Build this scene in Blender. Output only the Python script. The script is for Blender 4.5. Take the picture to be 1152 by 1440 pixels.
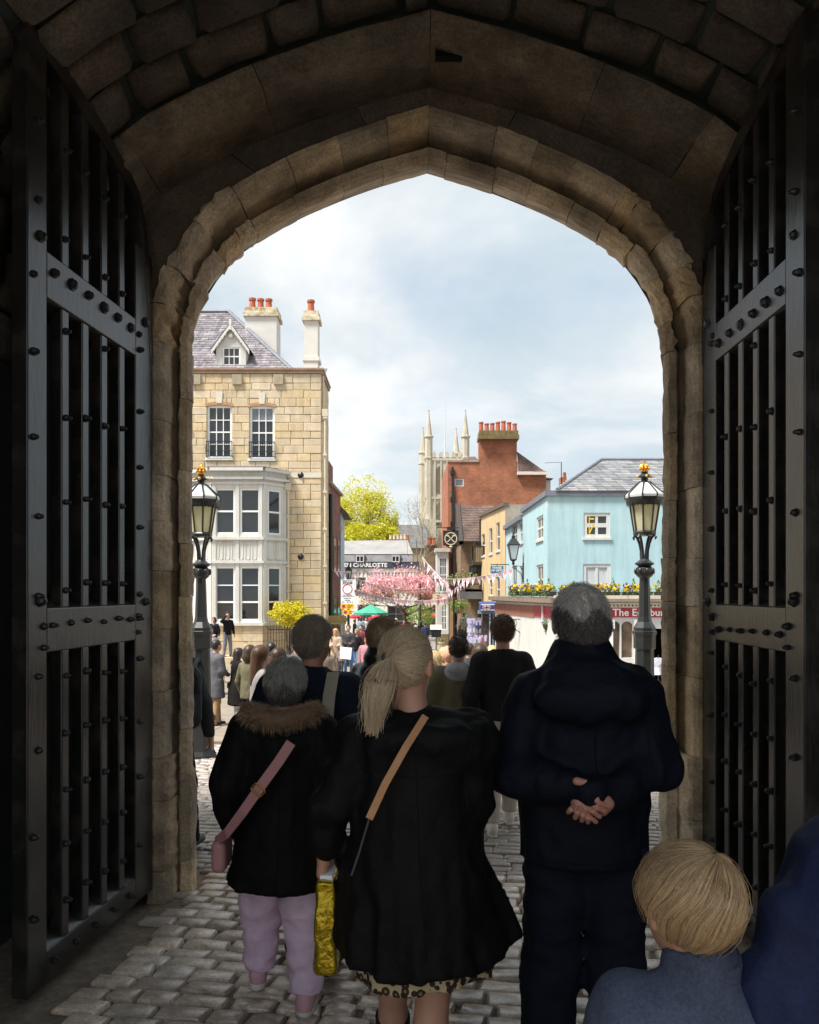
import bpy, bmesh, math, random
import numpy as np
from mathutils import Vector, Matrix
R = math.radians
random.seed(7)
rng = np.random.default_rng(7)
scene = bpy.context.scene
COL = scene.collection
for _o in list(bpy.data.objects):
    bpy.data.objects.remove(_o)

# ------------------------------------------------------------ camera, sky, sun, exposure
EYE = 1.75          # camera height
FPX = 1100.0        # focal length in photograph pixels (photograph 1152 x 1440)
HORIZ = 830.0
cam = bpy.data.cameras.new('camera')
cam.sensor_fit = 'VERTICAL'; cam.sensor_height = 24.0; cam.sensor_width = 19.2
cam.lens = 24.0 * FPX / 1440.0
cam.shift_y = (HORIZ - 720.0) / 1440.0
cam.clip_start = 0.05; cam.clip_end = 2000
cam_o = bpy.data.objects.new('camera', cam); COL.objects.link(cam_o)
cam_o.location = (0, 0, EYE); cam_o.rotation_euler = (R(90), 0, 0)
scene.camera = cam_o

SUN_EL, SUN_AZ = R(60), R(-122)      # azimuth measured from +Y towards +X
world = bpy.data.worlds.new('World'); scene.world = world
world.use_nodes = True
nt = world.node_tree; nt.nodes.clear()
def N(t, ty, **kw):
    n = t.nodes.new(ty)
    for k, v in kw.items():
        setattr(n, k, v)
    return n
def L(t, a, b): t.links.new(a, b)
out = N(nt, 'ShaderNodeOutputWorld'); bg = N(nt, 'ShaderNodeBackground')
bg.inputs['Strength'].default_value = 0.10
sky = N(nt, 'ShaderNodeTexSky', sky_type='NISHITA')
sky.sun_disc = False; sky.sun_elevation = SUN_EL; sky.sun_rotation = SUN_AZ
sky.air_density = 1.0; sky.dust_density = 1.5; sky.ozone_density = 1.0
tc = N(nt, 'ShaderNodeTexCoord')
sep = N(nt, 'ShaderNodeSeparateXYZ'); L(nt, tc.outputs['Generated'], sep.inputs[0])
def vm(t, op, a, b=None):
    n = N(t, 'ShaderNodeMath', operation=op)
    for i, s in enumerate((a, b)):
        if s is None: continue
        if isinstance(s, (int, float)): n.inputs[i].default_value = s
        else: L(t, s, n.inputs[i])
    return n.outputs[0]
zz = vm(nt, 'ADD', vm(nt, 'MAXIMUM', sep.outputs[2], 0.0), 0.22)
comb = N(nt, 'ShaderNodeCombineXYZ')
L(nt, vm(nt, 'DIVIDE', sep.outputs[0], zz), comb.inputs[0])
L(nt, vm(nt, 'DIVIDE', sep.outputs[1], zz), comb.inputs[1])
cn = N(nt, 'ShaderNodeTexNoise'); cn.inputs['Scale'].default_value = 1.15; cn.inputs['Detail'].default_value = 8
cn.inputs['Roughness'].default_value = 0.55; cn.inputs['Distortion'].default_value = 0.35
mpn = N(nt, 'ShaderNodeMapping'); mpn.inputs['Location'].default_value = (3.3, 1.4, 0)
L(nt, comb.outputs[0], mpn.inputs[0]); L(nt, mpn.outputs[0], cn.inputs['Vector'])
cr = N(nt, 'ShaderNodeValToRGB')
e = cr.color_ramp.elements
e[0].position = 0.34; e[0].color = (2.15, 2.6, 2.95, 1)       # grey blue underside / thin veil
e[1].position = 0.66; e[1].color = (4.0, 4.02, 3.98, 1)    # bright cloud
m = cr.color_ramp.elements.new(0.46); m.color = (2.6, 2.95, 3.2, 1)
m = cr.color_ramp.elements.new(0.54); m.color = (3.2, 3.38, 3.48, 1)
L(nt, cn.outputs['Fac'], cr.inputs[0])
cn2 = N(nt, 'ShaderNodeTexNoise'); cn2.inputs['Scale'].default_value = 1.9; cn2.inputs['Detail'].default_value = 6
L(nt, mpn.outputs[0], cn2.inputs['Vector'])
cov = N(nt, 'ShaderNodeMapRange'); cov.inputs[1].default_value = 0.33; cov.inputs[2].default_value = 0.5
cov.inputs[3].default_value = 0.72; cov.inputs[4].default_value = 1.0
L(nt, cn2.outputs['Fac'], cov.inputs[0])
mixs = N(nt, 'ShaderNodeMix', data_type='RGBA')
skm = N(nt, 'ShaderNodeMix', data_type='RGBA', blend_type='MULTIPLY'); skm.inputs[0].default_value = 1
L(nt, sky.outputs[0], skm.inputs[6]); skm.inputs[7].default_value = (.9, .84, .76, 1)
L(nt, cov.outputs[0], mixs.inputs[0]); L(nt, skm.outputs[2], mixs.inputs[6]); L(nt, cr.outputs[0], mixs.inputs[7])
L(nt, mixs.outputs[2], bg.inputs['Color']); L(nt, bg.outputs[0], out.inputs[0])

sl = bpy.data.lights.new('sun', 'SUN'); sl.energy = 3.0; sl.angle = R(14); sl.color = (1.0, 0.965, 0.91)
sun = bpy.data.objects.new('sun', sl); COL.objects.link(sun)
_sd = Vector((math.sin(SUN_AZ) * math.cos(SUN_EL), math.cos(SUN_AZ) * math.cos(SUN_EL), math.sin(SUN_EL)))
sun.rotation_euler = (-_sd).to_track_quat('-Z', 'Y').to_euler()
sun.location = _sd * 60
vs = scene.view_settings
scene.display_settings.display_device = 'sRGB'
vs.view_transform = 'Standard'; vs.look = 'None'; vs.gamma = 1; vs.use_curve_mapping = False
vs.exposure = 1.45

# ------------------------------------------------------------ helpers
def W(px, py, Y):
    """world point that the photograph's pixel shows at distance Y"""
    return Vector(((px - 576) * Y / FPX, Y, EYE - (py - HORIZ) * Y / FPX))
_GY = [-30, 1.0, 3.7, 5.1, 12.5, 17, 30, 55, 80, 400, 3000]
_GZ = [0, 0, -.15, -.20, -.80, -1.10, -1.40, -2.0, -2.6, -8, -8]
def ground(x, y):
    x = np.clip(np.asarray(x, float), -14, 14)
    y = np.asarray(y, float)
    b = np.interp(y, _GY, _GZ)
    s = np.clip((y - 9) / 20, 0, 1); s = s * s * (3 - 2 * s)
    return b - 0.028 * x * s
def gz(x, y): return float(ground(x, y))

class MB:
    def __init__(s): s.v = []; s.f = []; s.mi = []; s.cur = 0
    def add(s, vs_, fs_):
        o = len(s.v); s.v += [tuple(p) for p in vs_]
        for f in fs_: s.f.append(tuple(i + o for i in f)); s.mi.append(s.cur)
    def box(s, a, b, bev=0):
        x0, y0, z0 = [min(p, q) for p, q in zip(a, b)]; x1, y1, z1 = [max(p, q) for p, q in zip(a, b)]
        s.add([(x0,y0,z0),(x1,y0,z0),(x1,y1,z0),(x0,y1,z0),(x0,y0,z1),(x1,y0,z1),(x1,y1,z1),(x0,y1,z1)],
              [(0,3,2,1),(4,5,6,7),(0,1,5,4),(1,2,6,5),(2,3,7,6),(3,0,4,7)])
    def hexa(s, c):
        s.add(c, [(0,3,2,1),(4,5,6,7),(0,1,5,4),(1,2,6,5),(2,3,7,6),(3,0,4,7)])
    def quad(s, a, b, c, d): s.add([a, b, c, d], [(0,1,2,3)])
    def prism(s, poly, ext):
        """poly: list of points, ext: offset vector"""
        n = len(poly); e = Vector(ext)
        s.add([Vector(p) for p in poly] + [Vector(p) + e for p in poly],
              [tuple(range(n - 1, -1, -1)), tuple(range(n, 2 * n))] + [(i, (i+1) % n, n + (i+1) % n, n + i) for i in range(n)])
    def lathe(s, c, prof, n=8, rot=None, cap=True):
        c = Vector(c); rot = math.pi / n if rot is None else rot; o = len(s.v)
        vs_ = [(c.x + r * math.cos(rot + 2*math.pi*k/n), c.y + r * math.sin(rot + 2*math.pi*k/n), c.z + z) for r, z in prof for k in range(n)]
        fs_ = [(i*n + k, i*n + (k+1) % n, (i+1)*n + (k+1) % n, (i+1)*n + k) for i in range(len(prof)-1) for k in range(n)]
        if cap: fs_ += [tuple(range(n-1, -1, -1)), tuple((len(prof)-1)*n + k for k in range(n))]
        s.add(vs_, fs_)
    def tube(s, pts, r, n=6, cap=True):
        pts = [Vector(p) for p in pts]; m_ = len(pts)
        rr = r if isinstance(r, (list, tuple)) else [r] * m_
        vs_ = []; ref = None
        for i, p in enumerate(pts):
            t = (pts[min(i+1, m_-1)] - pts[max(i-1, 0)]).normalized()
            if ref is None: ref = Vector((0,0,1)) if abs(t.z) < .9 else Vector((1,0,0))
            a = t.cross(ref).normalized(); b = t.cross(a).normalized(); ref = -b if False else ref
            for k in range(n):
                q = 2*math.pi*k/n; vs_.append(p + a*(rr[i]*math.cos(q)) + b*(rr[i]*math.sin(q)))
        fs_ = [(i*n + k, (i+1)*n + k, (i+1)*n + (k+1) % n, i*n + (k+1) % n) for i in range(m_-1) for k in range(n)]
        if cap: fs_ += [tuple(range(n)), tuple((m_-1)*n + k for k in range(n-1, -1, -1))]
        s.add(vs_, fs_)
    def sphere(s, c, r, n=8, m_=6):
        if not isinstance(r, (tuple, list)): r = (r, r, r)
        vs_ = [(c[0], c[1], c[2] - r[2])]
        for i in range(1, m_):
            a = -math.pi/2 + math.pi*i/m_
            for k in range(n):
                b = 2*math.pi*k/n; vs_.append((c[0]+r[0]*math.cos(a)*math.cos(b), c[1]+r[1]*math.cos(a)*math.sin(b), c[2]+r[2]*math.sin(a)))
        vs_.append((c[0], c[1], c[2] + r[2])); t = len(vs_) - 1
        fs_ = [(0, 1+(k+1) % n, 1+k) for k in range(n)] + [(t, t-n+k, t-n+(k+1) % n) for k in range(n)]
        fs_ += [(1+i*n+k, 1+i*n+(k+1) % n, 1+(i+1)*n+(k+1) % n, 1+(i+1)*n+k) for i in range(m_-2) for k in range(n)]
        s.add(vs_, fs_)
    def build(s, name, mat, parent=None, smooth=False, local=False):
        off = Vector((0,0,0)) if (local or parent is None) else wloc(parent)
        me = bpy.data.meshes.new(name)
        me.from_pydata([(p[0]-off.x, p[1]-off.y, p[2]-off.z) for p in s.v], [], s.f)
        mats = mat if isinstance(mat, (list, tuple)) else [mat]
        for q in mats: me.materials.append(q)
        if len(mats) > 1: me.polygons.foreach_set('material_index', s.mi)
        if smooth: me.polygons.foreach_set('use_smooth', [True]*len(me.polygons))
        me.update()
        return link(name, me, parent)
def wloc(o):
    p = Vector((0,0,0))
    while o is not None: p += o.location; o = o.parent
    return p
def link(name, data, parent=None, loc=None):
    o = bpy.data.objects.new(name, data); COL.objects.link(o)
    if parent is not None: o.parent = parent
    if loc is not None: o.location = loc
    return o
def tag(o, label=None, cat=None, group=None, kind=None):
    for k, v in (('label', label), ('category', cat), ('group', group), ('kind', kind)):
        if v: o[k] = v
    return o
def thing(name, label, cat, loc=(0,0,0), rot=0, group=None):
    o = link(name, None, None, loc); o.rotation_euler.z = rot
    o.empty_display_size = .2
    return tag(o, label, cat, group)
def npmesh(name, v, f, mats, parent=None, smooth=False, mi=None, loc=None):
    """v (n,3) array, f (m,k) array of equal sized faces"""
    me = bpy.data.meshes.new(name)
    v = np.ascontiguousarray(v, np.float32); f = np.ascontiguousarray(f, np.int32)
    me.vertices.add(len(v)); me.vertices.foreach_set('co', v.ravel())
    k = f.shape[1]
    me.loops.add(f.size); me.loops.foreach_set('vertex_index', f.ravel())
    me.polygons.add(len(f)); me.polygons.foreach_set('loop_start', np.arange(0, f.size, k, dtype=np.int32))
    try: me.polygons.foreach_set('loop_total', np.full(len(f), k, np.int32))
    except Exception: pass
    for q in (mats if isinstance(mats, (list, tuple)) else [mats]): me.materials.append(q)
    if mi is not None: me.polygons.foreach_set('material_index', np.asarray(mi, np.int32))
    me.polygons.foreach_set('use_smooth', np.full(len(f), bool(smooth)))
    me.update(calc_edges=True); me.validate()
    return link(name, me, parent, loc)
def copy_tree(o, parent=None):
    c = o.copy(); COL.objects.link(c)
    if parent is not None: c.parent = parent
    for ch in list(o.children): copy_tree(ch, c)
    return c

# ------------------------------------------------------------ materials
_mats = {}
def M(name, col, rough=.75, var=.2, scale=6, bump=0, bscale=40, metal=0, spec=.5, rnd=0, hue=None,
      stain=None, stain_amt=0, stain_scale=1.5, coat=0, stretch=(1,1,1), dist=.01, grain=0, gscale=90, streak=0):
    if name in _mats: return _mats[name]
    m = bpy.data.materials.new(name); m.use_nodes = True; t = m.node_tree
    b = t.nodes['Principled BSDF']
    b.inputs['Roughness'].default_value = rough; b.inputs['Metallic'].default_value = metal
    b.inputs['Specular IOR Level'].default_value = spec; b.inputs['Coat Weight'].default_value = coat
    geo = N(t, 'ShaderNodeNewGeometry'); mp = N(t, 'ShaderNodeMapping'); mp.inputs['Scale'].default_value = stretch
    L(t, geo.outputs['Position'], mp.inputs[0])
    no = N(t, 'ShaderNodeTexNoise'); no.inputs['Scale'].default_value = scale; no.inputs['Detail'].default_value = 5
    no.inputs['Roughness'].default_value = .65; L(t, mp.outputs[0], no.inputs['Vector'])
    r = N(t, 'ShaderNodeValToRGB'); L(t, no.outputs['Fac'], r.inputs[0])
    c2 = hue or col
    r.color_ramp.elements[0].position = .28; r.color_ramp.elements[1].position = .72
    r.color_ramp.elements[0].color = tuple(max(0, x*(1-var)) for x in c2) + (1,)
    r.color_ramp.elements[1].color = tuple(min(1, x*(1+var)) for x in col) + (1,)
    res = r.outputs[0]
    if rnd:
        oi = N(t, 'ShaderNodeObjectInfo'); mr = N(t, 'ShaderNodeMapRange')
        mr.inputs[3].default_value = 1-rnd; mr.inputs[4].default_value = 1+rnd; L(t, oi.outputs['Random'], mr.inputs[0])
        h = N(t, 'ShaderNodeHueSaturation'); L(t, mr.outputs[0], h.inputs['Value']); L(t, res, h.inputs['Color'])
        mr2 = N(t, 'ShaderNodeMapRange'); mr2.inputs[3].default_value = .8; mr2.inputs[4].default_value = 1.12
        fr = vm(t, 'FRACT', vm(t, 'MULTIPLY', oi.outputs['Random'], 7.31)); L(t, fr, mr2.inputs[0]); L(t, mr2.outputs[0], h.inputs['Saturation'])
        res = h.outputs[0]
    if stain_amt:
        n2 = N(t, 'ShaderNodeTexNoise'); n2.inputs['Scale'].default_value = stain_scale; n2.inputs['Detail'].default_value = 4
        L(t, geo.outputs['Position'], n2.inputs['Vector'])
        m2 = N(t, 'ShaderNodeMapRange'); m2.inputs[1].default_value = .48; m2.inputs[2].default_value = .68; m2.inputs[4].default_value = stain_amt
        L(t, n2.outputs['Fac'], m2.inputs[0])
        mx = N(t, 'ShaderNodeMix', data_type='RGBA'); L(t, m2.outputs[0], mx.inputs[0]); L(t, res, mx.inputs[6]); mx.inputs[7].default_value = tuple(stain) + (1,)
        res = mx.outputs[2]
    if grain:      # fine pores and grit of the stone itself
        ng = N(t, 'ShaderNodeTexNoise'); ng.inputs['Scale'].default_value = gscale; ng.inputs['Detail'].default_value = 6; ng.inputs['Roughness'].default_value = .75
        L(t, geo.outputs['Position'], ng.inputs['Vector']); mg = N(t, 'ShaderNodeMapRange'); mg.inputs[1].default_value = .3; mg.inputs[2].default_value = .7; mg.inputs[3].default_value = 1-grain; mg.inputs[4].default_value = 1+grain
        L(t, ng.outputs['Fac'], mg.inputs[0]); hg = N(t, 'ShaderNodeHueSaturation'); L(t, mg.outputs[0], hg.inputs['Value']); L(t, res, hg.inputs['Color']); res = hg.outputs[0]
    if streak:     # run-off streaks down a rendered wall
        ms2 = N(t, 'ShaderNodeMapping'); ms2.inputs['Scale'].default_value = (2.6, 2.6, .22); L(t, geo.outputs['Position'], ms2.inputs[0])
        n4 = N(t, 'ShaderNodeTexNoise'); n4.inputs['Scale'].default_value = 1.6; n4.inputs['Detail'].default_value = 7; n4.inputs['Roughness'].default_value = .7; L(t, ms2.outputs[0], n4.inputs['Vector'])
        m4 = N(t, 'ShaderNodeMapRange'); m4.inputs[1].default_value = .46; m4.inputs[2].default_value = .74; m4.inputs[3].default_value = 1; m4.inputs[4].default_value = 1-streak
        L(t, n4.outputs['Fac'], m4.inputs[0]); h4 = N(t, 'ShaderNodeHueSaturation'); L(t, m4.outputs[0], h4.inputs['Value']); L(t, res, h4.inputs['Color']); res = h4.outputs[0]
    L(t, res, b.inputs['Base Color'])
    if bump:
        n3 = N(t, 'ShaderNodeTexNoise'); n3.inputs['Scale'].default_value = bscale; n3.inputs['Detail'].default_value = 4
        L(t, mp.outputs[0], n3.inputs['Vector'])
        bp = N(t, 'ShaderNodeBump'); bp.inputs['Strength'].default_value = bump; bp.inputs['Distance'].default_value = dist
        L(t, n3.outputs['Fac'], bp.inputs['Height']); L(t, bp.outputs[0], b.inputs['Normal'])
    _mats[name] = m; return m
def brickmat(name, c1, c2, mort, bw=.225, bh=.075, ms=.012, rough=.85, var=.25, rows=None, offset=.5):
    """bricks laid along x+y horizontally and z vertically"""
    if name in _mats: return _mats[name]
    m = bpy.data.materials.new(name); m.use_nodes = True; t = m.node_tree; b = t.nodes['Principled BSDF']
    b.inputs['Roughness'].default_value = rough
    geo = N(t, 'ShaderNodeNewGeometry'); s = N(t, 'ShaderNodeSeparateXYZ'); L(t, geo.outputs['Position'], s.inputs[0])
    c = N(t, 'ShaderNodeCombineXYZ'); L(t, vm(t, 'ADD', s.outputs[0], s.outputs[1]), c.inputs[0]); L(t, s.outputs[2], c.inputs[1])
    br = N(t, 'ShaderNodeTexBrick'); L(t, c.outputs[0], br.inputs['Vector']); br.offset = offset
    br.inputs['Scale'].default_value = 1; br.inputs['Brick Width'].default_value = bw; br.inputs['Row Height'].default_value = bh
    br.inputs['Mortar Size'].default_value = ms; br.inputs['Bias'].default_value = -.1
    br.inputs['Color1'].default_value = tuple(c1)+(1,); br.inputs['Color2'].default_value = tuple(c2)+(1,); br.inputs['Mortar'].default_value = tuple(mort)+(1,)
    no = N(t, 'ShaderNodeTexNoise'); no.inputs['Scale'].default_value = 1.3; no.inputs['Detail'].default_value = 6; L(t, geo.outputs['Position'], no.inputs['Vector'])
    mr = N(t, 'ShaderNodeMapRange'); mr.inputs[1].default_value = .3; mr.inputs[2].default_value = .7; mr.inputs[3].default_value = 1-var; mr.inputs[4].default_value = 1+var
    L(t, no.outputs['Fac'], mr.inputs[0]); h = N(t, 'ShaderNodeHueSaturation'); L(t, mr.outputs[0], h.inputs['Value']); L(t, br.outputs['Color'], h.inputs['Color'])
    L(t, h.outputs[0], b.inputs['Base Color'])
    bp = N(t, 'ShaderNodeBump'); bp.inputs['Strength'].default_value = .5; bp.inputs['Distance'].default_value = .01; bp.invert = True
    L(t, br.outputs['Fac'], bp.inputs['Height']); L(t, bp.outputs[0], b.inputs['Normal'])
    _mats[name] = m; return m
def leafmat(name, c1, c2, trans=.35):
    if name in _mats: return _mats[name]
    m = bpy.data.materials.new(name); m.use_nodes = True; t = m.node_tree; b = t.nodes['Principled BSDF']; o = t.nodes['Material Output']
    geo = N(t, 'ShaderNodeNewGeometry'); mx = N(t, 'ShaderNodeMix', data_type='RGBA')
    L(t, geo.outputs['Random Per Island'], mx.inputs[0]); mx.inputs[6].default_value = tuple(c1)+(1,); mx.inputs[7].default_value = tuple(c2)+(1,)
    L(t, mx.outputs[2], b.inputs['Base Color']); b.inputs['Roughness'].default_value = .6
    tr = N(t, 'ShaderNodeBsdfTranslucent'); L(t, mx.outputs[2], tr.inputs[0])
    ms = N(t, 'ShaderNodeMixShader'); ms.inputs[0].default_value = trans; L(t, b.outputs[0], ms.inputs[1]); L(t, tr.outputs[0], ms.inputs[2]); L(t, ms.outputs[0], o.inputs[0])
    _mats[name] = m; return m

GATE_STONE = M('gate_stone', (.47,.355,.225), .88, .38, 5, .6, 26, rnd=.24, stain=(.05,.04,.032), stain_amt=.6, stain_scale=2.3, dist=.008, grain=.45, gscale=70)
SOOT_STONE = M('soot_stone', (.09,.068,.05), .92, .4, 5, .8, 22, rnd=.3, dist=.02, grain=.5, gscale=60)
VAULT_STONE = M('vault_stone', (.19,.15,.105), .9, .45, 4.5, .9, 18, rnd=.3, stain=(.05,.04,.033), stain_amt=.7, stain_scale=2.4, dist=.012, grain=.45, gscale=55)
DARK_BLOCK = M('darkened_vault_stone', (.085,.066,.05), .9, .45, 4.5, .8, 22, rnd=.35, stain=(.03,.025,.02), stain_amt=.7, stain_scale=3, dist=.012, grain=.6, gscale=50)  # vault stone coloured darker to stand in for the shade of the vault
MORTAR = M('old_mortar', (.03,.042,.034), .95, .35, 9, .8, 30)
GATE_WALL = brickmat('castle_wall', (.36,.31,.23), (.26,.22,.17), (.2,.17,.13), .55, .3, .015)
BLACK_PAINT = M('black_door_paint', (.014,.013,.012), .27, .35, 14, .3, 45, spec=.62, stretch=(1,1,.18), stain=(.05,.044,.038), stain_amt=.6, stain_scale=6, dist=.006)
BLACK_BACK = M('black_planks', (.004,.004,.0045), .8, .3, 10, spec=.2)
IRON = M('black_iron', (.010,.010,.012), .42, .3, 20, .2, 60, metal=0, spec=.55)
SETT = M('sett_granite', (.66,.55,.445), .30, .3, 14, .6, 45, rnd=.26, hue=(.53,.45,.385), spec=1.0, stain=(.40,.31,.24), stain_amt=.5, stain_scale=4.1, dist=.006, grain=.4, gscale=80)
GROUT = M('joint_dirt', (.20,.16,.12), .95, .4, 18, .8, 50)
ASHLAR = M('ashlar_stone', (.60,.475,.30), .85, .16, 3, .3, 20, rnd=.08, stain=(.45,.36,.23), stain_amt=.4, stain_scale=.6, grain=.14, gscale=14, streak=.22)
WHITE = M('white_paint', (.62,.61,.575), .5, .07, 3, stain=(.56,.53,.45), stain_amt=.4, stain_scale=.9, streak=.16)
WHITE_BRIGHT = M('white_gloss', (.82,.82,.80), .4, .04, 3)
GLASS = M('window_glass', (.02,.022,.025), .06, .2, 1.5, spec=.9)
GLASS2 = M('window_glass_pale', (.16,.18,.20), .08, .3, 1.5, spec=.9)
CURTAIN = M('net_curtain', (.5,.52,.52), .8, .2, 8, stretch=(4,4,.3))
LEAD = M('lead_sheet', (.16,.17,.2), .6, .2, 3)
SLATE = brickmat('slate', (.19,.17,.185), (.11,.10,.125), (.05,.05,.06), .28, .17, .014, .7, .45)
SLATE_G = brickmat('slate_grey', (.20,.20,.21), (.145,.145,.155), (.08,.08,.085), .3, .16, .012, .7, .25)
SLATE_DK = brickmat('slate_dark', (.14,.135,.145), (.10,.095,.10), (.07,.07,.07), .3, .16, .012, .75, .3)
TILE_BR = brickmat('tile_brown', (.16,.10,.075), (.10,.065,.055), (.04,.03,.03), .2, .13, .014, .85, .4)
BRICK = brickmat('red_brick', (.42,.105,.045), (.24,.062,.034), (.30,.19,.11), .225, .078, .012)
BRICK_DK = brickmat('red_brick_dark', (.27,.085,.05), (.15,.05,.035), (.16,.10,.08), .225, .078, .012)
BRICK_BR = brickmat('brown_brick', (.26,.17,.10), (.20,.12,.07), (.2,.15,.1), .225, .078, .012)
BLUE = M('pale_blue_render', (.39,.565,.60), .8, .07, 1.2, .3, 16, stain=(.47,.62,.63), stain_amt=.5, stain_scale=.7, streak=.20, grain=.06, gscale=25)
BLUE2 = M('paler_blue_render', (.46,.60,.64), .7, .06, 1.2, .2, 30, streak=.2)
CREAM = M('cream_render', (.62,.45,.24), .75, .07, 1.0, .15, 30, stain=(.5,.38,.23), stain_amt=.3, streak=.25)
TERRA = M('terracotta_pot', (.42,.115,.06), .8, .25, 4)
TIMBER = M('dark_timber', (.045,.035,.03), .8, .3, 9, .3, 30)
WOOD = M('weathered_wood', (.25,.18,.11), .8, .3, 9, .3, 30)
RED_SIGN = M('red_fascia', (.36,.02,.03), .4, .08, 2)
NAVY_SIGN = M('navy_fascia', (.045,.05,.075), .5, .15, 2)
BLUE_SIGN = M('blue_sign', (.06,.16,.26), .5, .1, 3)
WHITE_SIGN = M('white_sign', (.80,.82,.83), .4, .02, 3)
YELLOW_SIGN = M('yellow_sign', (.80,.42,.015), .45, .04, 3)
RED_RING = M('red_ring', (.55,.03,.04), .4, .04, 3)
BLACK_INK = M('black_ink', (.02,.02,.025), .5, .05, 3)
GOLD = M('gilding', (.80,.42,.08), .35, .2, 20, metal=.85)
CRIMSON = M('crimson_cap', (.35,.02,.03), .5, .1, 5)
LAMP_IRON = M('lamp_green_black', (.016,.018,.018), .34, .2, 9, spec=.6)
CHURCH = M('church_stone', (.50,.45,.355), .9, .18, .6, .3, 4, stain=(.36,.32,.24), stain_amt=.6, stain_scale=.25, streak=.3)
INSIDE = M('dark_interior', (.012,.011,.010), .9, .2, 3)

def text_part(txt, name, mat, parent, o, u, up, size, depth=.01, align='CENTER', squeeze=1, bold=0.0):
    """lettering standing on a surface; o = anchor (world), u = reading direction, up = up direction"""
    c = bpy.data.curves.new('lettering', 'FONT'); c.body = txt; c.size = size; c.extrude = depth; c.align_x = align; c.align_y = 'CENTER'
    c.offset = bold; c.resolution_u = 2
    ob = bpy.data.objects.new('lettering', c)
    me = bpy.data.meshes.new_from_object(ob); bpy.data.objects.remove(ob); bpy.data.curves.remove(c)
    u = Vector(u).normalized(); up = Vector(up).normalized(); n = u.cross(up)
    off = wloc(parent)
    co = np.empty(len(me.vertices)*3, np.float32); me.vertices.foreach_get('co', co); co = co.reshape(-1, 3)
    B = np.array([u, up, n]); pts = co * np.array([squeeze, 1, 1]) @ B + np.array(Vector(o) - off)
    me.vertices.foreach_set('co', np.ascontiguousarray(pts, np.float32).ravel()); me.materials.clear(); me.materials.append(mat); me.update()
    me.name = name
    return link(name, me, parent)
# ------------------------------------------------------------ ground
def grid_sheet(name, xs, ys, dz, mat):
    X, Y = np.meshgrid(xs, ys); Z = ground(X, Y) + dz
    v = np.stack([X, Y, Z], -1).reshape(-1, 3); nx = len(xs)
    i, j = np.meshgrid(np.arange(len(xs)-1), np.arange(len(ys)-1)); a = (j*nx + i).ravel()
    return npmesh(name, v, np.stack([a, a+1, a+1+nx, a+nx], -1), mat, smooth=True)
STREET = brickmat('street_setts', (.30,.28,.26), (.24,.225,.21), (.16,.14,.12), .3, .2, .02, .7)
def _street_xy():
    t = STREET.node_tree
    s = [n for n in t.nodes if n.bl_idname == 'ShaderNodeSeparateXYZ'][0]; c = [n for n in t.nodes if n.bl_idname == 'ShaderNodeCombineXYZ'][0]
    for l in list(c.inputs[0].links) + list(c.inputs[1].links): t.links.remove(l)
    L(t, s.outputs[0], c.inputs[0]); L(t, s.outputs[1], c.inputs[1])
_street_xy()
g = grid_sheet('ground', np.concatenate([np.linspace(-900, -20, 8), np.linspace(-18, 18, 60), np.linspace(20, 900, 8)]),
               np.concatenate([np.linspace(-20, 1, 5), np.linspace(1.5, 40, 78), np.linspace(42, 100, 24), np.array([150, 250, 400, 900, 1800])]), -.045, GROUT)
tag(g, kind='structure')
g2 = grid_sheet('street', np.linspace(-14, 14, 50), np.linspace(20, 95, 70), -.012, STREET); tag(g2, kind='structure')

road = grid_sheet('cobbled_road', np.linspace(-9, 9, 40), np.linspace(1.2, 23, 60), -.022, GROUT); tag(road, kind='structure')
def sett_mesh(seed, n=5, m_=4):
    r = np.random.default_rng(seed); us = np.linspace(-1, 1, n); vs_ = np.linspace(-1, 1, m_)
    us = np.sign(us)*np.abs(us)**.17; vs_ = np.sign(vs_)*np.abs(vs_)**.12
    V = []; 
    jit = r.normal(0, .035, (2, 2, 2))
    for j, b in enumerate(vs_):
        for i, a in enumerate(us):
            # rounded rectangle with uneven corners
            q = (abs(a)**4 + abs(b)**4)**.25 / max(abs(a), abs(b), 1e-6) if (a or b) else 1
            x, y = a / (1 + (q-1)*.32), b / (1 + (q-1)*.32)
            wx, wy = (a+1)/2, (b+1)/2
            jx = sum(jit[p][s][0]*(wx if p else 1-wx)*(wy if s else 1-wy) for p in (0,1) for s in (0,1))
            jy = sum(jit[p][s][1]*(wx if p else 1-wx)*(wy if s else 1-wy) for p in (0,1) for s in (0,1))
            edge = max(abs(a), abs(b))
            V.append((x*.5+jx, y*.5+jy*1.4, -.0055 if edge > .99 else .002*r.normal(1, .6)))
    F = [(j*n+i, j*n+i+1, (j+1)*n+i+1, (j+1)*n+i) for j in range(m_-1) for i in range(n-1)]
    rim = [i for i in range(n)] + [j*n+n-1 for j in range(1, m_)] + [(m_-1)*n+i for i in range(n-2, -1, -1)] + [j*n for j in range(m_-2, 0, -1)]
    o = len(V); V += [(V[i][0]*1.03, V[i][1]*1.03, -.05) for i in rim]; k = len(rim)
    F += [(rim[i], o+i, o+(i+1) % k, rim[(i+1) % k]) for i in range(k)]
    return np.array(V), F
SETT_MESHES = []
for s_ in range(14):
    V, F = sett_mesh(100+s_); me = bpy.data.meshes.new('sett'); me.from_pydata(V.tolist(), [], F); me.materials.append(SETT)
    me.polygons.foreach_set('use_smooth', [True]*len(me.polygons)); SETT_MESHES.append(me)
SETT_V = [sett_mesh(100+s_, 4, 3) for s_ in range(10)]
ang = R(-9); ca, sa = math.cos(ang), math.sin(ang)
cells = []
row = 0; v = -1.0
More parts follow.
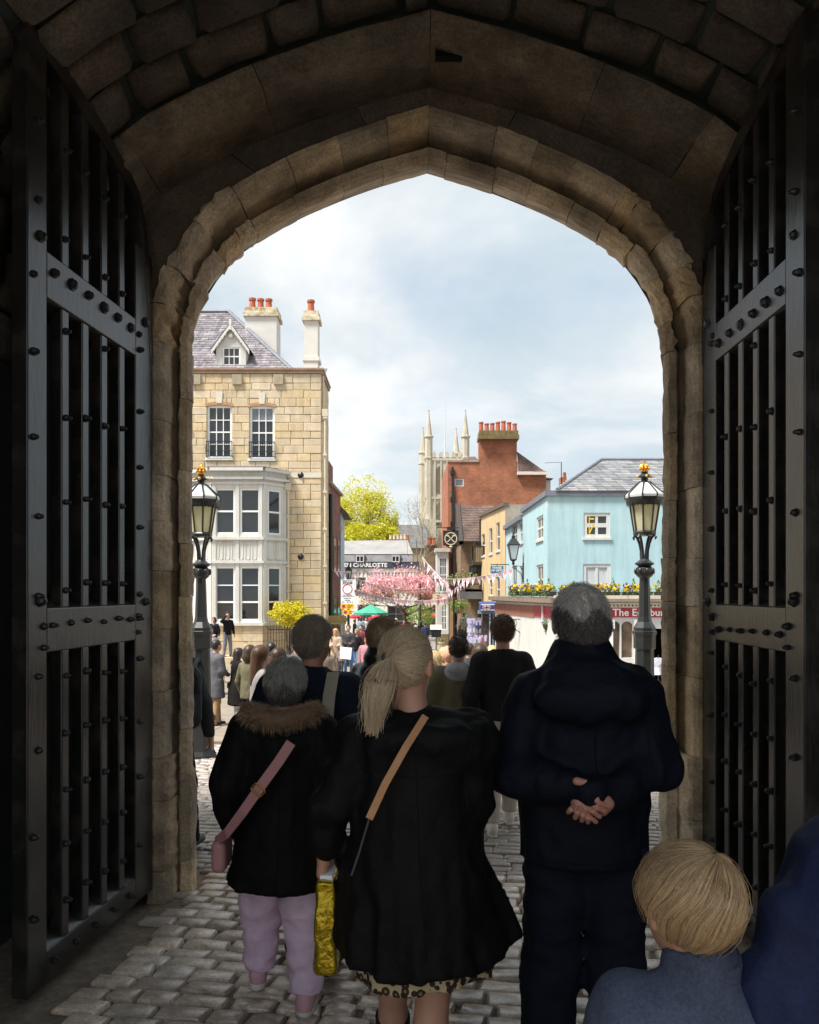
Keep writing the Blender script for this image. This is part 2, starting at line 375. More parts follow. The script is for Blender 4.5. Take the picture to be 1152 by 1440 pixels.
while v < 26:
    rh = .124 * random.uniform(.9, 1.12); u = -12 + random.uniform(0, .3)
    while u < 12:
        w = random.uniform(.15, .27)
        um, vm_ = u + w/2, v + rh/2 + .012*math.sin(u*1.7+row)
        x, y = ca*um - sa*vm_, sa*um + ca*vm_
        inside = (1.3 < y < 23) and abs(x) < 8.7
        if y < 5.7 and not (-1.46 + max(0, (4.9-y))*-.10 < x - .0 < 1.68): inside = False
        if inside: cells.append((x, y, w-.011, rh-.010))
        u += w
    v += rh; row += 1
vis = [c for c in cells if c[1] > 2.95 and abs(c[0]) < c[1]*.40 + .15 and c[1] < 12]
vis.sort(key=lambda c: c[1]); near = set(id(c) for c in vis[:300])
BV, BF, off = [], [], 0
for c in cells:
    x, y, w, h = c; z = gz(x, y); sl_ = (gz(x, y+.1) - gz(x, y-.1))/.2
    rx, ry, rz = math.atan(sl_) + random.gauss(0, .02), random.gauss(0, .018), ang + random.gauss(0, .02)
    dz = random.gauss(0, .003)
    if id(c) in near:
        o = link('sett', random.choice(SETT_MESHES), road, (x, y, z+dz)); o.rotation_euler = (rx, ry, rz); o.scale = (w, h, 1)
    else:
        V, F = SETT_V[random.randrange(10)]
        P = V * np.array([w, h, 1]); c_, s2 = math.cos(rz), math.sin(rz)
        Q = np.stack([P[:,0]*c_ - P[:,1]*s2 + x, P[:,0]*s2 + P[:,1]*c_ + y, P[:,2] + z + dz + P[:,1]*rx - P[:,0]*ry], -1)
        BV.append(Q); BF.append(np.array(F) + off); off += len(V)
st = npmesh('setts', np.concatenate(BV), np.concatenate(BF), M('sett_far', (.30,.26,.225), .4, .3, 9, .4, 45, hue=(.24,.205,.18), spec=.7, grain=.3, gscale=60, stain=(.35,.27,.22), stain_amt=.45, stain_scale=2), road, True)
tag(st, kind='stuff')

# flagged pavement in front of the stone house, joined flags
mb = MB()
y = 13.2
while y < 33.0:
    d = random.uniform(.6, .9); x = -14
    while x < -2.6 + (y-13)*.03:
        w = random.uniform(.6, 1.3)
        x1 = min(x+w, -2.6 + (y-13)*.03)
        if x1 - x > .15:
            c = [(x+.008, y+.008), (x1-.008, y+.008), (x1-.008, y+d-.008), (x+.008, y+d-.008)]
            mb.hexa([(a, b, gz(a, b)-.02) for a, b in c] + [(a, b, gz(a, b)+.035) for a, b in c])
        x += w
    y += d
pv = mb.build('pavement', M('flagstone', (.24,.20,.155), .7, .2, 2.5, .3, 20, rnd=0, stain=(.33,.27,.2), stain_amt=.5)); tag(pv, kind='structure')

# ------------------------------------------------------------ gatehouse
CXA = 0.122
_half = [(1.551,-2.15),(1.551,-1.2),(1.551,0),(1.551,1.2),(1.551,1.55),(1.545,1.65),(1.50,1.85),(1.44,2.0),(1.37,2.115),(1.28,2.23),(1.15,2.335),(.91,2.475),(.70,2.575),(.37,2.705),(0,2.815)]
def _dense():
    P = [np.array(p, float) for p in _half]; o = []
    for i in range(len(P)-1):
        p0 = P[max(i-1, 0)]; p1 = P[i]; p2 = P[i+1]; p3 = P[min(i+2, len(P)-1)]
        if i == len(P)-2: p3 = 2*p2 - p1
        for t in np.linspace(0, 1, 16, endpoint=False):
            o.append(.5*((2*p1) + (-p0+p2)*t + (2*p0-5*p1+4*p2-p3)*t*t + (-p0+3*p1-3*p2+p3)*t**3))
    o.append(P[-1]); return np.array(o)
HD = _dense()
_seg = np.linalg.norm(np.diff(HD, axis=0), axis=1); HS = np.concatenate([[0], np.cumsum(_seg)]); HL = HS[-1]
_tan = np.gradient(HD, axis=0); _tan /= np.linalg.norm(_tan, axis=1)[:, None]; HN = np.stack([_tan[:,1], -_tan[:,0]], -1)
for _ in range(6): HN[1:-1] = (HN[:-2] + HN[1:-1] + HN[2:])/3
HN /= np.linalg.norm(HN, axis=1)[:, None]
_off_cache = {}
def offcurve(d, k):
    key = (round(d, 4), round(k, 4))
    if key not in _off_cache:
        P = HD + HN*d; t = P[-1] - P[-4]
        if P[-1,0] > 0:
            s = np.linspace(0, 1, 40)[:, None]; w = np.clip((HS - HS[-60])/(HL - HS[-60]), 0, 1)
            P[:,1] += w**2 * (P[-1,0] * .34); P[:,0] -= w**2 * P[-1,0]
        P = P*np.array([k, 1]); _off_cache[key] = P
    return _off_cache[key]
def AP(side, s, d, k, Y):
    P = offcurve(d, k); return (CXA + side*np.interp(s, HS, P[:,0]), Y, EYE + np.interp(s, HS, P[:,1]))
S_SPR = float(np.interp(1.55, HD[:100,1], HS[:100]))   # arclength at springing
gate = thing('gatehouse', 'dark stone gatehouse with pointed archway framing the street beyond', 'gateway', (CXA, 5.0, -.2))
def voussoir(name, side, s0, s1, prof, mat, nseg=4, gap=.0015, jit=.003, dj=.004):
    """a stone of an arch order: closed profile of (d, k, Y) swept along the arch from s0 to s1"""
    r = rng; dd = r.normal(0, dj); V = []; n = len(prof); ss = np.linspace(s0+gap, s1-gap, nseg+1)
    for i, s in enumerate(ss):
        for (d, k, Y) in prof:
            p = AP(side, s, d+dd, k, Y); j = r.normal(0, jit, 3); e = .6 if i in (0, nseg) else 1
            V.append((p[0]+j[0]*e, p[1]+j[1]*e, p[2]+j[2]*.3))
    F = [(i*n+a, i*n+(a+1) % n, (i+1)*n+(a+1) % n, (i+1)*n+a) for i in range(nseg) for a in range(n)]
    F += [tuple(range(n-1, -1, -1)), tuple(nseg*n+a for a in range(n))]
    if side > 0: F = [tuple(reversed(f)) for f in F]
    m = MB(); m.add(V, F); return m.build(name, mat, gate)
def ring(name, prof, mat, s_from, s_to, lmin, lmax, joint0=None, **kw):
    for side in (-1, 1):
        s = s_from
        while s < s_to - 1e-3:
            e = s + random.uniform(lmin, lmax)
            if e > s_to - lmin*.6: e = s_to
            voussoir(name, side, s, min(e, s_to), prof(s, e) if callable(prof) else prof, mat, **kw); s = e
S_PL = float(np.interp(-1.05, HD[:100,1], HS[:100]))     # plinth top on the jambs
def profA(x=0): return [(x+0,1,5.18),(x+.0,1,5.125),(.012+x,1,5.085),(.050,1,5.06),(.066,1,5.085),(.074,1,5.24),(.23,1,5.62),(.17,1,5.62)]
def profB(x=0): return [(.106+x,1,5.22),(.104+x,1,4.97),(.114+x,1,4.915),(.135+x,1,4.89),(.172,1,4.885),(.21,1,4.90),(.21,1,5.14)]
ring('jamb_stone', profA(-.022), GATE_STONE, 0, S_PL-.14, .30, .45, nseg=9, jit=.0045)
ring('jamb_stone', profB(-.03), GATE_STONE, 0, S_PL, .30, .45, nseg=9, jit=.0045)
ring('jamb_stone', profA(), GATE_STONE, S_PL-.14, S_SPR, .28, .52, nseg=9, jit=.0028)
ring('jamb_stone', profB(), GATE_STONE, S_PL, S_SPR, .28, .52, nseg=9, jit=.0028)
S_CH = float(np.interp(1.28, -HD[100:,0]+2.56, HS[100:])) if False else float(HS[np.argmin(np.abs(HD[:,0]-1.12) + (HD[:,1] < 1.7)*9)])
ring('arch_stone', profA(), GATE_STONE, S_SPR, S_CH, .16, .3, nseg=6, jit=.008, dj=.008)
ring('arch_stone', profB(), GATE_STONE, S_SPR, S_CH, .16, .3, nseg=6, jit=.008, dj=.008)
ring('arch_stone', profA(), GATE_STONE, S_CH, HL, .20, .34, nseg=6, jit=.002)
ring('arch_stone', profB(), GATE_STONE, S_CH, HL, .22, .36, nseg=6, jit=.002)
# dark face between the moulded arch and the deeper rear arch, then the rear arch's soffit
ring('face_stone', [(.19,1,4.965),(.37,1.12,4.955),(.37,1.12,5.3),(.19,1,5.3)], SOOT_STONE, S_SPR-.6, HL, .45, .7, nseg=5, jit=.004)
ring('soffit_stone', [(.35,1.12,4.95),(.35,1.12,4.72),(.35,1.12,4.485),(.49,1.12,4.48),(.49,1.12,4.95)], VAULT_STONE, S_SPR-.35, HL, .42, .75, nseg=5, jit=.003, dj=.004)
# backing shell of the passage, the outer wall and the roof over it
def strip(mb, c0, c1, n=60, s0=0.0):
    for side in (-1, 1):
        ss = np.linspace(s0, HL, n)
        for a, b in zip(ss[:-1], ss[1:]):
            q = [AP(side, a, *c0), AP(side, b, *c0), AP(side, b, *c1), AP(side, a, *c1)]
            mb.quad(*(q if side < 0 else q[::-1]))
mb = MB()
strip(mb, (.53,1.13,4.52), (.53,1.13,-0.1)); strip(mb, (.38,1.12,4.52), (.54,1.13,4.52)); strip(mb, (.40,1.12,4.487), (.40,1.12,4.96))
strip(mb, (.07,1,5.21), (.20,1,5.64)); strip(mb, (.07,1,5.21), (.125,1,5.21)); strip(mb, (.128,1,4.95), (.128,1,5.25)); strip(mb, (.12,1,5.30), (.43,1.12,5.30)); strip(mb, (.12,1,5.30), (.24,1,5.66))  # dark strip in the hollow puts the shade between the orders into colour
mb.build('vault_backing', MORTAR, gate)
mb = MB(); YF = 5.64; ss = np.linspace(0, HL, 50)
for side in (-1, 1):
    for a, b in zip(ss[:-1], ss[1:]):
        p, q = AP(side, a, .18, 1, YF), AP(side, b, .18, 1, YF)
        if a < S_SPR: mb.quad(p, q, (CXA+side*9, YF, q[2]), (CXA+side*9, YF, p[2]))
    P = [AP(side, s, .18, 1, YF) for s in ss if s >= S_SPR-.05]
    top = [(CXA+side*(9 - 9*i/(len(P)-1)), YF, 9.5) for i in range(len(P))]
    P0 = P[0]; mb.quad(P0, P0, P0, P0) if False else None
    mb.add([P0, (CXA+side*9, YF, P0[2]), (CXA+side*9, YF, 9.5)], [(0,1,2)])
    for i in range(len(P)-1): mb.quad(P[i], P[i+1], top[i+1], top[i])
    mb.quad((CXA+side*9, YF, -3), (CXA+side*9, YF, 9.5), (CXA+side*9, -0.3, 9.5), (CXA+side*9, -0.3, -3))
mb.quad((CXA-9, YF, 9.5), (CXA+9, YF, 9.5), (CXA+9, -0.3, 9.5), (CXA-9, -0.3, 9.5))
mb.build('outer_wall', GATE_WALL, gate)  # unseen upper wall kept low to shorten its shadow outside
mb = MB(); mb.box((CXA-9, -0.4, -1), (CXA-2.6, -0.12, 9.5)); mb.box((CXA+2.6, -0.4, -1), (CXA+9, -0.12, 9.5)); mb.box((CXA-2.598, -0.4, 5.1), (CXA+2.598, -0.12, 9.5))
mb.build('unseen_rear_wall', MORTAR, gate)  # unseen; set close with a wide opening to let light in from behind
# big uneven blocks of the vault, each a stone of its own
def vault_block(side, s0, s1, Y0, Y1):
    r = rng; n = 5; V = []
    cj = r.uniform(-.16, .16, (2, 2, 2)); lift = r.uniform(.0, .03)
    for j in range(n):
        for i in range(n):
            a, b = i/(n-1)*2-1, j/(n-1)*2-1
            q = (abs(a)**5 + abs(b)**5)**.2/max(abs(a), abs(b)) if (a or b) else 1
            a, b = np.sign(a)*abs(a)**.2, np.sign(b)*abs(b)**.2; a2, b2 = a/(1+(q-1)*.22), b/(1+(q-1)*.22)
            wa, wb = (a+1)/2, (b+1)/2
            ja = sum(cj[p][q2][0]*(wa if p else 1-wa)*(wb if q2 else 1-wb) for p in (0,1) for q2 in (0,1))
            jb = sum(cj[p][q2][1]*(wa if p else 1-wa)*(wb if q2 else 1-wb) for p in (0,1) for q2 in (0,1))
            e = max(abs(a), abs(b)) > .99
            d = .53 - (.018 if e else .042 + lift + r.normal(0, .004))
            s = (s0+s1)/2 + (a2+ja*.4)*(s1-s0)/2; Y = (Y0+Y1)/2 + (b2+jb*.4)*(Y1-Y0)/2
            V.append(AP(side, min(s, HL-.01), d, 1.13, Y))
    F = [(j*n+i, j*n+i+1, (j+1)*n+i+1, (j+1)*n+i) for j in range(n-1) for i in range(n-1)]
    if side > 0: F = [tuple(reversed(f)) for f in F]
    m = MB(); m.add(V, F); return m.build('vault_block', DARK_BLOCK, gate, smooth=True)
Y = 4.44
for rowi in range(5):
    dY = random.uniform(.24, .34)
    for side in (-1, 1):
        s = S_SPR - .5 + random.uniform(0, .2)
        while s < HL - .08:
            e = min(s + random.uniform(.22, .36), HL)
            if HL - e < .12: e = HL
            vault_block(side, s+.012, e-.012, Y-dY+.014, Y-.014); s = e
    Y -= dY
mb = MB(); c = AP(1, HL-.12, .35, 1.12, 4.60); mb.box((CXA+.03, 4.585, c[2]-.015), (CXA+.19, 4.635, c[2]+.05)); mb.build('slot_dark_box', BLACK_BACK, gate)  # solid dark box stands in for the shade inside the slot

# ------------------------------------------------------------ the two door leaves
def dome(r=.017):
    m = MB(); m.lathe((0,0,0), [(r*1.25, 0), (r*1.25, .006), (r, .010), (r*.75, .022), (r*.25, .027)], 7); me = bpy.data.meshes.new('stud')
    me.from_pydata(m.v, [], m.f); me.materials.append(IRON); return me
STUD, BIGSTUD = dome(.0145), dome(.024)
def door_leaf(label, hinge, free, side):
    hx, hy = hinge; fx, fy = free; Lf = math.hypot(fx-hx, fy-hy); ux, uy = (fx-hx)/Lf, (fy-hy)/Lf
    wx, wy = (-uy, ux) if (-uy)*(-side) > 0 else (uy, -ux)       # towards the middle of the passage
    root = thing('gate_leaf', label, 'gate', (hx, hy, -.11), 0, 'tall gate leaves standing open in the archway')
    T = lambda u, w, z: (hx+ux*u+wx*w, hy+uy*u+wy*w, z)
    cu = [0,.03,.06,.10,.18,.30,.57,.80,1.0,1.32]; cz = [3.40,3.66,3.85,4.0,4.13,4.19,4.27,4.31,4.345,4.40]
    top = lambda u: float(np.interp(u, cu, cz))
    def bx(name, u0, u1, z0, z1, w0, w1, mat=BLACK_PAINT, warp=.0):
        m = MB(); c = [T(u0,w1,z0),T(u1,w1,z0),T(u1,w0,z0),T(u0,w0,z0),T(u0,w1,z1),T(u1,w1,z1),T(u1,w0,z1),T(u0,w0,z1)]
        m.hexa(c); m.f = [tuple(reversed(f)) for f in m.f] if ((Vector(c[1])-Vector(c[0])).cross(Vector(c[3])-Vector(c[0]))).z < 0 else m.f
        o = m.build(name, mat, root)
        if name in ('stile', 'rail', 'bar'):
            bv = o.modifiers.new('edge', 'BEVEL'); bv.width = .006; bv.segments = 2
        return o
    US, UF = .225, 1.163
    z0 = -.11
    bx('stile', 0, US, z0, top(.12)-.22, -.075, 0); bx('stile', UF+.001, Lf, z0, top(Lf)-.02, -.075, .004)
    # curved head of the leaf
    m = MB(); us = list(np.linspace(0, .3, 16)) + list(np.linspace(.36, UF, 10))
    for a, b in zip(us[:-1], us[1:]):
        f = lambda u: max(top(u) - (.10 if u > .2 else .10 + (.2-u)*2.2), top(0)-.25)
        m.hexa([T(a,.003,f(a)),T(b,.003,f(b)),T(b,-.075,f(b)),T(a,-.075,f(a)),T(a,.003,top(a)),T(b,.003,top(b)),T(b,-.075,top(b)),T(a,-.075,top(a))])
    m.build('arched_rail', BLACK_PAINT, root)
    dz = 0 if side < 0 else -.025
    rails = [(3.14+dz, 3.36+dz), (1.455, 1.665), (z0, .04)]
    for a, b in rails: bx('rail', US+.001, UF, a, b, -.075, .001)
    bars = [.385, .59, .79, .985]; bays = [(.04, 1.455), (1.665, 3.14+dz), (3.36+dz, None)]
    edges = [US] + bars + [UF]
    for (a, b) in bays:
        for k, u in enumerate(bars):
            bx('bar', u-.033, u+.033, a, (b if b else top(u)-.06), -.07, -.006)
        for p, q in zip(edges[:-1], edges[1:]):
            bx('plank', p+.002, q-.002, a-.05, (b+.05 if b else top(p)-.04), -.125, -.108, BLACK_BACK)
            l_, r_ = p+(.03 if p > US else .002), q-(.03 if q < UF else .002)
            m = MB(); m.add([T(l_,-.004,a),T(r_,-.004,a),T(r_,-.107,a+.075),T(l_,-.107,a+.075),T(l_,-.107,a),T(r_,-.107,a)], [(0,1,2,3),(0,3,4),(1,5,2),(3,2,5,4),(0,4,5,1)]); m.build('sill', BLACK_PAINT, root)
            if b:
                m = MB(); m.add([T(l_,-.004,b),T(r_,-.004,b),T(r_,-.107,b-.06),T(l_,-.107,b-.06),T(l_,-.107,b),T(r_,-.107,b)], [(3,2,1,0),(4,3,0),(2,5,1),(4,5,2,3),(1,5,4,0)]); m.build('sill', BLACK_PAINT, root)
    q = Vector((0,0,1)).rotation_difference(Vector((wx, wy, 0))).to_euler()
    def stud(u, w, z, big=False):
        o = link('stud', BIGSTUD if big else STUD, root); o.location = Vector(T(u, w, z)) - root.location; o.rotation_euler = q
        s = random.uniform(.8, 1.15); o.scale = (s, s, random.uniform(.8, 1.3))
    for bi, (a, b) in enumerate(bays):
        for k, u in enumerate(bars):
            z = a + (.10 if bi else .16); stp = (.275, .43, .44)[bi]; z += random.uniform(-.02, .03)
            while z < (b or top(u)-.1) - .06:
                stud(u + random.uniform(-.008, .008), -.006, z); z += stp + random.uniform(-.015, .015)
    for a, b in rails[:2]:
        for k in range(6): stud(.29 + k*.163 + random.uniform(-.01, .01), .001, (a+b)/2 + (.03 if side < 0 else -.03) + random.uniform(-.012, .012), a > 2)
    for k in range(5): stud(.30 + k*.2, .001, -.03)
    for z in np.arange(.25, 4.2, .37):
        stud(Lf-.045 - (.04 if int(z*10) % 2 else 0), .004, z + random.uniform(-.02, .02))
        if z < 3.5: stud(US-.05, 0, z + random.uniform(-.03, .03))
    for z in (1.70, 3.40): stud(Lf-.10, .004, z, True); stud(.10, 0, z-.02, True); stud(US-.04, 0, z-.12)
    for z in (1.48, 1.58): stud(UF+.03, .004, z); stud(US-.03, 0, z+.02)
    return root
door_leaf('black studded gate leaf swung back beside the woman with the fur collar', (-1.60, 4.862), (-1.736, 3.548), -1)
door_leaf('black studded gate leaf swung back behind the blond child', (1.829, 4.888), (1.788, 3.535), 1)
# ------------------------------------------------------------ building helpers
class Face:
    """a wall plane: o + a*u + b*z - d*n (d = depth into the wall)"""
    def __init__(s, o, u, n): s.o = Vector(o); s.u = Vector(u).normalized(); s.n = Vector(n).normalized()
    def p(s, a, b, d=0): return s.o + s.u*a + Vector((0,0,b)) - s.n*d
    def box(s, mb, a0, a1, b0, b1, d0, d1):
        c = [s.p(a0,b0,d0), s.p(a1,b0,d0), s.p(a1,b0,d1), s.p(a0,b0,d1), s.p(a0,b1,d0), s.p(a1,b1,d0), s.p(a1,b1,d1), s.p(a0,b1,d1)]
        mb.hexa(c)
        if (c[1]-c[0]).cross(c[3]-c[0]).z < 0: mb.f[-6:] = [tuple(reversed(f)) for f in mb.f[-6:]]
def front(X0, Y): return Face((X0, Y, 0), (1,0,0), (0,-1,0))
def wall_holes(mb, fc, a0, a1, b0, b1, holes, depth=.12):
    us = sorted({a0, a1} | {h[0] for h in holes} | {h[1] for h in holes}); vs_ = sorted({b0, b1} | {h[2] for h in holes} | {h[3] for h in holes})
    for p, q in zip(us[:-1], us[1:]):
        for r, s in zip(vs_[:-1], vs_[1:]):
            if not any(h[0] <= p+1e-5 and q-1e-5 <= h[1] and h[2] <= r+1e-5 and s-1e-5 <= h[3] for h in holes):
                mb.quad(fc.p(p,r), fc.p(q,r), fc.p(q,s), fc.p(p,s))
    for h in holes:
        p, q, r, s = h
        mb.quad(fc.p(p,r), fc.p(p,r,depth), fc.p(p,s,depth), fc.p(p,s)); mb.quad(fc.p(q,r), fc.p(q,s), fc.p(q,s,depth), fc.p(q,r,depth))
        mb.quad(fc.p(p,r), fc.p(q,r), fc.p(q,r,depth), fc.p(p,r,depth)); mb.quad(fc.p(p,s), fc.p(p,s,depth), fc.p(q,s,depth), fc.p(q,s))
def window(parent, fc, a0, a1, b0, b1, nx=2, ny=2, fw=.07, bar=.03, d=.06, mat=None, glass=None, sill=True, mid=True, split=False, curtain=0, name='window'):
    mat = mat or WHITE_BRIGHT; glass = glass or GLASS; m = MB()
    fc.box(m, a0, a0+fw, b0, b1, d, d+.06); fc.box(m, a1-fw, a1, b0, b1, d, d+.06)
    fc.box(m, a0+fw, a1-fw, b0, b0+fw, d+.001, d+.06); fc.box(m, a0+fw, a1-fw, b1-fw, b1, d+.001, d+.06)
    xs = np.linspace(a0+fw, a1-fw, nx+1); zs = np.linspace(b0+fw, b1-fw, ny+1)
    for x in xs[1:-1]: fc.box(m, x-bar/2, x+bar/2, b0+fw, b1-fw, d+.012, d+.05)
    for k, z in enumerate(zs[1:-1]):
        t = bar*(1.6 if mid and k+1 == ny//2 else 1); fc.box(m, a0+fw, a1-fw, z-t/2, z+t/2, d+.010, d+.052)
    w = m.build(name, mat, parent)
    if split:
        for i in range(nx):
            for j in range(ny):
                g_ = MB(); g_.quad(*[fc.p(a, b, d+.045 + random.uniform(-.003,.003)) for a, b in ((xs[i],zs[j]),(xs[i+1],zs[j]),(xs[i+1],zs[j+1]),(xs[i],zs[j+1]))])
                g_.build('pane', GLASS2 if (curtain and j >= ny-curtain) else glass, w)
    else:
        g_ = MB(); g_.quad(fc.p(a0+fw,b0+fw,d+.045), fc.p(a1-fw,b0+fw,d+.045), fc.p(a1-fw,b1-fw,d+.045), fc.p(a0+fw,b1-fw,d+.045)); g_.build('pane', glass, w)
    if sill:
        m = MB(); fc.box(m, a0-.06, a1+.06, b0-.09, b0-.002, -.06, d+.05); m.build('sill', mat, w)
    return w
def pots(parent, pts, mat=TERRA, r=.13, h=.6):
    for p in pts:
        m = MB(); hh = h*random.uniform(.85, 1.15); m.lathe(p, [(r*1.1,-.02),(r,.06),(r*.88,hh*.85),(r*1.05,hh*.87),(r*1.05,hh),(r*.6,hh-.02)], 10); m.build('chimney_pot', mat, parent)

# ------------------------------------------------------------ yellow stone house beside the gate
YH = 33.0
X = lambda px, Y=YH: (px-576)*Y/FPX
Z = lambda py, Y=YH: EYE-(py-HORIZ)*Y/FPX
house = thing('stone_house', 'tall yellow stone house with white bay window and slate hipped roof', 'house', (-9, YH+4, -1.2))
XR = X(452); XL = -14.0; ZT = Z(520); ZB = -1.6
fh = Face((0, YH, 0), (1,0,0), (0,-1,0))
wins = [(X(291), X(326), Z(644), Z(570)), (X(351), X(386), Z(645), Z(571)), (X(291)-1.85*1, X(326)-1.85, Z(644), Z(570))]
mb = MB(); wall_holes(mb, Face((0, YH+.10, 0), (1,0,0), (0,-1,0)), XL, XR-.1, ZB, ZT-.25, wins, .1)
for w in wins: mb.quad(*[fh.p(a, b, .21) for a, b in ((w[0],w[2]),(w[1],w[2]),(w[1],w[3]),(w[0],w[3]))])
fside = Face((XR-.1, YH, 0), (0,1,0), (1,0,0))
mb.quad((XR-.1,YH+.1,ZB),(XR-.1,36.0,ZB),(XR-.1,36.0,ZT-.25),(XR-.1,YH+.1,ZT-.25))
mb.build('wall', M('ashlar_joint', (.46,.37,.24), .9, .2, 4), house)
# ashlar blocks one by one
blocks = []; z = ZB; rowi = 0
zb_top = ZT-.16
while z < zb_top - .05:
    h = random.choice([.33,.34,.36,.30]); z1 = min(z+h, zb_top)
    if zb_top - z1 < .15: z1 = zb_top
    x = XR; k = 0
    while x > XL + .01:
        w = random.uniform(.5, 1.0) if k else random.choice([.45, .75]); x1 = max(x-w, XL)
        if x1 - XL < .2: x1 = XL
        blocks.append((x1, x, z, z1)); x = x1; k += 1
    z = z1; rowi += 1
def cut(b, h):
    x0, x1, z0, z1 = b; a0, a1, c0, c1 = h
    if x1 <= a0 or x0 >= a1 or z1 <= c0 or z0 >= c1: return [b]
    o = []
    if x0 < a0-.02: o.append((x0, a0, z0, z1))
    if x1 > a1+.02: o.append((a1, x1, z0, z1))
    m0, m1 = max(x0, a0), min(x1, a1)
    if z0 < c0-.02: o.append((m0, m1, z0, c0))
    if z1 > c1+.02: o.append((m0, m1, c1, z1))
    return o
BAYX0, BAYX1 = X(268), X(403)
cuts = wins + [(BAYX0+.05, BAYX1-.05, Z(878), Z(672)), (X(402)+.05, XR, Z(672), Z(664))]
for h in cuts: blocks = [q for b in blocks for q in cut(b, h)]
near_b = sorted(blocks, key=lambda b: (b[1] < X(262), -min((b[1]-b[0]), 1)*min(b[3]-b[2], 1)))
rest = MB()
for i, (x0, x1, z0, z1) in enumerate(near_b):
    m = rest if i >= 300 else MB(); e = .006; pr = random.uniform(-.008, .010); bv = .018
    back = YH+.098; f0 = YH+pr
    m.add([(x0+e,back,z0+e),(x1-e,back,z0+e),(x1-e,back,z1-e),(x0+e,back,z1-e),
           (x0+e,f0+bv,z0+e),(x1-e,f0+bv,z0+e),(x1-e,f0+bv,z1-e),(x0+e,f0+bv,z1-e),
           (x0+e+bv,f0,z0+e+bv),(x1-e-bv,f0,z0+e+bv),(x1-e-bv,f0,z1-e-bv),(x0+e+bv,f0,z1-e-bv)],
          [(0,1,5,4),(1,2,6,5),(2,3,7,6),(3,0,4,7),(4,5,9,8),(5,6,10,9),(6,7,11,10),(7,4,8,11),(8,9,10,11)])
    if i < 300: m.build('stone_block', ASHLAR, house)
if rest.v: tag(rest.build('stone_blocks', ASHLAR, house), kind='stuff')
# side wall courses (seen almost edge on)
m = MB(); z = ZB
while z < ZT-.2:
    y = YH+.004 if True else 0; k = 0; y = YH + .1
    while y < 35.9:
        w = random.uniform(.5, .9); y1 = min(y+w, 36.0); m.box((XR-.099, y+.006, z+.006), (XR-random.uniform(0,.012), y1-.006, min(z+.335, ZT-.17)-.006)); y = y1
    z += .34
tag(m.build('side_stones', ASHLAR, house), kind='stuff')
m = MB(); m.box((XL, YH-.06, ZT-.155), (XR+.06, 36.0, ZT-.02)); m.box((XL, YH-.10, ZT-.018), (XR+.1, 36.0, ZT+.06)); m.build('parapet_coping', M('brown_coping', (.30,.20,.14), .8, .2, 3), house)
for px in (276, 334, 392): 
    m = MB(); fh.box(m, X(px)-.20, X(px)+.20, Z(541), Z(527), -.09, .05); m.build('corbel', M('grey_stone', (.34,.29,.2), .9, .2, 4), house)
for w in wins:
    c = (w[0]+w[1])/2
    wo = window(house, fh, w[0], w[1], w[2], w[3], 3, 4, .09, .035, .10, split=True, curtain=1 if w is wins[1] else 0)
    m = MB(); m.hexa([fh.p(c-.11, w[3]+.09, -.025), fh.p(c+.11, w[3]+.09, -.025), fh.p(c+.11, w[3]+.09, .03), fh.p(c-.11, w[3]+.09, .03), fh.p(c-.15, w[3]+.55, -.025), fh.p(c+.15, w[3]+.55, -.025), fh.p(c+.15, w[3]+.55, .03), fh.p(c-.15, w[3]+.55, .03)]); m.build('keystone', M('pale_stone', (.62,.57,.47), .8, .1, 4), house)
    m = MB()   # brick relieving arch above the window
    for k in range(9):
        a0 = w[0]-.08 + k*(w[1]-w[0]+.16)/9; a1 = a0 + (w[1]-w[0]+.16)/9 - .01; t = abs(k-4)/4; fh.box(m, a0, a1, w[3]+.09-.07*t*t-.06, w[3]+.16-.07*t*t, -.012, .06)
    m.build('window_arch', M('rubbed_brick', (.42,.25,.13), .8, .15, 5), house)
    m = MB(); zr = w[2]+.05        # iron window guard
    for zz_ in (zr, zr+.22, zr+.62): fh.box(m, w[0]-.02, w[1]+.02, zz_, zz_+.03, -.10, -.075)
    for a in np.linspace(w[0], w[1], 12): fh.box(m, a-.011, a+.011, zr, zr+.66, -.098, -.08)
    for a in (w[0]-.02, w[1]): fh.box(m, a, a+.02, zr, zr+.03, -.08, .05); fh.box(m, a, a+.02, zr+.62, zr+.64, -.08, .05)
    m.build('window_guard', IRON, house)
# string course, wall anchors, drain pipes
m = MB(); fh.box(m, X(402)+.06, XR, Z(672)+.005, Z(664)-.005, -.02, .09); m.build('string_course', M('pale_stone', (.62,.57,.47), .8, .1, 4), house)
for py in (668, 783):
    m = MB(); c = fh.p(X(423), Z(py), .0); o = []
    for (r, d) in ((.13,.0),(.13,-.03),(.09,-.055),(.03,-.09)): o.append([fh.p(X(423)+r*math.cos(q*math.pi/6), Z(py)+r*math.sin(q*math.pi/6), d) for q in range(12)])
    m.add([p for r_ in o for p in r_], [(i*12+k, i*12+(k+1) % 12, (i+1)*12+(k+1) % 12, (i+1)*12+k) for i in range(3) for k in range(12)] + [tuple(36+k for k in range(12))])
    m.build('wall_anchor', IRON, house)
def pipe(px, py0, py1, r, mat, dy=-.06):
    m = MB(); x = X(px); m.tube([(x, YH+dy, Z(py0)), (x, YH+dy, Z(py1))], r, 8)
    for k in np.linspace(Z(py1)+.4, Z(py0)-.1, 7): m.box((x-r*1.5, YH+dy-r*1.2, k), (x+r*1.5, YH-.0, k+.09))
    m.box((x-r*2.2, YH+dy-r*2, Z(py0)), (x+r*2.2, YH, Z(py0)+.3)); m.build('drain_pipe', mat, house)
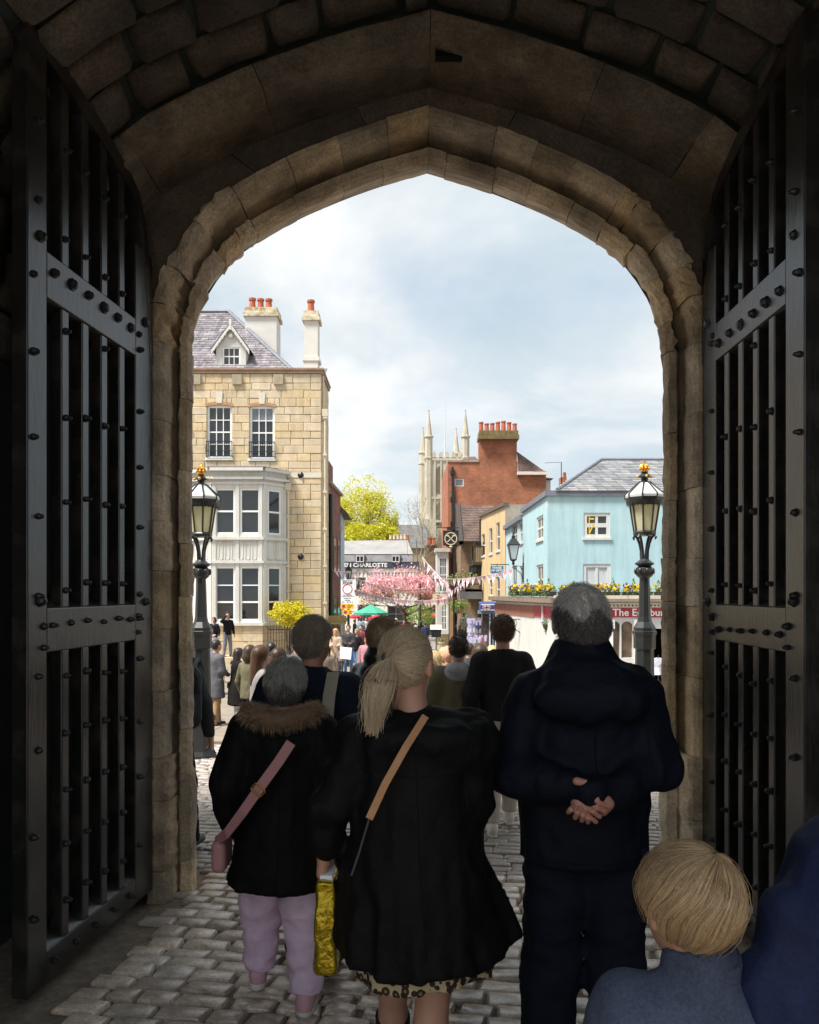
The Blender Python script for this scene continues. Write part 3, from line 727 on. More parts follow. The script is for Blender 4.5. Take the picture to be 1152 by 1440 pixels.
pipe(406, 690, 915, .055, M('buff_pipe', (.62,.53,.40), .5, .1, 3)); pipe(457.0, 585, 915, .055, M('buff_pipe', (.62,.53,.40), .5, .1, 3), .1)
m = MB(); m.tube([(XR+.05, YH+.25, Z(590)), (XR+.05, YH+.25, ZT-.2)], .05, 8); m.box((XR, YH+.1, Z(590)), (XR+.24, YH+.4, Z(575))); m.build('hopper', M('buff_pipe', (.62,.53,.40), .5, .1, 3), house)
# canted white bay, two storeys of windows
YB = YH - 1.0
bx = [ (BAYX0, YH-.02), (X(298, YB), YB), (X(370, YB), YB), (BAYX1, YH-.02) ]
def bay_face(i):
    a, b = Vector((*bx[i], 0)), Vector((*bx[i+1], 0)); u = b-a; return Face(a, u, Vector((u.y, -u.x, 0))), u.length
zl = dict(top=Z(660,YB), corn=Z(681,YB), u1=Z(686,YB), u0=Z(751,YB), p1=Z(757,YB), p0=Z(790,YB), l1=Z(796,YB), l0=Z(873,YB), base=Z(879,YB))
for i in range(3):
    fc, ln = bay_face(i); mg = .32 if i != 1 else .20
    hs = []
    if i == 1:
        c = ln/2; hs = [(c-.92, c-.10, 0, 0), (c+.10, c+.92, 0, 0)]
    else: hs = [(ln*.5-.36, ln*.5+.36, 0, 0)]
    holes = [(a, b, zl['u0'], zl['u1']-.02) for a, b, _, _ in hs] + [(a, b, zl['l0'], zl['l1']-.02) for a, b, _, _ in hs]
    mb = MB(); wall_holes(mb, fc, 0, ln, zl['base'], zl['top'], holes, .09)
    for h in holes: mb.quad(*[fc.p(a, b, .30) for a, b in ((h[0],h[2]),(h[1],h[2]),(h[1],h[3]),(h[0],h[3]))])
    # pilaster strips, panels
    for a in ([0.02, ln-.16] if i != 1 else [.03, ln-.17, ln/2-.07]): fc.box(mb, a, a+.14, zl['base']+.02, zl['corn'], -.035, .02)
    n_ = 6 if i == 1 else 2
    for k in range(n_):
        a0 = .22 + k*(ln-.44)/n_ + .04; a1 = .22 + (k+1)*(ln-.44)/n_ - .04
        for (q0, q1, r0, r1) in ((a0, a0+.03, zl['p0']+.1, zl['p1']-.12), (a1-.03, a1, zl['p0']+.1, zl['p1']-.12), (a0, a1, zl['p0']+.1, zl['p0']+.13), (a0, a1, zl['p1']-.15, zl['p1']-.12)): fc.box(mb, q0, q1, r0, r1, -.02, .01)
    for zz_, pr, hh in ((zl['p1']-.06, -.10, .12), (zl['p0']-.06, -.08, .11), (zl['base']-.02, -.13, .12), (zl['corn'], -.06, .10), (zl['corn']+.2, -.16, .10), (zl['top']-.08, -.26, .12)):
        fc.box(mb, -.04, ln+.04, zz_, zz_+hh, pr, .03)
    mb.build('bay_wall', WHITE, house)
    for j, h in enumerate(holes):
        window(house, fc, h[0], h[1], h[2], h[3], 1, 2 if j < len(hs) else 3, .075, .045, .04, split=True, sill=False, glass=GLASS, curtain=0)
        if i != 1:
            m = MB(); m.quad(*[fc.p(a, b, .2) for a, b in ((h[0],h[2]),(h[0]+.42,h[2]),(h[0]+.42,h[3]),(h[0],h[3]))]); m.build('curtain', CURTAIN, house)
mb = MB(); mb.prism([(p[0], p[1], zl['top']+.041) for p in [(bx[0][0]-.1,YH),(bx[1][0]-.1,YB-.24),(bx[2][0]+.1,YB-.24),(bx[3][0]+.1,YH)]], (0,0,.05)); mb.build('bay_roof', LEAD, house)
# stone plinth under the bay
rowz = np.linspace(-1.3, zl['base']-.02, 6)
for i in range(3):
    fc, ln = bay_face(i)
    for r0, r1 in zip(rowz[:-1], rowz[1:]):
        a = 0; 
        while a < ln - .01:
            w = random.uniform(.5, 1.0); a1 = ln if ln-a-w < .3 else a+w
            m = MB(); fc.box(m, a+.006, a1-.006, r0+.006, r1-.006, -.03+random.uniform(-.01,.01), .25); m.build('plinth_stone', ASHLAR, house); a = a1
# hipped slate roof, built of slates
RZ0, RZ1 = ZT+.02, Z(440, 37.4); RY0, RY1 = YH+.25, 37.4
hipX0, hipX1 = X(409), X(322, 37.4)
mb = MB()
nrow = 26
for r_ in range(nrow):
    t0, t1 = r_/nrow, (r_+1)/nrow + .02
    y0, y1 = RY0+(RY1-RY0)*t0, RY0+(RY1-RY0)*t1; z0_, z1_ = RZ0+(RZ1-RZ0)*t0, RZ0+(RZ1-RZ0)*t1
    xr = hipX0 + (hipX1-hipX0)*t0; x = XL - (.2 if r_ % 2 else 0)
    while x < xr:
        w = .34; x1 = min(x+w-.012, xr + .05); l_ = random.uniform(.008, .03)
        mb.add([(x,y0-.02,z0_+l_+.02),(x1,y0-.02,z0_+l_+.02),(x1,y1,z1_+.004),(x,y1,z1_+.004),(x,y0-.02,z0_-.01),(x1,y0-.02,z0_-.01)], [(0,1,2,3),(4,5,1,0)]); x += w
SLATE_P = M('slate_pieces', (.20,.175,.19), .65, .35, 1.6, .2, 20, hue=(.13,.115,.13), stain=(.33,.31,.29), stain_amt=.45, stain_scale=1.3, stretch=(3,1,1))
t = SLATE_P.node_tree; b_ = t.nodes['Principled BSDF']; src = b_.inputs['Base Color'].links[0].from_socket
ge = N(t, 'ShaderNodeNewGeometry'); mr = N(t, 'ShaderNodeMapRange'); mr.inputs[3].default_value = .65; mr.inputs[4].default_value = 1.3; L(t, ge.outputs['Random Per Island'], mr.inputs[0])
hs_ = N(t, 'ShaderNodeHueSaturation'); L(t, mr.outputs[0], hs_.inputs['Value']); L(t, src, hs_.inputs['Color']); L(t, hs_.outputs[0], b_.inputs['Base Color'])
ro = mb.build('roof', SLATE_P, house)
mb = MB(); mb.add([(hipX0, RY0, RZ0), (hipX0, RY1+3, RZ0), (hipX1, RY1, RZ1), (XL, RY1, RZ1), (XL, RY1+3.5, RZ0)], [(0,1,2), (1,4,3,2)]); mb.build('roof_side', SLATE, house)
mb = MB(); mb.add([(XL, RY0-.03, RZ0-.02), (hipX0, RY0-.03, RZ0-.02), (hipX1, RY1, RZ1-.03), (XL, RY1, RZ1-.03)], [(0,1,2,3)]); mb.tube([(hipX0, RY0, RZ0+.06), (hipX1, RY1, RZ1+.06)], .09, 6); mb.tube([(hipX1, RY1, RZ1+.06), (XL, RY1, RZ1+.06)], .1, 6); mb.build('lead_hip', LEAD, house)
mb = MB(); mb.quad((hipX0-.4, YH+1.2, ZT+.02), (XR, YH+1.2, ZT+.02), (XR, YH+2.6, ZT+.8), (hipX0-.4, YH+2.6, ZT+.8)); mb.build('back_roof', SLATE, house)
# dormer with a gabled bargeboard
DY = YH + .55; dxl, dxr = X(304, DY), X(346, DY); dz0, dz1 = Z(516, DY), Z(489, DY); ap = Z(462, DY)
fd = Face((0, DY, 0), (1,0,0), (0,-1,0)); cx_ = (dxl+dxr)/2
mb = MB(); h = (X(313,DY), X(338,DY), Z(514,DY), Z(488,DY)); wall_holes(mb, fd, dxl, dxr, dz0-.1, dz1+.05, [h], .08)
mb.add([fd.p(dxl,dz1+.05), fd.p(dxr,dz1+.05), fd.p(cx_,ap)], [(0,1,2)])
mb.quad(fd.p(dxl,dz0-.1), fd.p(dxl,dz1+.05), fd.p(dxl,dz1+.05,3), fd.p(dxl,dz0-.1,3)); mb.quad(fd.p(dxr,dz0-.1), fd.p(dxr,dz0-.1,3), fd.p(dxr,dz1+.05,3), fd.p(dxr,dz1+.05))
mb.quad(*[fd.p(a,b,.2) for a,b in ((h[0],h[2]),(h[1],h[2]),(h[1],h[3]),(h[0],h[3]))])
dm = mb.build('dormer', WHITE, house)
window(dm, fd, *h, 3, 2, .06, .03, .03, sill=False, split=True)
mb = MB()
for sx in (-1, 1):
    ex = dxl-.17 if sx < 0 else dxr+.17
    n_ = 7
    for k in range(n_):       # scalloped bargeboard
        t0, t1 = k/n_, (k+1)/n_; xa, xb = ex+(cx_-ex)*t0, ex+(cx_-ex)*t1; za, zb_ = dz1-.12+(ap+.18-dz1+.12)*t0, dz1-.12+(ap+.18-dz1+.12)*t1
        mb.hexa([fd.p(xa,za-.22,-.16), fd.p((xa+xb)/2 if False else xb,zb_-.16,-.16), fd.p(xb,zb_-.16,-.10), fd.p(xa,za-.22,-.10), fd.p(xa,za,-.16), fd.p(xb,zb_,-.16), fd.p(xb,zb_,-.10), fd.p(xa,za,-.10)])
mb.sphere(fd.p(cx_, ap-.33, -.06), (.11,.05,.11)); mb.box(fd.p(cx_-.05, ap-.1, -.17), fd.p(cx_+.05, ap+.36, -.10)); mb.build('bargeboard', WHITE, dm)
mb = MB()
for sx in (-1, 1):
    ex = dxl-.2 if sx < 0 else dxr+.2; q = [fd.p(ex,dz1-.10,-.17), fd.p(cx_,ap+.21,-.17), fd.p(cx_,ap+.21,3.4), fd.p(ex,dz1-.10,3.4)]; mb.quad(*(q if sx > 0 else q[::-1]))
mb.build('dormer_roof', SLATE, dm)
# chimneys
def chimney(px0, px1, py0, py1, Y, dp, npot, mat, ph=.55):
    m = MB(); x0, x1 = X(px0,Y), X(px1,Y); z0_, z1_ = Z(py1,Y), Z(py0,Y)
    m.box((x0,Y,z0_-2), (x1,Y+dp,z1_-.42)); ch = m.build('chimney', mat, house)
    m = MB(); m.box((x0-.09,Y-.09,z1_-.418), (x1+.09,Y+dp+.09,z1_-.26)); m.box((x0-.03,Y-.03,z1_-.258), (x1+.03,Y+dp+.03,z1_)); m.build('chimney_cap', M('lichen_cap', (.58,.52,.38), .9, .3, 4, stain=(.30,.18,.05), stain_amt=.8, stain_scale=3.5), ch)
    n_ = npot; 
    for k in range(n_):
        p = (x0 + (x1-x0)*(k+.5)/n_*.8 + (x1-x0)*.02, Y+dp/2, z1_); mm = MB(); r = .155; hh = ph*random.uniform(.9,1.1)
        mm.lathe(p, [(r*1.15,-.02),(r,.07),(r*.85,hh*.82),(r*1.1,hh*.84),(r*1.1,hh),(r*.6,hh-.03)], 10); mm.build('chimney_pot', TERRA, ch)
    return ch
RENDER_W = M('white_render', (.66,.63,.58), .8, .08, 2)
ch = chimney(345, 389, 432, 500, 36.0, 1.1, 3, RENDER_W)
ch2 = chimney(428, 447, 437, 520, YH+.4, .7, 1, RENDER_W, .6)
m = MB(); m.box((X(427,YH+.4)-.04, YH+.36, ZT+.5), (X(448,YH+.4)+.04, YH+1.14, ZT+.66)); m.build('chimney_band', RENDER_W, ch2)

# ------------------------------------------------------------ blue house with the shop
YBL = 30.0; Xb = lambda px: X(px, YBL); Zb = lambda py: Z(py, YBL)
blue = thing('blue_house', 'pale blue rendered house with slate roof above the woollen shop', 'house', (8, 33, -1.6))
xc = Xb(770); zt = Zb(693); xE = 15.0; zlow = -2.2
hf = [(Xb(821), Xb(858), Zb(756), Zb(721)), (Xb(820), Xb(859), Zb(834), Zb(793)), (Xb(990), Xb(1027), Zb(756), Zb(721))]
fB = Face((0, YBL, 0), (1,0,0), (0,-1,0))
mb = MB(); wall_holes(mb, fB, xc, xE, zlow, zt, hf, .12); 
mb.quad((xE,YBL,zlow),(xE,38,zlow),(xE,38,zt),(xE,YBL,zt)); mb.build('front_wall', BLUE, blue)
fS = Face((xc, 36.6, 0), (0,-1,0), (-1,0,0)); Ls = 6.6
def Ys(px, Xw): return Xw*FPX/(px-576)
def sh(px0, px1, py0, py1, Xw=xc, Y0=36.6):     # window on a wall facing the street, from photograph pixels
    ya, yb = Ys(px0, Xw), Ys(px1, Xw); ym = (ya+yb)/2; return (Y0-ya, Y0-yb, Z(py1, ym), Z(py0, ym))
hsd = [sh(754.5, 764, 726, 759), sh(754.5, 764, 794, 836)]
mb = MB(); wall_holes(mb, fS, 0, Ls, zlow, zt, hsd, .12); mb.build('side_wall', BLUE, blue)
for h in hf: window(blue, fB, *h, 2, 2 if h[3] > Zb(760) else 1, .13, .10, .03, split=True, mat=WHITE, glass=CURTAIN if h[3] < Zb(760) else GLASS)
for h in hsd: window(blue, fS, *h, 2, 2, .09, .05, .04, mat=WHITE)
m = MB()     # yellow tape cross stuck in the upper window
h = hf[0]; wa = (h[1]-h[0]); fB.box(m, h[0]+.20*wa, h[0]+.235*wa, h[2]+.15, h[3]-.15, .035, .04); 
m.add([fB.p(h[0]+.2*wa, h[2]+.18,.034), fB.p(h[0]+.24*wa, h[2]+.15,.034), fB.p(h[0]+.42*wa, h[2]+.55,.034), fB.p(h[0]+.38*wa, h[2]+.58,.034)], [(0,1,2,3)]); m.add([fB.p(h[0]+.2*wa, h[3]-.2,.033), fB.p(h[0]+.40*wa, h[3]-.2,.033), fB.p(h[0]+.40*wa, h[3]-.26,.033), fB.p(h[0]+.2*wa, h[3]-.26,.033)], [(0,1,2,3)])
m.build('window_tape', M('yellow_tape', (.75,.5,.02), .5, .05, 3), blue)
mb = MB(); mb.box((xc-.10,YBL-.10,zt-.12), (xE,YBL+.0-.002,zt+.08)); mb.box((xc-.10,YBL-.0,zt-.12), (xc-.002,36.6,zt+.08)); mb.build('eaves_gutter', LEAD, blue)
rx0, ry, rz = X(846, 33.6), 33.6, Z(648, 33.6)
nrow = 18; mb = MB(); ya0, xa0, za0 = YBL-.12, xc+.35, zt+.06
for r_ in range(nrow):
    t0, t1 = r_/nrow, (r_+1)/nrow + .03; y0, y1 = ya0+(ry-ya0)*t0, ya0+(ry-ya0)*t1; z0_, z1_ = za0+(rz-za0)*t0, za0+(rz-za0)*t1; x = xa0+(rx0-xa0)*t0 - .05; k = 0
    while x < xE:
        w = .36 if k else (.36 if r_ % 2 else .18); l_ = random.uniform(.008,.02)
        mb.add([(x,y0-.02,z0_+l_+.02),(x+w-.012,y0-.02,z0_+l_+.02),(x+w-.012,y1,z1_+.004),(x,y1,z1_+.004),(x,y0-.02,z0_-.01),(x+w-.012,y0-.02,z0_-.01)], [(0,1,2,3),(4,5,1,0)]); x += w; k += 1
SLATE_Q = SLATE_P.copy(); SLATE_Q.name = 'slate_pieces_grey'
for n_ in SLATE_Q.node_tree.nodes:
    if n_.bl_idname == 'ShaderNodeValToRGB': n_.color_ramp.elements[0].color = (.17,.175,.185,1); n_.color_ramp.elements[1].color = (.25,.25,.255,1)
mb.build('roof', SLATE_Q, blue)
mb = MB(); mb.add([(xa0-.05,ya0,za0-.03),(xE,ya0,za0-.03),(xE,ry,rz-.03),(rx0,ry,rz-.03),(xa0-.05,37.5,za0-.03)], [(0,1,2,3),(0,3,4)]); mb.build('roof_side', SLATE_G, blue)
mb = MB(); mb.tube([(xa0,ya0,za0+.05),(rx0,ry,rz+.06),(xE,ry,rz+.06)], .07, 6); mb.build('lead_hip', LEAD, blue)
# lower paler-blue part further along the street
zt2 = Z(727, 36.7); yb2 = Ys(711, xc); fS2 = Face((xc+.03, yb2, 0), (0,-1,0), (-1,0,0))
hs2 = [sh(731, 737, 733, 763, xc+.03, yb2), sh(720, 727.5, 736, 768, xc+.03, yb2), sh(731, 737, 796, 850, xc+.03, yb2), sh(720, 727, 796, 850, xc+.03, yb2)]
mb = MB(); wall_holes(mb, fS2, 0, yb2-36.61, zlow, zt2, hs2, .1); mb.quad((xc+.03,36.61,zt2),(xc+5,36.61,zt2),(xc+5,yb2,zt2),(xc+.03,yb2,zt2)); mb.build('lower_wall', BLUE2, blue)
for h in hs2: window(blue, fS2, *h, 2, 2, .08, .05, .04, mat=WHITE)
mb = MB(); mb.box((xc-.14,36.62,zt2-.12),(xc+.2,yb2,zt2+.10)); mb.build('lower_eaves', LEAD, blue)

# ------------------------------------------------------------ shop front projecting from the blue house
YS = 27.4; zs = lambda py: Z(py, YS); xs_ = lambda px: X(px, YS)
shop = thing('wool_shop', 'white shop front with red woollen mill fascia under the flower boxes', 'shop', (9, YS+1, -1.6))
fP = Face((0, YS, 0), (1,0,0), (0,-1,0)); cxs = xs_(783)
far = Vector((X(697, 36.0), 36.0, 0)); cor = Vector((cxs, YS, 0)); uR = (cor - far); lenR = uR.length; fR = Face(far, uR, Vector((uR.y, -uR.x, 0)))
if fR.n.x > 0: fR.n = -fR.n
zg = -2.3; xe = 14.5
aw = [(xs_(a), xs_(b), zs(925), zs(874)) for a, b in ((834, 850), (858, 872), (874, 890))]
hol = aw + [(xs_(911), xs_(948), zg+.1, zs(884)), (xs_(955), xs_(1000), zs(930), zs(884))]
mb = MB(); wall_holes(mb, fP, cxs, xe, zg, zs(838), hol, .3)
for k, h in enumerate(hol): 
    mb.quad(*[fP.p(a,b,.32 if k != 3 else 1.2) for a,b in ((h[0],h[2]),(h[1],h[2]),(h[1],h[3]),(h[0],h[3]))]) if k != 3 else None
mb.build('front_wall', WHITE, shop)
for h in aw:     # arched heads
    m = MB(); c = (h[0]+h[1])/2; r = (h[1]-h[0])/2; zt_ = h[3]; pts = [fP.p(c-r, zt_, .02), fP.p(c-r, zt_-r, .02)]
    for sgn in (-1, 1):
        arc = [fP.p(c+sgn*r*math.cos(q), zt_-r+r*math.sin(q), .02) for q in np.linspace(0, math.pi/2, 7)]
        crn = fP.p(c+sgn*r, zt_, .02)
        for p, q in zip(arc[:-1], arc[1:]): m.add([p, q, crn], [(0,1,2)])
    m.build('arch_head', WHITE, shop)
    m = MB(); m.quad(*[fP.p(a,b,.12) for a,b in ((h[0],h[2]),(h[1],h[2]),(h[1],h[3]),(h[0],h[3]))]); m.build('shop_window', M('warm_shop_glass', (.10,.065,.045), .1, .5, 3, spec=.8, stain=(.3,.2,.13), stain_amt=.6, stain_scale=2.4), shop)
for a in (xs_(827), xs_(853), xs_(893), xs_(951)):
    m = MB(); fP.box(m, a, a+.22, zg, zs(884), -.05, .02); fP.box(m, a-.05, a+.40 if a > xs_(890) and a < xs_(900) else a+.27, zs(884), zs(871), -.09, .02); m.build('pilaster', WHITE_BRIGHT, shop)
m = MB(); fP.box(m, cxs-.02, xe, zs(868), zs(855), -.05, .0); m.build('fascia', RED_SIGN, shop)
text_part('The Edinburgh Woollen Mill', 'lettering', WHITE_BRIGHT, shop, fP.p(xs_(861), zs(861.6), -.055), (1,0,0), (0,0,1), .355, .006, 'LEFT', 1.02, .006)
m = MB()
for zz_, pr, hh in ((zs(854.5), -.10, .06), (zs(850), -.16, .07), (zs(846), -.28, .10), (zs(842), -.36, .12)): fP.box(m, cxs-.1, xe, zz_, zz_+hh, pr, .02)
for a in np.arange(cxs+.05, xe, .13): fP.box(m, a, a+.07, zs(853), zs(851)+.02, -.15, -.05)
m.build('cornice', M('buff_cornice', (.55,.48,.39), .7, .15, 3), shop)
m = MB(); wall_holes(m, fR, 0, lenR, zg, zs(845), [], .1); m.build('side_wall', WHITE, shop)
m = MB(); m.prism([(far.x,far.y,zs(843)), (cor.x,cor.y,zs(843)), (xe,YS,zs(843)), (xe,YBL,zs(843)), (xc,YBL,zs(843)), (xc,36.0,zs(843))], (0,0,.06)); m.build('flat_roof', LEAD, shop)
m = MB(); fR.box(m, lenR-2.6, lenR-.0, Z(869,28), Z(853,28), -.04, .02); m.build('fascia', RED_SIGN, shop)
m = MB(); fR.box(m, -.05, lenR-2.6, Z(868,30), Z(852,30), -.035, .02); m.build('brown_fascia', M('brown_fascia', (.33,.13,.09), .7, .2, 3), shop)
m = MB(); fR.box(m, -.2, lenR+.25, zs(848), zs(841), -.30, .02); fR.box(m, -.2, lenR+.2, zs(852)+.05, zs(848), -.14, .02); m.build('ledge', M('brown_ledge', (.22,.16,.12), .8, .2, 3), shop)
m = MB(); fR.box(m, lenR-1.5, lenR-1.4, Z(874,28), Z(852,28), -.08, .0); m.build('bracket', WHITE, shop)
for a0 in (lenR-4.6, lenR-7.6):       # scrolled wall brackets
    m = MB(); q = [fR.p(a0, Z(868,30)-.15, 0), fR.p(a0, Z(868,30)-.15, -.75)]; m.tube(q, .018, 5); m.tube([fR.p(a0, Z(868,30)-.7, 0), fR.p(a0, Z(868,30)-.45, -.35), fR.p(a0, Z(868,30)-.17, -.7)], .018, 5)
    m.tube([fR.p(a0, Z(868,30)-.30+.12*math.sin(t_), -.25+.12*math.cos(t_)) for t_ in np.linspace(0, 6.28, 12)], .013, 4); m.build('wall_bracket', IRON, shop)
# inside the doorway: dark room
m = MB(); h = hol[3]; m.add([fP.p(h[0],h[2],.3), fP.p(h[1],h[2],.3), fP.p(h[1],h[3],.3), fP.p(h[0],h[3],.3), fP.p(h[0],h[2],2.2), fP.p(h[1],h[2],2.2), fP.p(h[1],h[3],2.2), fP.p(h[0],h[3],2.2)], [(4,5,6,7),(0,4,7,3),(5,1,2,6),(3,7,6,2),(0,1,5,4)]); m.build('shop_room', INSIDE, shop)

# ------------------------------------------------------------ cream house, timbered house, brick house
Yc0, Yc1 = Ys(711, xc)+.02, 50.0; Xc0, Xc1 = xc-.01, X(675, 50.0)
cream = thing('cream_house', 'narrow cream rendered house between the blue house and the timbered balconies', 'house', (Xc0+2, 47, -1.9))
pa, pb = Vector((Xc1, Yc1, 0)), Vector((Xc0, Yc0, 0)); fC = Face(pa, pb-pa, (-1,0,0)); lenC = (pb-pa).length; fC.n = Vector(((pb-pa).y, -(pb-pa).x, 0)).normalized()
if fC.n.x > 0: fC.n = -fC.n
ztc = Z(726, Yc1); 
def ap_(px):     # distance along the cream wall that lands on a photograph column
    t = (px-576)/FPX; d = pb-pa; return (pa.x - t*pa.y)/(t*d.y - d.x)*lenC
hc = [(ap_(a), ap_(b), Z(z1, 46), Z(z0, 46)) for a, b, z0, z1 in ((677.5,682,746,779), (688,692.5,741,778), (698,703,737,776), (688,692.5,815,838), (698,703,812,846))]
zt_c = lambda a: ztc
mb = MB(); wall_holes(mb, fC, 0, lenC, -2.4, ztc, hc, .12); mb.build('street_wall', CREAM, cream)
mb = MB(); mb.quad((Xc0,Yc0,-2.4),(Xc0+6,Yc0,-2.4),(Xc0+6,Yc0,ztc),(Xc0,Yc0,ztc)); mb.quad((Xc0,Yc0,ztc),(Xc0+6,Yc0,ztc),(Xc1+6,Yc1,ztc),(Xc1,Yc1,ztc)); mb.build('side_wall', M('grey_render', (.30,.25,.2), .85, .2, 2), cream)
mb = MB(); fC.box(mb, -.05, lenC+.05, ztc-.08, ztc+.12, -.12, .2); mb.build('eaves', M('dark_eaves', (.13,.09,.07), .8, .2, 3), cream)
for h in hc: window(cream, fC, *h, 1, 2, .08, .05, .05, mat=WHITE)
m = MB(); c = fC.p(ap_(676.5), 0, -.06); m.tube([(c.x,c.y,-1.9),(c.x,c.y,ztc-.2)], .05, 6); m.box((c.x-.12,c.y-.12,Z(764,47)), (c.x+.12,c.y+.12,Z(758,47))); m.build('drain_pipe', IRON, cream)

YT = 50.3
tim = thing('timbered_house', 'timbered house with brown tiled gable and stacked wooden balconies', 'house', (4.4, YT+2, -1.9))
zx = lambda px: X(px, YT); zz2 = lambda py: Z(py, YT)
hT = [(zx(664), zx(672), zz2(788), zz2(768)), (zx(660), zx(672), zz2(812), zz2(796)), (zx(651), zx(657), zz2(890), zz2(862))]
mb = MB(); fT = Face((0,YT,0),(1,0,0),(0,-1,0)); wall_holes(mb, fT, zx(648), zx(690), -2.4, zz2(757), hT, .12)
mb.quad((zx(648),YT,-2.4),(zx(648),YT,zz2(757)),(zx(648),56,zz2(757)),(zx(648),56,-2.4)); mb.build('wall', BRICK_BR, tim)
for h in hT: window(tim, fT, *h, 2, 2, .07, .04, .03, mat=TIMBER, sill=False)
# tiled roof sloping towards the gate, dark gable to the street
mb = MB(); zr0, zr1 = zz2(762), Z(712, 53.5)
nr = 14
for r_ in range(nr):
    t0, t1 = r_/nr, (r_+1)/nr+.03; y0, y1 = YT-.3+(3.3)*t0, YT-.3+3.3*t1; a0, a1 = zr0+(zr1-zr0)*t0, zr0+(zr1-zr0)*t1; x = zx(651) - (.1 if r_ % 2 else 0)
    while x < zx(700):
        mb.add([(x,y0,a0+.03),(x+.21,y0,a0+.03),(x+.21,y1,a1),(x,y1,a1)], [(0,1,2,3)]); x += .22
mb.build('roof', TILE_BR, tim)
mb = MB(); mb.add([(zx(646),YT-.3,zr0),(zx(646),53.3,zr1),(zx(646),56.5,zr0)], [(0,1,2)]); mb.box((zx(645),YT-.45,zr0-.28),(zx(651),YT-.31,zr0+.02))
mb.hexa([(zx(644.5),YT-.45,zr0-.2),(zx(651),YT-.45,zr0-.2),(zx(651),53.4,zr1-.02),(zx(644.5),53.4,zr1-.02),(zx(644.5),YT-.45,zr0+.05),(zx(651),YT-.45,zr0+.05),(zx(651),53.4,zr1+.2),(zx(644.5),53.4,zr1+.2)]); mb.build('gable_board', TIMBER, tim)
def balcony(py_floor, x0, x1, dep, hrail, mat, name='balcony', slats=True):
    m = MB(); zf = zz2(py_floor); m.box((zx(x0),YT-dep,zf-.18),(zx(x1),YT-.01,zf)); b_ = m.build(name, TIMBER, tim)
    if slats:
        xx = zx(x0)+.03
        while xx < zx(x1)-.05:
            s_ = MB(); s_.box((xx,YT-dep+.02,zf+.002),(xx+.10,YT-dep+.055,zf+hrail)); s_.build('slat', mat, b_); xx += .135
    m = MB(); m.box((zx(x0),YT-dep,zf+hrail),(zx(x1),YT-dep+.09,zf+hrail+.07)); 
    for x_ in (zx(x0), zx(x1)-.09): m.box((x_,YT-dep+.06,zf),(x_+.09,YT-.02,zf+hrail)) if False else m.box((x_,YT-dep+.01,zf+.003),(x_+.09,YT-dep+.09,zf+hrail+.3))
    m.build('hand_rail', TIMBER, b_)
    return b_
balcony(791, 664, 679, 1.0, .95, WOOD); balcony(828, 652, 675, 1.5, .25, WOOD, slats=False)
m = MB(); m.box((zx(645),YT-1.5,zz2(842)),(zx(675),YT-1.35,zz2(829))); m.build('balcony_front', M('slate_panel', (.12,.12,.13), .7, .2, 3), tim)
m = MB(); m.box((zx(644),YT-1.6,zz2(870)-.2),(zx(676),YT-.02,zz2(868))); m.build('canopy', M('brown_canopy', (.2,.15,.11), .7, .2, 3), tim)
for px in (651, 663): m = MB(); m.box((zx(px),YT-1.4,-2.4),(zx(px)+.22,YT-1.2,zz2(870))); m.build('post', CREAM, tim)
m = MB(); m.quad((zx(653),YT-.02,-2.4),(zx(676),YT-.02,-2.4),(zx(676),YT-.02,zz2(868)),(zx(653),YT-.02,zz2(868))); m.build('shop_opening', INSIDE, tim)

YR = 55.0; rx = lambda px: X(px, YR); rzp = lambda py: Z(py, YR)
brick = thing('brick_house', 'tall red brick house with a row of pots on its broad chimney', 'house', (5, YR+4, -2))
mb = MB(); fK = Face((0,YR,0),(1,0,0),(0,-1,0)); hK = [(rx(639.5), rx(652.5), rzp(684), rzp(673))]
wall_holes(mb, fK, rx(630), rx(768), -3, rzp(664.5), hK, .1); mb.quad(fK.p(rx(630),rzp(664.5)), fK.p(rx(728),rzp(664.5)), fK.p(rx(728),rzp(649)), fK.p(rx(630),rzp(649)))
mb.build('gable_wall', BRICK, brick)
window(brick, fK, *hK[0], 1, 1, .08, .04, .02, mat=M('grey_frame', (.55,.5,.45), .6), glass=GLASS2, sill=False)
pa2, pb2 = Vector((X(621.5, 64), 64, 0)), Vector((rx(630), YR, 0)); fL = Face(pa2, pb2-pa2, (-1,0,0)); lenL = (pb2-pa2).length; fL.n = Vector(((pb2-pa2).y, -(pb2-pa2).x, 0)).normalized()
if fL.n.x > 0: fL.n = -fL.n
mb = MB(); wall_holes(mb, fL, 0, lenL, -3.2, rzp(649), [], .1); mb.build('street_wall', BRICK, brick)
mb = MB(); mb.box((rx(674),YR-.006,rzp(690)),(rx(727),YR+.9,rzp(619))); mb.build('chimney', BRICK, brick)
chs = [o for o in brick.children if o.name.startswith('chimney')][-1]
mb = MB(); mb.box((rx(672.5),YR-.5,rzp(619)+.002),(rx(729),YR+1.0,rzp(613))); mb.box((rx(673.5),YR-.42,rzp(613)+.002),(rx(728),YR+.95,rzp(607))); mb.build('chimney_cap', M('mossy_cap', (.16,.12,.05), .95, .4, 4), chs)
pots(chs, [(rx(676+k*7.9)+.05, YR+.2, rzp(607)) for k in range(7)], TERRA, .165, .68)
mb = MB(); ed = rzp(664); mb.add([(rx(728),YR-.3,ed),(rx(768.5),YR-.3,ed),(rx(768.5),YR+3,ed),(rx(728),YR+3,rzp(633)+.6),(rx(728),YR+.3,rzp(634)),(rx(766),YR+.3,ed+.15)], [(0,1,5,4),(1,2,3,4,5)]); 
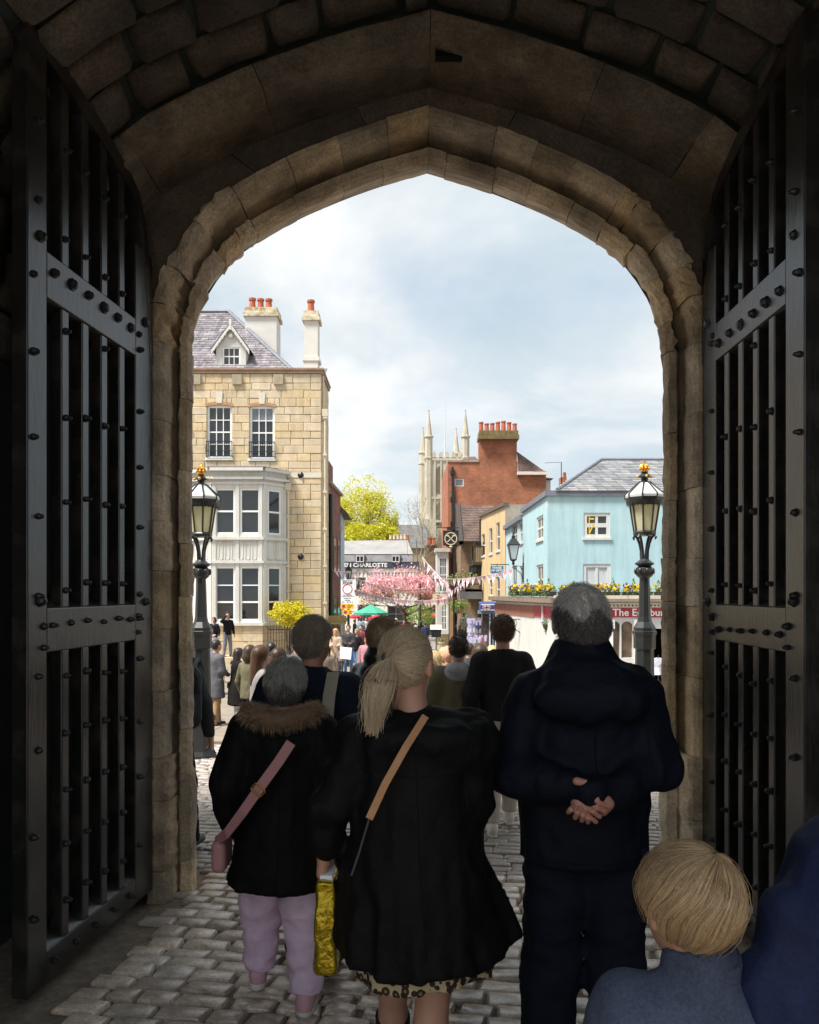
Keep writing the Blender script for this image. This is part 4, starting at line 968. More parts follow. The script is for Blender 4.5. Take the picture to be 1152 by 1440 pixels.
mb.add([(rx(648),YR-.05,rzp(648)),(rx(674),YR-.05,rzp(648)),(rx(674),YR+3.5,rzp(630)),(rx(668),YR+3.5,rzp(630)),(rx(632),YR+8,rzp(648))], [(0,1,2,3),(0,3,4)]); mb.build('roof', TILE_BR, brick)
mb = MB(); mb.box((rx(727),YR-.35,ed-.22),(rx(768.5),YR-.03,ed-.02)); mb.build('eaves_board', M('pink_white', (.66,.55,.5), .6), brick)
mb = MB(); mb.box((rx(629.5),YR-.06,rzp(650)),(rx(674),YR+.3,rzp(648.4))); mb.build('coping', M('brown_coping', (.30,.20,.14), .8, .2, 3), brick)
mb = MB(); mb.tube([(rx(636.5),YR-.1,-1),(rx(636.5),YR-.1,rzp(657))], .09, 6)
for py in (665, 702, 737): mb.box((rx(633.5),YR-.25,rzp(py+3)),(rx(639.5),YR-.02,rzp(py-3)))
mb.build('drain_pipe', IRON, brick)
mb = MB(); mb.box((rx(768.5),YR+1,-2),(rx(778),YR+6,rzp(672))); mb.build('annex_wall', WHITE, brick)
mb = MB(); mb.hexa([(rx(767),YR+.6,rzp(671)),(rx(781),YR+.6,rzp(671)),(rx(781),YR+6,rzp(671)),(rx(767),YR+6,rzp(671)),(rx(767),YR+3,rzp(659)),(rx(770),YR+3,rzp(661)),(rx(770),YR+4,rzp(661)),(rx(767),YR+4,rzp(659))]); mb.build('annex_roof', TILE_BR, brick)
# white bay shop window on the brick house
mb = MB(); f2 = Face((0,YR-.02,0),(1,0,0),(0,-1,0))
bw = thing('corner_shop', 'narrow white bay windowed shop at the corner of the red brick house', 'shop', (rx(625), YR-.6, -2))
fW = Face((0, YR-1.0, 0), (1,0,0), (0,-1,0)); q = lambda px: X(px, YR-1.0); zq = lambda py: Z(py, YR-1.0)
hW = [(q(617.5), q(629), zq(833), zq(784)), (q(620), q(629), zq(886), zq(848))]
mb = MB(); wall_holes(mb, fW, q(614), q(631), zq(892), zq(776), hW, .08); mb.quad((q(631),YR-1,zq(892)),(q(631),YR+1,zq(892)),(q(631),YR+1,zq(776)),(q(631),YR-1,zq(776))); mb.quad((q(614),YR-1,zq(776)),(q(614),YR+1,zq(776)),(q(614),YR+1,zq(892)),(q(614),YR-1,zq(892))); mb.build('bay_wall', WHITE, bw)
for h in hW: window(bw, fW, *h, 3, 4, .07, .035, .02, mat=WHITE_BRIGHT, glass=GLASS2, sill=False)
mb = MB(); mb.box((q(612),YR-1.2,zq(776)),(q(633),YR+.9,zq(771))); mb.build('bay_cornice', M('buff_cornice', (.55,.48,.39), .7, .15, 3), bw)
mb = MB(); mb.box((q(615),YR-.98,-2.6),(q(631),YR+.9,zq(892)-.01)); mb.build('stall_riser', BRICK_BR, bw)
mb = MB(); mb.box((q(632),YR-1.0,-2.6),(q(638),YR-.1,zq(840))); mb.build('pier', M('tan_pier', (.32,.19,.10), .8, .2, 3), bw)

# ------------------------------------------------------------ left side of the street
lb = thing('terrace_house', 'dark red brick terrace house behind the drain pipe of the stone house', 'house', (-4.5, 38, -1.4))
Yl0 = 36.02; xl = X(460.5, Yl0); Yl1 = 41.5; xl1 = X(479, Yl1)
mb = MB(); a_, b_ = Vector((xl, Yl0, 0)), Vector((xl1+.0, Yl1, 0)); fQ = Face(a_, b_-a_, Vector((1,0,0)))
mb.quad(fQ.p(0,-2.2), fQ.p((b_-a_).length,-2.2), fQ.p((b_-a_).length, Z(690,39)), fQ.p(0, Z(690,39)))
mb.quad((xl1,Yl1,-2.2),(xl1-5,Yl1,-2.2),(xl1-5,Yl1,Z(690,39)),(xl1,Yl1,Z(690,39))); mb.build('wall', BRICK_DK, lb)
m = MB(); m.box((xl+.02, Yl0+.5, Z(690,39)), (xl+.0-1.2, Yl0+2.4, Z(655,38))); m.build('chimney', BRICK_DK, lb)
m = MB(); ll = (b_-a_).length; m.hexa([fQ.p(-.0,Z(690,39)+.002,-.12), fQ.p(ll,Z(690,39)+.002,-.12), fQ.p(ll,Z(690,39)+.002,.3), fQ.p(0,Z(690,39)+.002,.3), fQ.p(0,Z(687,39),-.16), fQ.p(ll,Z(687,39),-.16), fQ.p(ll,Z(687,39),.3), fQ.p(0,Z(687,39),.3)]); m.build('coping', M('brown_coping', (.30,.20,.14), .8, .2, 3), lb)
fQ.n = Vector((fQ.u.y, -fQ.u.x, 0))
for i, t_ in enumerate((.12, .42, .72)):
    for (z0_, z1_) in ((2.6, 4.4), (-.9, 1.4)):
        m = MB(); fQ.box(m, ll*t_, ll*t_+1.0, z0_, z1_, -.02, .02); w_ = m.build('window', M('dark_frame', (.03,.025,.025), .5), lb); m = MB(); fQ.box(m, ll*t_+.08, ll*t_+.92, z0_+.08, z1_-.08, -.025, -.021); m.build('pane', GLASS, w_)
m = MB(); m.tube([fQ.p(.5,-1.5,-.1), fQ.p(.5,Z(700,38),-.1)], .10, 6); m.build('drain_pipe', IRON, lb)
lb2 = thing('pale_blue_cottage', 'slim pale blue cottage front beyond the dark red brick terrace', 'house', (-4.2, 45, -1.7))
xq, xq1 = X(479.5, 41.6), X(484.5, 46)
mb = MB(); z_ = Z(727, 44); mb.quad((xq,41.6,-2.4),(xq1,46,-2.4),(xq1,46,z_),(xq,41.6,z_)); mb.quad((xq1,46,-2.4),(xq1-4,46,-2.4),(xq1-4,46,z_),(xq1,46,z_)); mb.quad((xq,41.6,-2.4),(xq,41.6,z_),(xq-3,41.6,z_),(xq-3,41.6,-2.4)); mb.build('wall', M('sky_blue', (.35,.48,.62), .7, .08, 2), lb2)
m = MB(); m.hexa([(xq-2,41.4,z_),(xq+.35,41.4,z_),(xq1+.45,46.1,z_),(xq1-2,46.1,z_),(xq-2,41.8,z_+1.6),(xq-1.0,41.8,z_+1.3),(xq1-1.0,46,z_+1.3),(xq1-2,46,z_+1.6)]); m.build('roof', TILE_BR, lb2)
m = MB(); m.box((X(474,41)-.0,41.2,Z(746,41)),(X(480.5,41),41.55,Z(738,41))); m.build('sign_box', M('buff_cornice', (.55,.48,.39), .7, .15, 3), lb2)

# ------------------------------------------------------------ pub at the end of the street
YP = 78.0; px_ = lambda p: X(p, YP); pz = lambda p: Z(p, YP)
pub = thing('pub', 'white pub with grey slate roof and dark name board behind the cherry tree', 'pub', (-2.5, YP+3, -2.6))
fU = Face((0,YP,0),(1,0,0),(0,-1,0))
hU = [(px_(501), px_(514.5), pz(838), pz(812)), (px_(545), px_(580), pz(885), pz(852)), (px_(503), px_(523), pz(885), pz(850))]
mb = MB(); wall_holes(mb, fU, px_(455), px_(588), -3.4, pz(792), hU, .15); mb.quad((px_(588),YP,-3.4),(px_(588),YP+8,-3.4),(px_(588),YP+8,pz(792)),(px_(588),YP,pz(792))); mb.build('wall', M('pub_white', (.70,.68,.60), .7, .06, 2), pub)
for h in hU: window(pub, fU, *h, 3, 3, .10, .06, .05, mat=M('pub_frame', (.12,.12,.11), .6), glass=GLASS, sill=False)
m = MB(); c = (px_(507.7)); m.tube([fU.p(c+1.05*math.cos(t_), pz(815)+.95*math.sin(t_), -.03) for t_ in np.linspace(0, math.pi, 11)], .07, 5); m.build('window_arch', M('pub_frame2', (.2,.19,.17), .7), pub)
m = MB(); fU.box(m, px_(455), px_(588)+.1, pz(799.5), pz(790), -.12, .0); m.build('name_board', NAVY_SIGN, pub)
text_part('QUEEN CHARLOTTE', 'lettering', WHITE_BRIGHT, pub, fU.p(px_(481.5)-1.05, pz(794.9), -.13), (1,0,0), (0,0,1), .56, .01, 'LEFT', 1.06, .014)
m = MB(); m.hexa([(px_(455),YP-.15,pz(790)),(px_(582),YP-.15,pz(790)),(px_(582),YP+.6,pz(790)),(px_(455),YP+.6,pz(790)),(px_(455),YP+.4,pz(779)),(px_(580),YP+.4,pz(779)),(px_(580),YP+.8,pz(779)),(px_(455),YP+.8,pz(779))]); m.build('mansard', M('mansard_slate', (.15,.145,.15), .8, .3, 2), pub)
m = MB(); m.hexa([(px_(455),YP+.3,pz(779)),(px_(581),YP+.3,pz(779)),(px_(581),YP+8,pz(779)),(px_(455),YP+8,pz(779)),(px_(455),YP+3.4,Z(761,YP+3.4)),(px_(573),YP+3.4,Z(759,YP+3.4)),(px_(573),YP+4,Z(759,YP+3.4)),(px_(455),YP+4,Z(761,YP+3.4))]); m.build('roof', M('pub_slate', (.25,.24,.235), .8, .18, .8, stain=(.33,.31,.28), stain_amt=.6, stain_scale=.6), pub)
for a in (501, 551):
    f3 = Face((0,YP-.2,0),(1,0,0),(0,-1,0)); h = (px_(a), px_(a+11), pz(790.5), pz(781.5)); m = MB(); f3.box(m, h[0]-.1, h[1]+.1, h[2], h[3]+.12, .02, 1.2); d_ = m.build('dormer', LEAD, pub); window(d_, f3, *h, 2, 1, .08, .07, -.07, mat=WHITE, sill=False)
m = MB(); m.box((px_(546),YP+3.3,pz(764)),(px_(577),YP+4.3,pz(755))); ch = m.build('chimney', BRICK_BR, pub)
pots(ch, [(px_(548+k*5.4), YP+3.8, pz(755)) for k in range(5)], M('cream_pot', (.62,.52,.40), .8), .14, .5); pots(ch, [(px_(573), YP+3.8, pz(755))], TERRA, .16, .42)
m = MB(); m.hexa([(px_(573),YP+.2,pz(779)),(px_(583),YP+.2,pz(792)),(px_(583),YP+6,pz(792)),(px_(573),YP+6,pz(779)),(px_(572),YP+3.2,pz(757)),(px_(578),YP+3.2,pz(762)),(px_(578),YP+4.2,pz(762)),(px_(572),YP+4.2,pz(757))]); m.build('gable_edge', BRICK_BR, pub)
# far roofs behind the pub
far_ = thing('far_house', 'long grey roofed house far behind the pub', 'house', (3, 104, -4)); Yf = 104
m = MB(); m.box((X(540,Yf),Yf,-4),(X(612,Yf),Yf+6,Z(770,Yf))); m.build('wall', M('far_stone', (.34,.26,.17), .9, .2, .5), far_)
m = MB(); m.hexa([(X(538,Yf),Yf-.3,Z(771,Yf)),(X(614,Yf),Yf-.3,Z(771,Yf)),(X(614,Yf),Yf+9,Z(771,Yf)),(X(538,Yf),Yf+9,Z(771,Yf)),(X(538,Yf),Yf+4,Z(738,Yf+4)),(X(601,Yf),Yf+4,Z(738,Yf+4)),(X(601,Yf),Yf+4.3,Z(738,Yf+4)),(X(538,Yf),Yf+4.3,Z(738,Yf+4))]); m.build('roof', SLATE_DK, far_)
fb = thing('brick_cottage', 'low brown brick cottage with two red chimney pots below the church tower', 'house', (3.4, 86, -3)); Yk = 86
m = MB(); m.box((X(598,Yk),Yk,-4),(X(625,Yk),Yk+5,Z(768,Yk))); m.build('wall', BRICK_BR, fb)
m = MB(); m.box((X(600,Yk),Yk-.2,Z(768,Yk)+.002),(X(614,Yk),Yk+1.2,Z(766,Yk))); m.build('chimney_cap', TILE_BR, fb); pots(fb, [(X(604,Yk),Yk+.5,Z(766,Yk)),(X(610,Yk),Yk+.5,Z(766,Yk))], TERRA, .28, .8)
m = MB(); m.box((X(586,Yk),Yk-1,-4),(X(600,Yk),Yk+5,Z(806,Yk))); m.build('low_wing', BRICK_BR, fb)
m = MB(); m.hexa([(X(585,Yk),Yk-1.3,Z(806,Yk)),(X(612,Yk),Yk-1.3,Z(806,Yk)),(X(612,Yk),Yk+3,Z(806,Yk)),(X(585,Yk),Yk+3,Z(806,Yk)),(X(585,Yk),Yk+1,Z(790,Yk)),(X(612,Yk),Yk+1,Z(790,Yk)),(X(612,Yk),Yk+1.3,Z(790,Yk)),(X(585,Yk),Yk+1.3,Z(790,Yk))]); m.build('low_roof', TILE_BR, fb)

# ------------------------------------------------------------ church tower
YC = 122.0; tx = lambda p: X(p, YC); tz = lambda p: Z(p, YC)
church = thing('church_tower', 'pale stone church tower with four spired turrets and a flagpole', 'church', (tx(629), YC+3.5, -6))
x0, x1 = tx(599), tx(659); zb, zt_ = -6, tz(643); dpt = x1-x0
mb = MB(); mb.box((x0,YC,zb),(x1,YC+dpt,zt_)); mb.build('tower', CHURCH, church)
for zc in (646, 733, 700): 
    m = MB(); m.box((x0-.18,YC-.18,tz(zc)-.2),(x1+.18,YC+dpt+.18,tz(zc)+.15)); m.build('string_course', CHURCH, church)
for a in np.arange(x0+1.0, x1-1.0, 1.0):
    m = MB(); m.add([(a,YC-.1,zt_),(a+.62,YC-.1,zt_),(a+.62,YC-.1,zt_+.55),(a+.31,YC-.1,zt_+.95),(a,YC-.1,zt_+.55)]+[(a,YC+.25,zt_),(a+.62,YC+.25,zt_),(a+.62,YC+.25,zt_+.55),(a+.31,YC+.25,zt_+.95),(a,YC+.25,zt_+.55)], [(0,1,2,3,4),(9,8,7,6,5),(0,5,6,1),(1,6,7,2),(2,7,8,3),(3,8,9,4),(4,9,5,0)]); m.build('merlon', CHURCH, church)
for (cx_, cy_) in ((x0+.45, YC+.35), (x1-.45, YC+.35), (x0-.35, YC+dpt*.85), (x1-1.55, YC+dpt*.95)):
    m = MB(); sp = tz(575) if cy_ < YC+2 else tz(584)-.6; sh_ = sp - 4.3; r = .70
    m.lathe((cx_,cy_,0), [(r,zb),(r,zt_-.3),(r*1.15,zt_-.2),(r*1.15,zt_+.05),(r*.92,zt_+.1),(r*.92,sh_-.2),(r*1.12,sh_-.1),(r*1.12,sh_+.1),(r*.78,sh_+.2),(.07,sp-.25),(.16,sp-.15),(.03,sp)], 8); m.build('turret', CHURCH, church)
for cx_ in (x0+2.1, x0+4.4):
    for (a, b) in ((706, 740), (655, 694)):
        m = MB(); m.add([(cx_-.45,YC-.05,tz(b)),(cx_+.45,YC-.05,tz(b)),(cx_+.45,YC-.05,tz(a)-.5),(cx_,YC-.05,tz(a)),(cx_-.45,YC-.05,tz(a)-.5)], [(0,1,2,3,4)]); m.build('louvre_window', M('louvre', (.14,.115,.08), .9, .2, 2), church)
for cx_ in np.arange(x0+1.3, x1-1, .95): m = MB(); m.box((cx_,YC-.16,tz(735)),(cx_+.22,YC-.01,zt_-.3)); m.build('rib', CHURCH, church)
m = MB(); m.tube([(tx(627),YC+3,zt_),(tx(627),YC+3,tz(545))], [.10,.04], 6)
for dx in (-1.6, 1.6): m.tube([(tx(627),YC+3,tz(618)),(tx(627)+dx,YC+3,zt_)], .02, 4)
m.build('flagpole', M('pole_white', (.6,.62,.63), .5), church)
m = MB(); m.box((tx(594),YC-4,-8),(tx(612),YC-.3,tz(733))); m.build('porch', CHURCH, church)
# ------------------------------------------------------------ the two lamp standards
MILK = bpy.data.materials.new('milky_lamp_glass'); MILK.use_nodes = True
t = MILK.node_tree; b_ = t.nodes['Principled BSDF']; b_.inputs['Base Color'].default_value = (.90,.87,.62,1); b_.inputs['Roughness'].default_value = .18
tr = N(t, 'ShaderNodeBsdfTranslucent'); tr.inputs[0].default_value = (.95,.92,.70,1); ms = N(t, 'ShaderNodeMixShader'); ms.inputs[0].default_value = .55
L(t, b_.outputs[0], ms.inputs[1]); L(t, tr.outputs[0], ms.inputs[2]); L(t, ms.outputs[0], t.nodes['Material Output'].inputs[0])
ROOFGLASS = M('lamp_roof_glass', (.62,.62,.60), .3, .1, 6)
SK = 1/95.0
def lamp_standard(label, px, Y, base_py=1050):
    p = W(px, 830, Y); z0 = gz(p.x, Y); root = thing('lamp_standard', label, 'street lamp', (p.x, Y, z0), 0, 'crowned lamp standards outside the gate')
    H_ = 4.32; zt = lambda y: H_ - (y-645)*SK*(H_/((1050-645)*SK))      # height of a photograph row of the lamp
    r = lambda w: w*SK/2*1.0
    def part(name, prof, mat, n=8, par=root, smooth=False):
        m = MB(); m.lathe((0,0,0), prof, n); return m.build(name, mat, par, smooth, local=True)
    part('pedestal', [(r(42),-.08),(r(42),zt(1046)),(r(36),zt(1040)),(r(35),zt(1002)),(r(40),zt(999)),(r(40),zt(994)),(r(33),zt(990)),(r(30),zt(984))], LAMP_IRON)
    for k in range(4):
        m = MB(); a = math.pi/4 + k*math.pi/2; c = (r(31)*math.cos(a), r(31)*math.sin(a), zt(994)); m.lathe(c, [(.055,0),(.0,.14)], 4, cap=False); m.build('corner_point', LAMP_IRON, root, local=True)
    part('shaft', [(r(28),zt(984)),(r(25),zt(900)),(r(30),zt(898)),(r(30),zt(884)),(r(31),zt(880)),(r(33),zt(878)),(r(33),zt(875)),(r(30),zt(874)),(r(30),zt(870)),(r(20),zt(862)),(r(17),zt(855)),(r(13.5),zt(803))], LAMP_IRON)
    part('collar', [(r(13),zt(803)),(r(22),zt(799)),(r(25),zt(794)),(r(23),zt(789)),(r(17),zt(786)),(r(25),zt(784)),(r(26),zt(782)),(r(17),zt(779)),(r(11),zt(776))], LAMP_IRON, 16)
    for k in range(8):
        a = k*math.pi/4; m = MB(); m.sphere((r(24)*math.cos(a), r(24)*math.sin(a), zt(793)), (.028,.028,.05), 6, 5); m.build('knob', LAMP_IRON, root, True, local=True)
    for k in range(4):      # cradle arms flaring to the lantern
        a = k*math.pi/2 + math.pi/4; m = MB(); m.tube([(r(w)*math.cos(a), r(w)*math.sin(a), zt(y)) for w, y in ((8,780),(10,765),(15,755),(22,747),(30,744),(34,747),(32,750))], [.028,.022,.02,.02,.02,.02,.012], 5); m.build('cradle_arm', LAMP_IRON, root, local=True)
    part('lantern_base', [(r(16),zt(745)),(r(30),zt(744)),(r(31),zt(740)),(r(28),zt(738)),(r(14),zt(737.8))], LAMP_IRON)
    gl = part('lantern_glass', [(r(26.5),zt(738)),(r(37.5),zt(703))], MILK)
    m = MB(); 
    for k in range(8):
        a = math.pi/8 + k*math.pi/4; m.tube([(r(28)*math.cos(a), r(28)*math.sin(a), zt(739)), (r(39.5)*math.cos(a), r(39.5)*math.sin(a), zt(702))], .014, 4)
    m.build('glazing_bars', LAMP_IRON, gl, local=True)
    m = MB(); n = 32      # scalloped eaves band
    for k in range(n):
        a0, a1 = 2*math.pi*k/n, 2*math.pi*(k+1)/n; am = (a0+a1)/2
        q = lambda a, w, y: (r(w)*math.cos(a), r(w)*math.sin(a), zt(y))
        m.add([q(a0,48,700),q(am,47,705.5),q(a1,48,700),q(a1,50,697),q(a0,50,697)], [(0,1,2,3,4)])
    m.lathe((0,0,0), [(r(40),zt(702)),(r(49),zt(700)),(r(52),zt(693)),(r(51),zt(692))], 8, cap=False); m.build('eaves_band', LAMP_IRON, root, local=True)
    rf = part('lantern_roof', [(r(51.5),zt(693)),(r(52.5),zt(689.5)),(r(51),zt(688)),(r(16),zt(672.5))], ROOFGLASS)
    m = MB()
    for k in range(8):
        a = math.pi/8 + k*math.pi/4; m.tube([(r(52)*math.cos(a), r(52)*math.sin(a), zt(694)), (r(53)*math.cos(a), r(53)*math.sin(a), zt(688.5)), (r(15)*math.cos(a), r(15)*math.sin(a), zt(671))], .012, 4)
    m.build('roof_bars', LAMP_IRON, rf, local=True)
    part('vent', [(r(17),zt(674)),(r(9),zt(670)),(r(10),zt(666)),(r(16),zt(664)),(r(15),zt(662)),(r(8),zt(659.5)),(r(10),zt(657))], LAMP_IRON, 12)
    for k in range(4):
        a = k*math.pi/2; m = MB(); m.sphere((r(19)*math.cos(a), r(19)*math.sin(a), zt(664)), .022, 6, 5); m.build('gilt_ball', GOLD, root, True, local=True)
    cr_ = part('crown', [(r(9),zt(658)),(r(11),zt(656.5)),(r(11),zt(654)),(r(10.5),zt(653.8))], GOLD, 12)
    m = MB(); m.sphere((0,0,zt(652)), (r(10),r(10),r(9)), 10, 6); m.build('crown_cap', CRIMSON, cr_, True, local=True)
    m = MB()
    for k in range(4):
        a = k*math.pi/4; m.tube([(r(12+1.5*math.sin(q))*math.cos(a)*math.cos(q)*1.02, r(12)*math.sin(a)*math.cos(q)*1.02, zt(653.5)+r(13)*math.sin(q)) for q in np.linspace(0, math.pi, 11)], .014, 4)
    for k in range(8):
        a = k*math.pi/4; m.sphere((r(12.5)*math.cos(a), r(12.5)*math.sin(a), zt(653)), .018, 5, 4)
    m.sphere((0,0,zt(646.2)), .026, 6, 5); m.box((-.008,-.008,zt(646)),(.008,.008,zt(642.5))); m.box((-.025,-.008,zt(644.8)),(.025,.008,zt(643.8))); m.build('crown_arches', GOLD, cr_, local=True)
    return root
lamp_standard('black lamp standard with gilt crown in front of the white bay window', 283, 11.6)
lamp_standard('black lamp standard with gilt crown standing before the red shop sign', 906.5, 11.4)

# ------------------------------------------------------------ vegetation
def leaf_quads(pts, size, flat=0.0, aspect=.6):
    """n leaf-shaped quads of random tilt around the points (n,3)"""
    n = len(pts); a = rng.normal(size=(n,3)); a[:,2] *= (1-flat); a /= np.linalg.norm(a, axis=1)[:,None]
    b = rng.normal(size=(n,3)); b -= a*(a*b).sum(1)[:,None]; b /= np.linalg.norm(b, axis=1)[:,None]
    s = (np.asarray(size)*rng.uniform(.6, 1.35, n))[:,None]
    v = np.stack([pts - a*s*.5, pts + b*s*aspect*.5, pts + a*s*.5, pts - b*s*aspect*.5], 1).reshape(-1,3)
    return v, np.arange(4*n).reshape(n,4)
def leaves(name, pts, size, mat, parent, flat=0., aspect=.6):
    off = np.array(wloc(parent)); v, f = leaf_quads(np.asarray(pts)-off, size, flat, aspect); o = npmesh(name, v, f, mat, parent)
    if name == 'plants': tag(o, kind='stuff')
    return o
def branches(mb, p, d, ln, r, depth, tips, spread=.55, up=.25, nb=3, shrink=.72, seg=3):
    pts = [Vector(p)]; d = Vector(d).normalized()
    for k in range(seg):
        d = (d + Vector((random.gauss(0,.13), random.gauss(0,.13), random.gauss(0,.08)+up*.12))).normalized(); pts.append(pts[-1] + d*ln/seg)
        if depth <= 2: tips.append(tuple(pts[-1]))
    mb.tube(pts, [r*(1-.35*k/seg) for k in range(seg+1)], 5 if depth > 1 else 3, cap=False)
    if depth == 0: tips.append(tuple(pts[-1])); return
    for k in range(nb):
        a = random.uniform(0, 6.283); s = Vector((math.cos(a), math.sin(a), 0)); s = (s - d*s.dot(d)).normalized()
        nd = (d + s*random.uniform(spread*.6, spread*1.4) + Vector((0,0,up*.3))).normalized()
        branches(mb, pts[random.choice([-1,-1,-2])], nd, ln*shrink*random.uniform(.8,1.15), r*.62, depth-1, tips, spread, up, nb, shrink, seg)
BARK = M('bark', (.11,.085,.06), .9, .3, 8, .4, 20); BARK_PALE = M('bark_pale', (.27,.23,.15), .9, .3, 6)
# spring-green tree beyond the roofs
Yt = 96; base = W(520, 830, Yt); tr_ = thing('spring_tree', 'tall tree in thin yellow green spring leaf above the pub roof', 'tree', (base.x, Yt, -4))
mb = MB(); tips = []
for k, (dx, dy, ln) in enumerate(((-.38,0,4.6),(-.15,.2,5),(.05,-.2,5.2),(.25,.1,4.4),(.42,0,4.2),(-.55,.1,3.6))): branches(mb, (base.x+dx*1.5, Yt, 3.4), (dx, dy, 1), ln*.74, .14, 4, tips, .46, .45, 3, .72)
mb.tube([(base.x, Yt, -4), (base.x+.1, Yt, 1), (base.x, Yt, 3.4)], [.5,.4,.32], 8); mb.build('trunk', BARK_PALE, tr_)
T_ = np.array(tips); cen = np.array(W(515, 728, Yt)); rad = np.array([3.75, 3.4, 5.4])
sel = T_[rng.choice(len(T_), 9000)] + rng.normal(0, .28, (9000,3)); u = rng.normal(size=(620,3)); u /= np.linalg.norm(u,axis=1)[:,None]
ex = np.repeat(cen + u*rad*rng.uniform(.45,1.0,(620,1))*(1+.12*np.sin(u[:,:1]*9)*np.sin(u[:,2:]*8)), 9, 0) + rng.normal(0,.26,(5580,3)); sel = np.concatenate([sel, ex]); sel = sel[(((sel-cen)/rad/1.08)**2).sum(1) < 1]
leaves('crown', sel, .26, leafmat('spring_leaf', (.74,.68,.09), (.55,.56,.07), .45), tr_)
bs = W(520, 830, 90); bu = thing('clipped_tree', 'dense yellow green round crown just over the pub roof', 'tree', (bs.x-.6, 90, -4))
n_ = 5200; u = rng.normal(size=(n_,3)); u /= np.linalg.norm(u,axis=1)[:,None]; lump = 1+.16*np.sin(u[:,0]*7+1)*np.sin(u[:,2]*6)+.1*np.sin(u[:,1]*9+u[:,0]*5)
rr = rng.uniform(.75,1.02,n_)[:,None]*lump[:,None]; c1 = np.array(W(515, 757, 90)); pts = c1 + u*rr*np.array([3.2,2.2,1.65])
pts2 = np.array(W(545, 752, 90)) + u[:1800]*rr[:1800]*np.array([1.35,1.2,.95]); leaves('crown', np.concatenate([pts, pts2]), .28, leafmat('lime_leaf', (.66,.60,.04), (.46,.47,.03), .4), bu)
m = MB(); m.tube([(bs.x-.4, 90, -4), (bs.x-.4, 90, 7)], [.3,.2], 7); m.build('trunk', BARK, bu)
# bare trees beside the church
for (px, top, Y, lab) in ((588, 725, 84, 'thin bare tree with pale twigs between the pub roof and the brick cottage'), (606, 745, 92, 'small bare tree with twiggy crown close under the church tower')):
    b = W(px, 830, Y); tt = thing('bare_tree', lab, 'tree', (b.x, Y, -4)); mb = MB(); tips = []; hh = W(px, top, Y).z
    mb.tube([(b.x,Y,-4),(b.x,Y,hh*.35)], [.2,.14], 6)
    for k in range(5): branches(mb, (b.x,Y,hh*(.2+.05*k)), (random.gauss(0,.28), random.gauss(0,.2), 1), hh*.34, .075, 4, tips, .5, .3, 2, .72)
    mb.build('trunk', BARK_PALE, tt); T_ = np.array(tips); sel = T_[rng.choice(len(T_), 500)] + rng.normal(0,.12,(500,3)); leaves('crown', sel, .12, leafmat('bud', (.32,.27,.10), (.26,.20,.10), .3), tt)
# pink cherry
Yt = 62; cb = W(571, 884, Yt); ch_ = thing('cherry_tree', 'spreading cherry tree in pink blossom over the pub terrace', 'tree', (cb.x, Yt, gz(cb.x, Yt)))
mb = MB(); tips = []; c0 = W(566, 832, Yt)
mb.tube([(cb.x,Yt,gz(cb.x,Yt)-.1),(cb.x-.05,Yt,-.9),(c0.x+.1,Yt,.1)], [.2,.16,.15], 7)
for k in range(9):
    a = k*.7; branches(mb, (c0.x+.1, Yt, -.1+random.uniform(-.3,.4)), (math.cos(a)*1.2, math.sin(a)*1.0, .55), 1.25, .07, 3, tips, .6, .1, 3, .75)
mb.build('trunk', BARK, ch_)
def crown_pts(n, z0, z1):
    o = []
    while len(o) < n:
        a = random.uniform(0, 6.283); rr = random.uniform(.45, 1)**.6; ph = random.uniform(0, 1)
        x = math.cos(a)*rr; y = math.sin(a)*rr
        lump = 1 + .13*math.sin(5*a+1) + .10*math.sin(9*a+2) + .12*math.sin(ph*14+a*3)
        zt_ = math.sqrt(max(0, 1-rr*rr*.92)); z = zt_*random.uniform(.55, 1.0) - .35*rr**3*random.uniform(0,1.3)
        if z0 <= z <= z1: o.append((c0.x - .5 + x*2.55*lump + (.75 if x > 0 else 0)*abs(x), Yt + y*2.3*lump, c0.z - .35 + z*2.85*lump - .40*max(0,x) - .35*max(0,-x)))
    return np.array(o)
def clump(P, k, s): return np.repeat(P, k, 0) + rng.normal(0, s, (len(P)*k, 3))
leaves('blossom', clump(crown_pts(900, .12, 2), 9, .13), .14, leafmat('pink_blossom', (.84,.44,.50), (.90,.64,.67), .3), ch_, aspect=.9)
leaves('bronze_leaves', np.concatenate([clump(crown_pts(330, -.6, .26), 9, .16), clump(crown_pts(170, .2, .8), 6, .15)]), .13, leafmat('bronze_leaf', (.40,.25,.15), (.52,.36,.24), .3), ch_, aspect=.7)
# green bush beyond the cherry
gb = W(592, 862, 70); gt = thing('young_tree', 'fresh green bushy tree behind the menu stand', 'tree', (gb.x, 70, gz(gb.x, 70)))
n_ = 1500; u = rng.normal(size=(n_,3)); u /= np.linalg.norm(u,axis=1)[:,None]; leaves('crown', np.array(W(592,862,70)) + u*rng.uniform(.5,1.05,n_)[:,None]*np.array([1.35,1.0,1.25]), .17, leafmat('fresh_leaf', (.22,.36,.06), (.32,.42,.10), .4), gt)
m = MB(); m.tube([(gb.x,70,gz(gb.x,70)),(gb.x,70,gb.z)], .08, 6); m.build('trunk', BARK, gt)
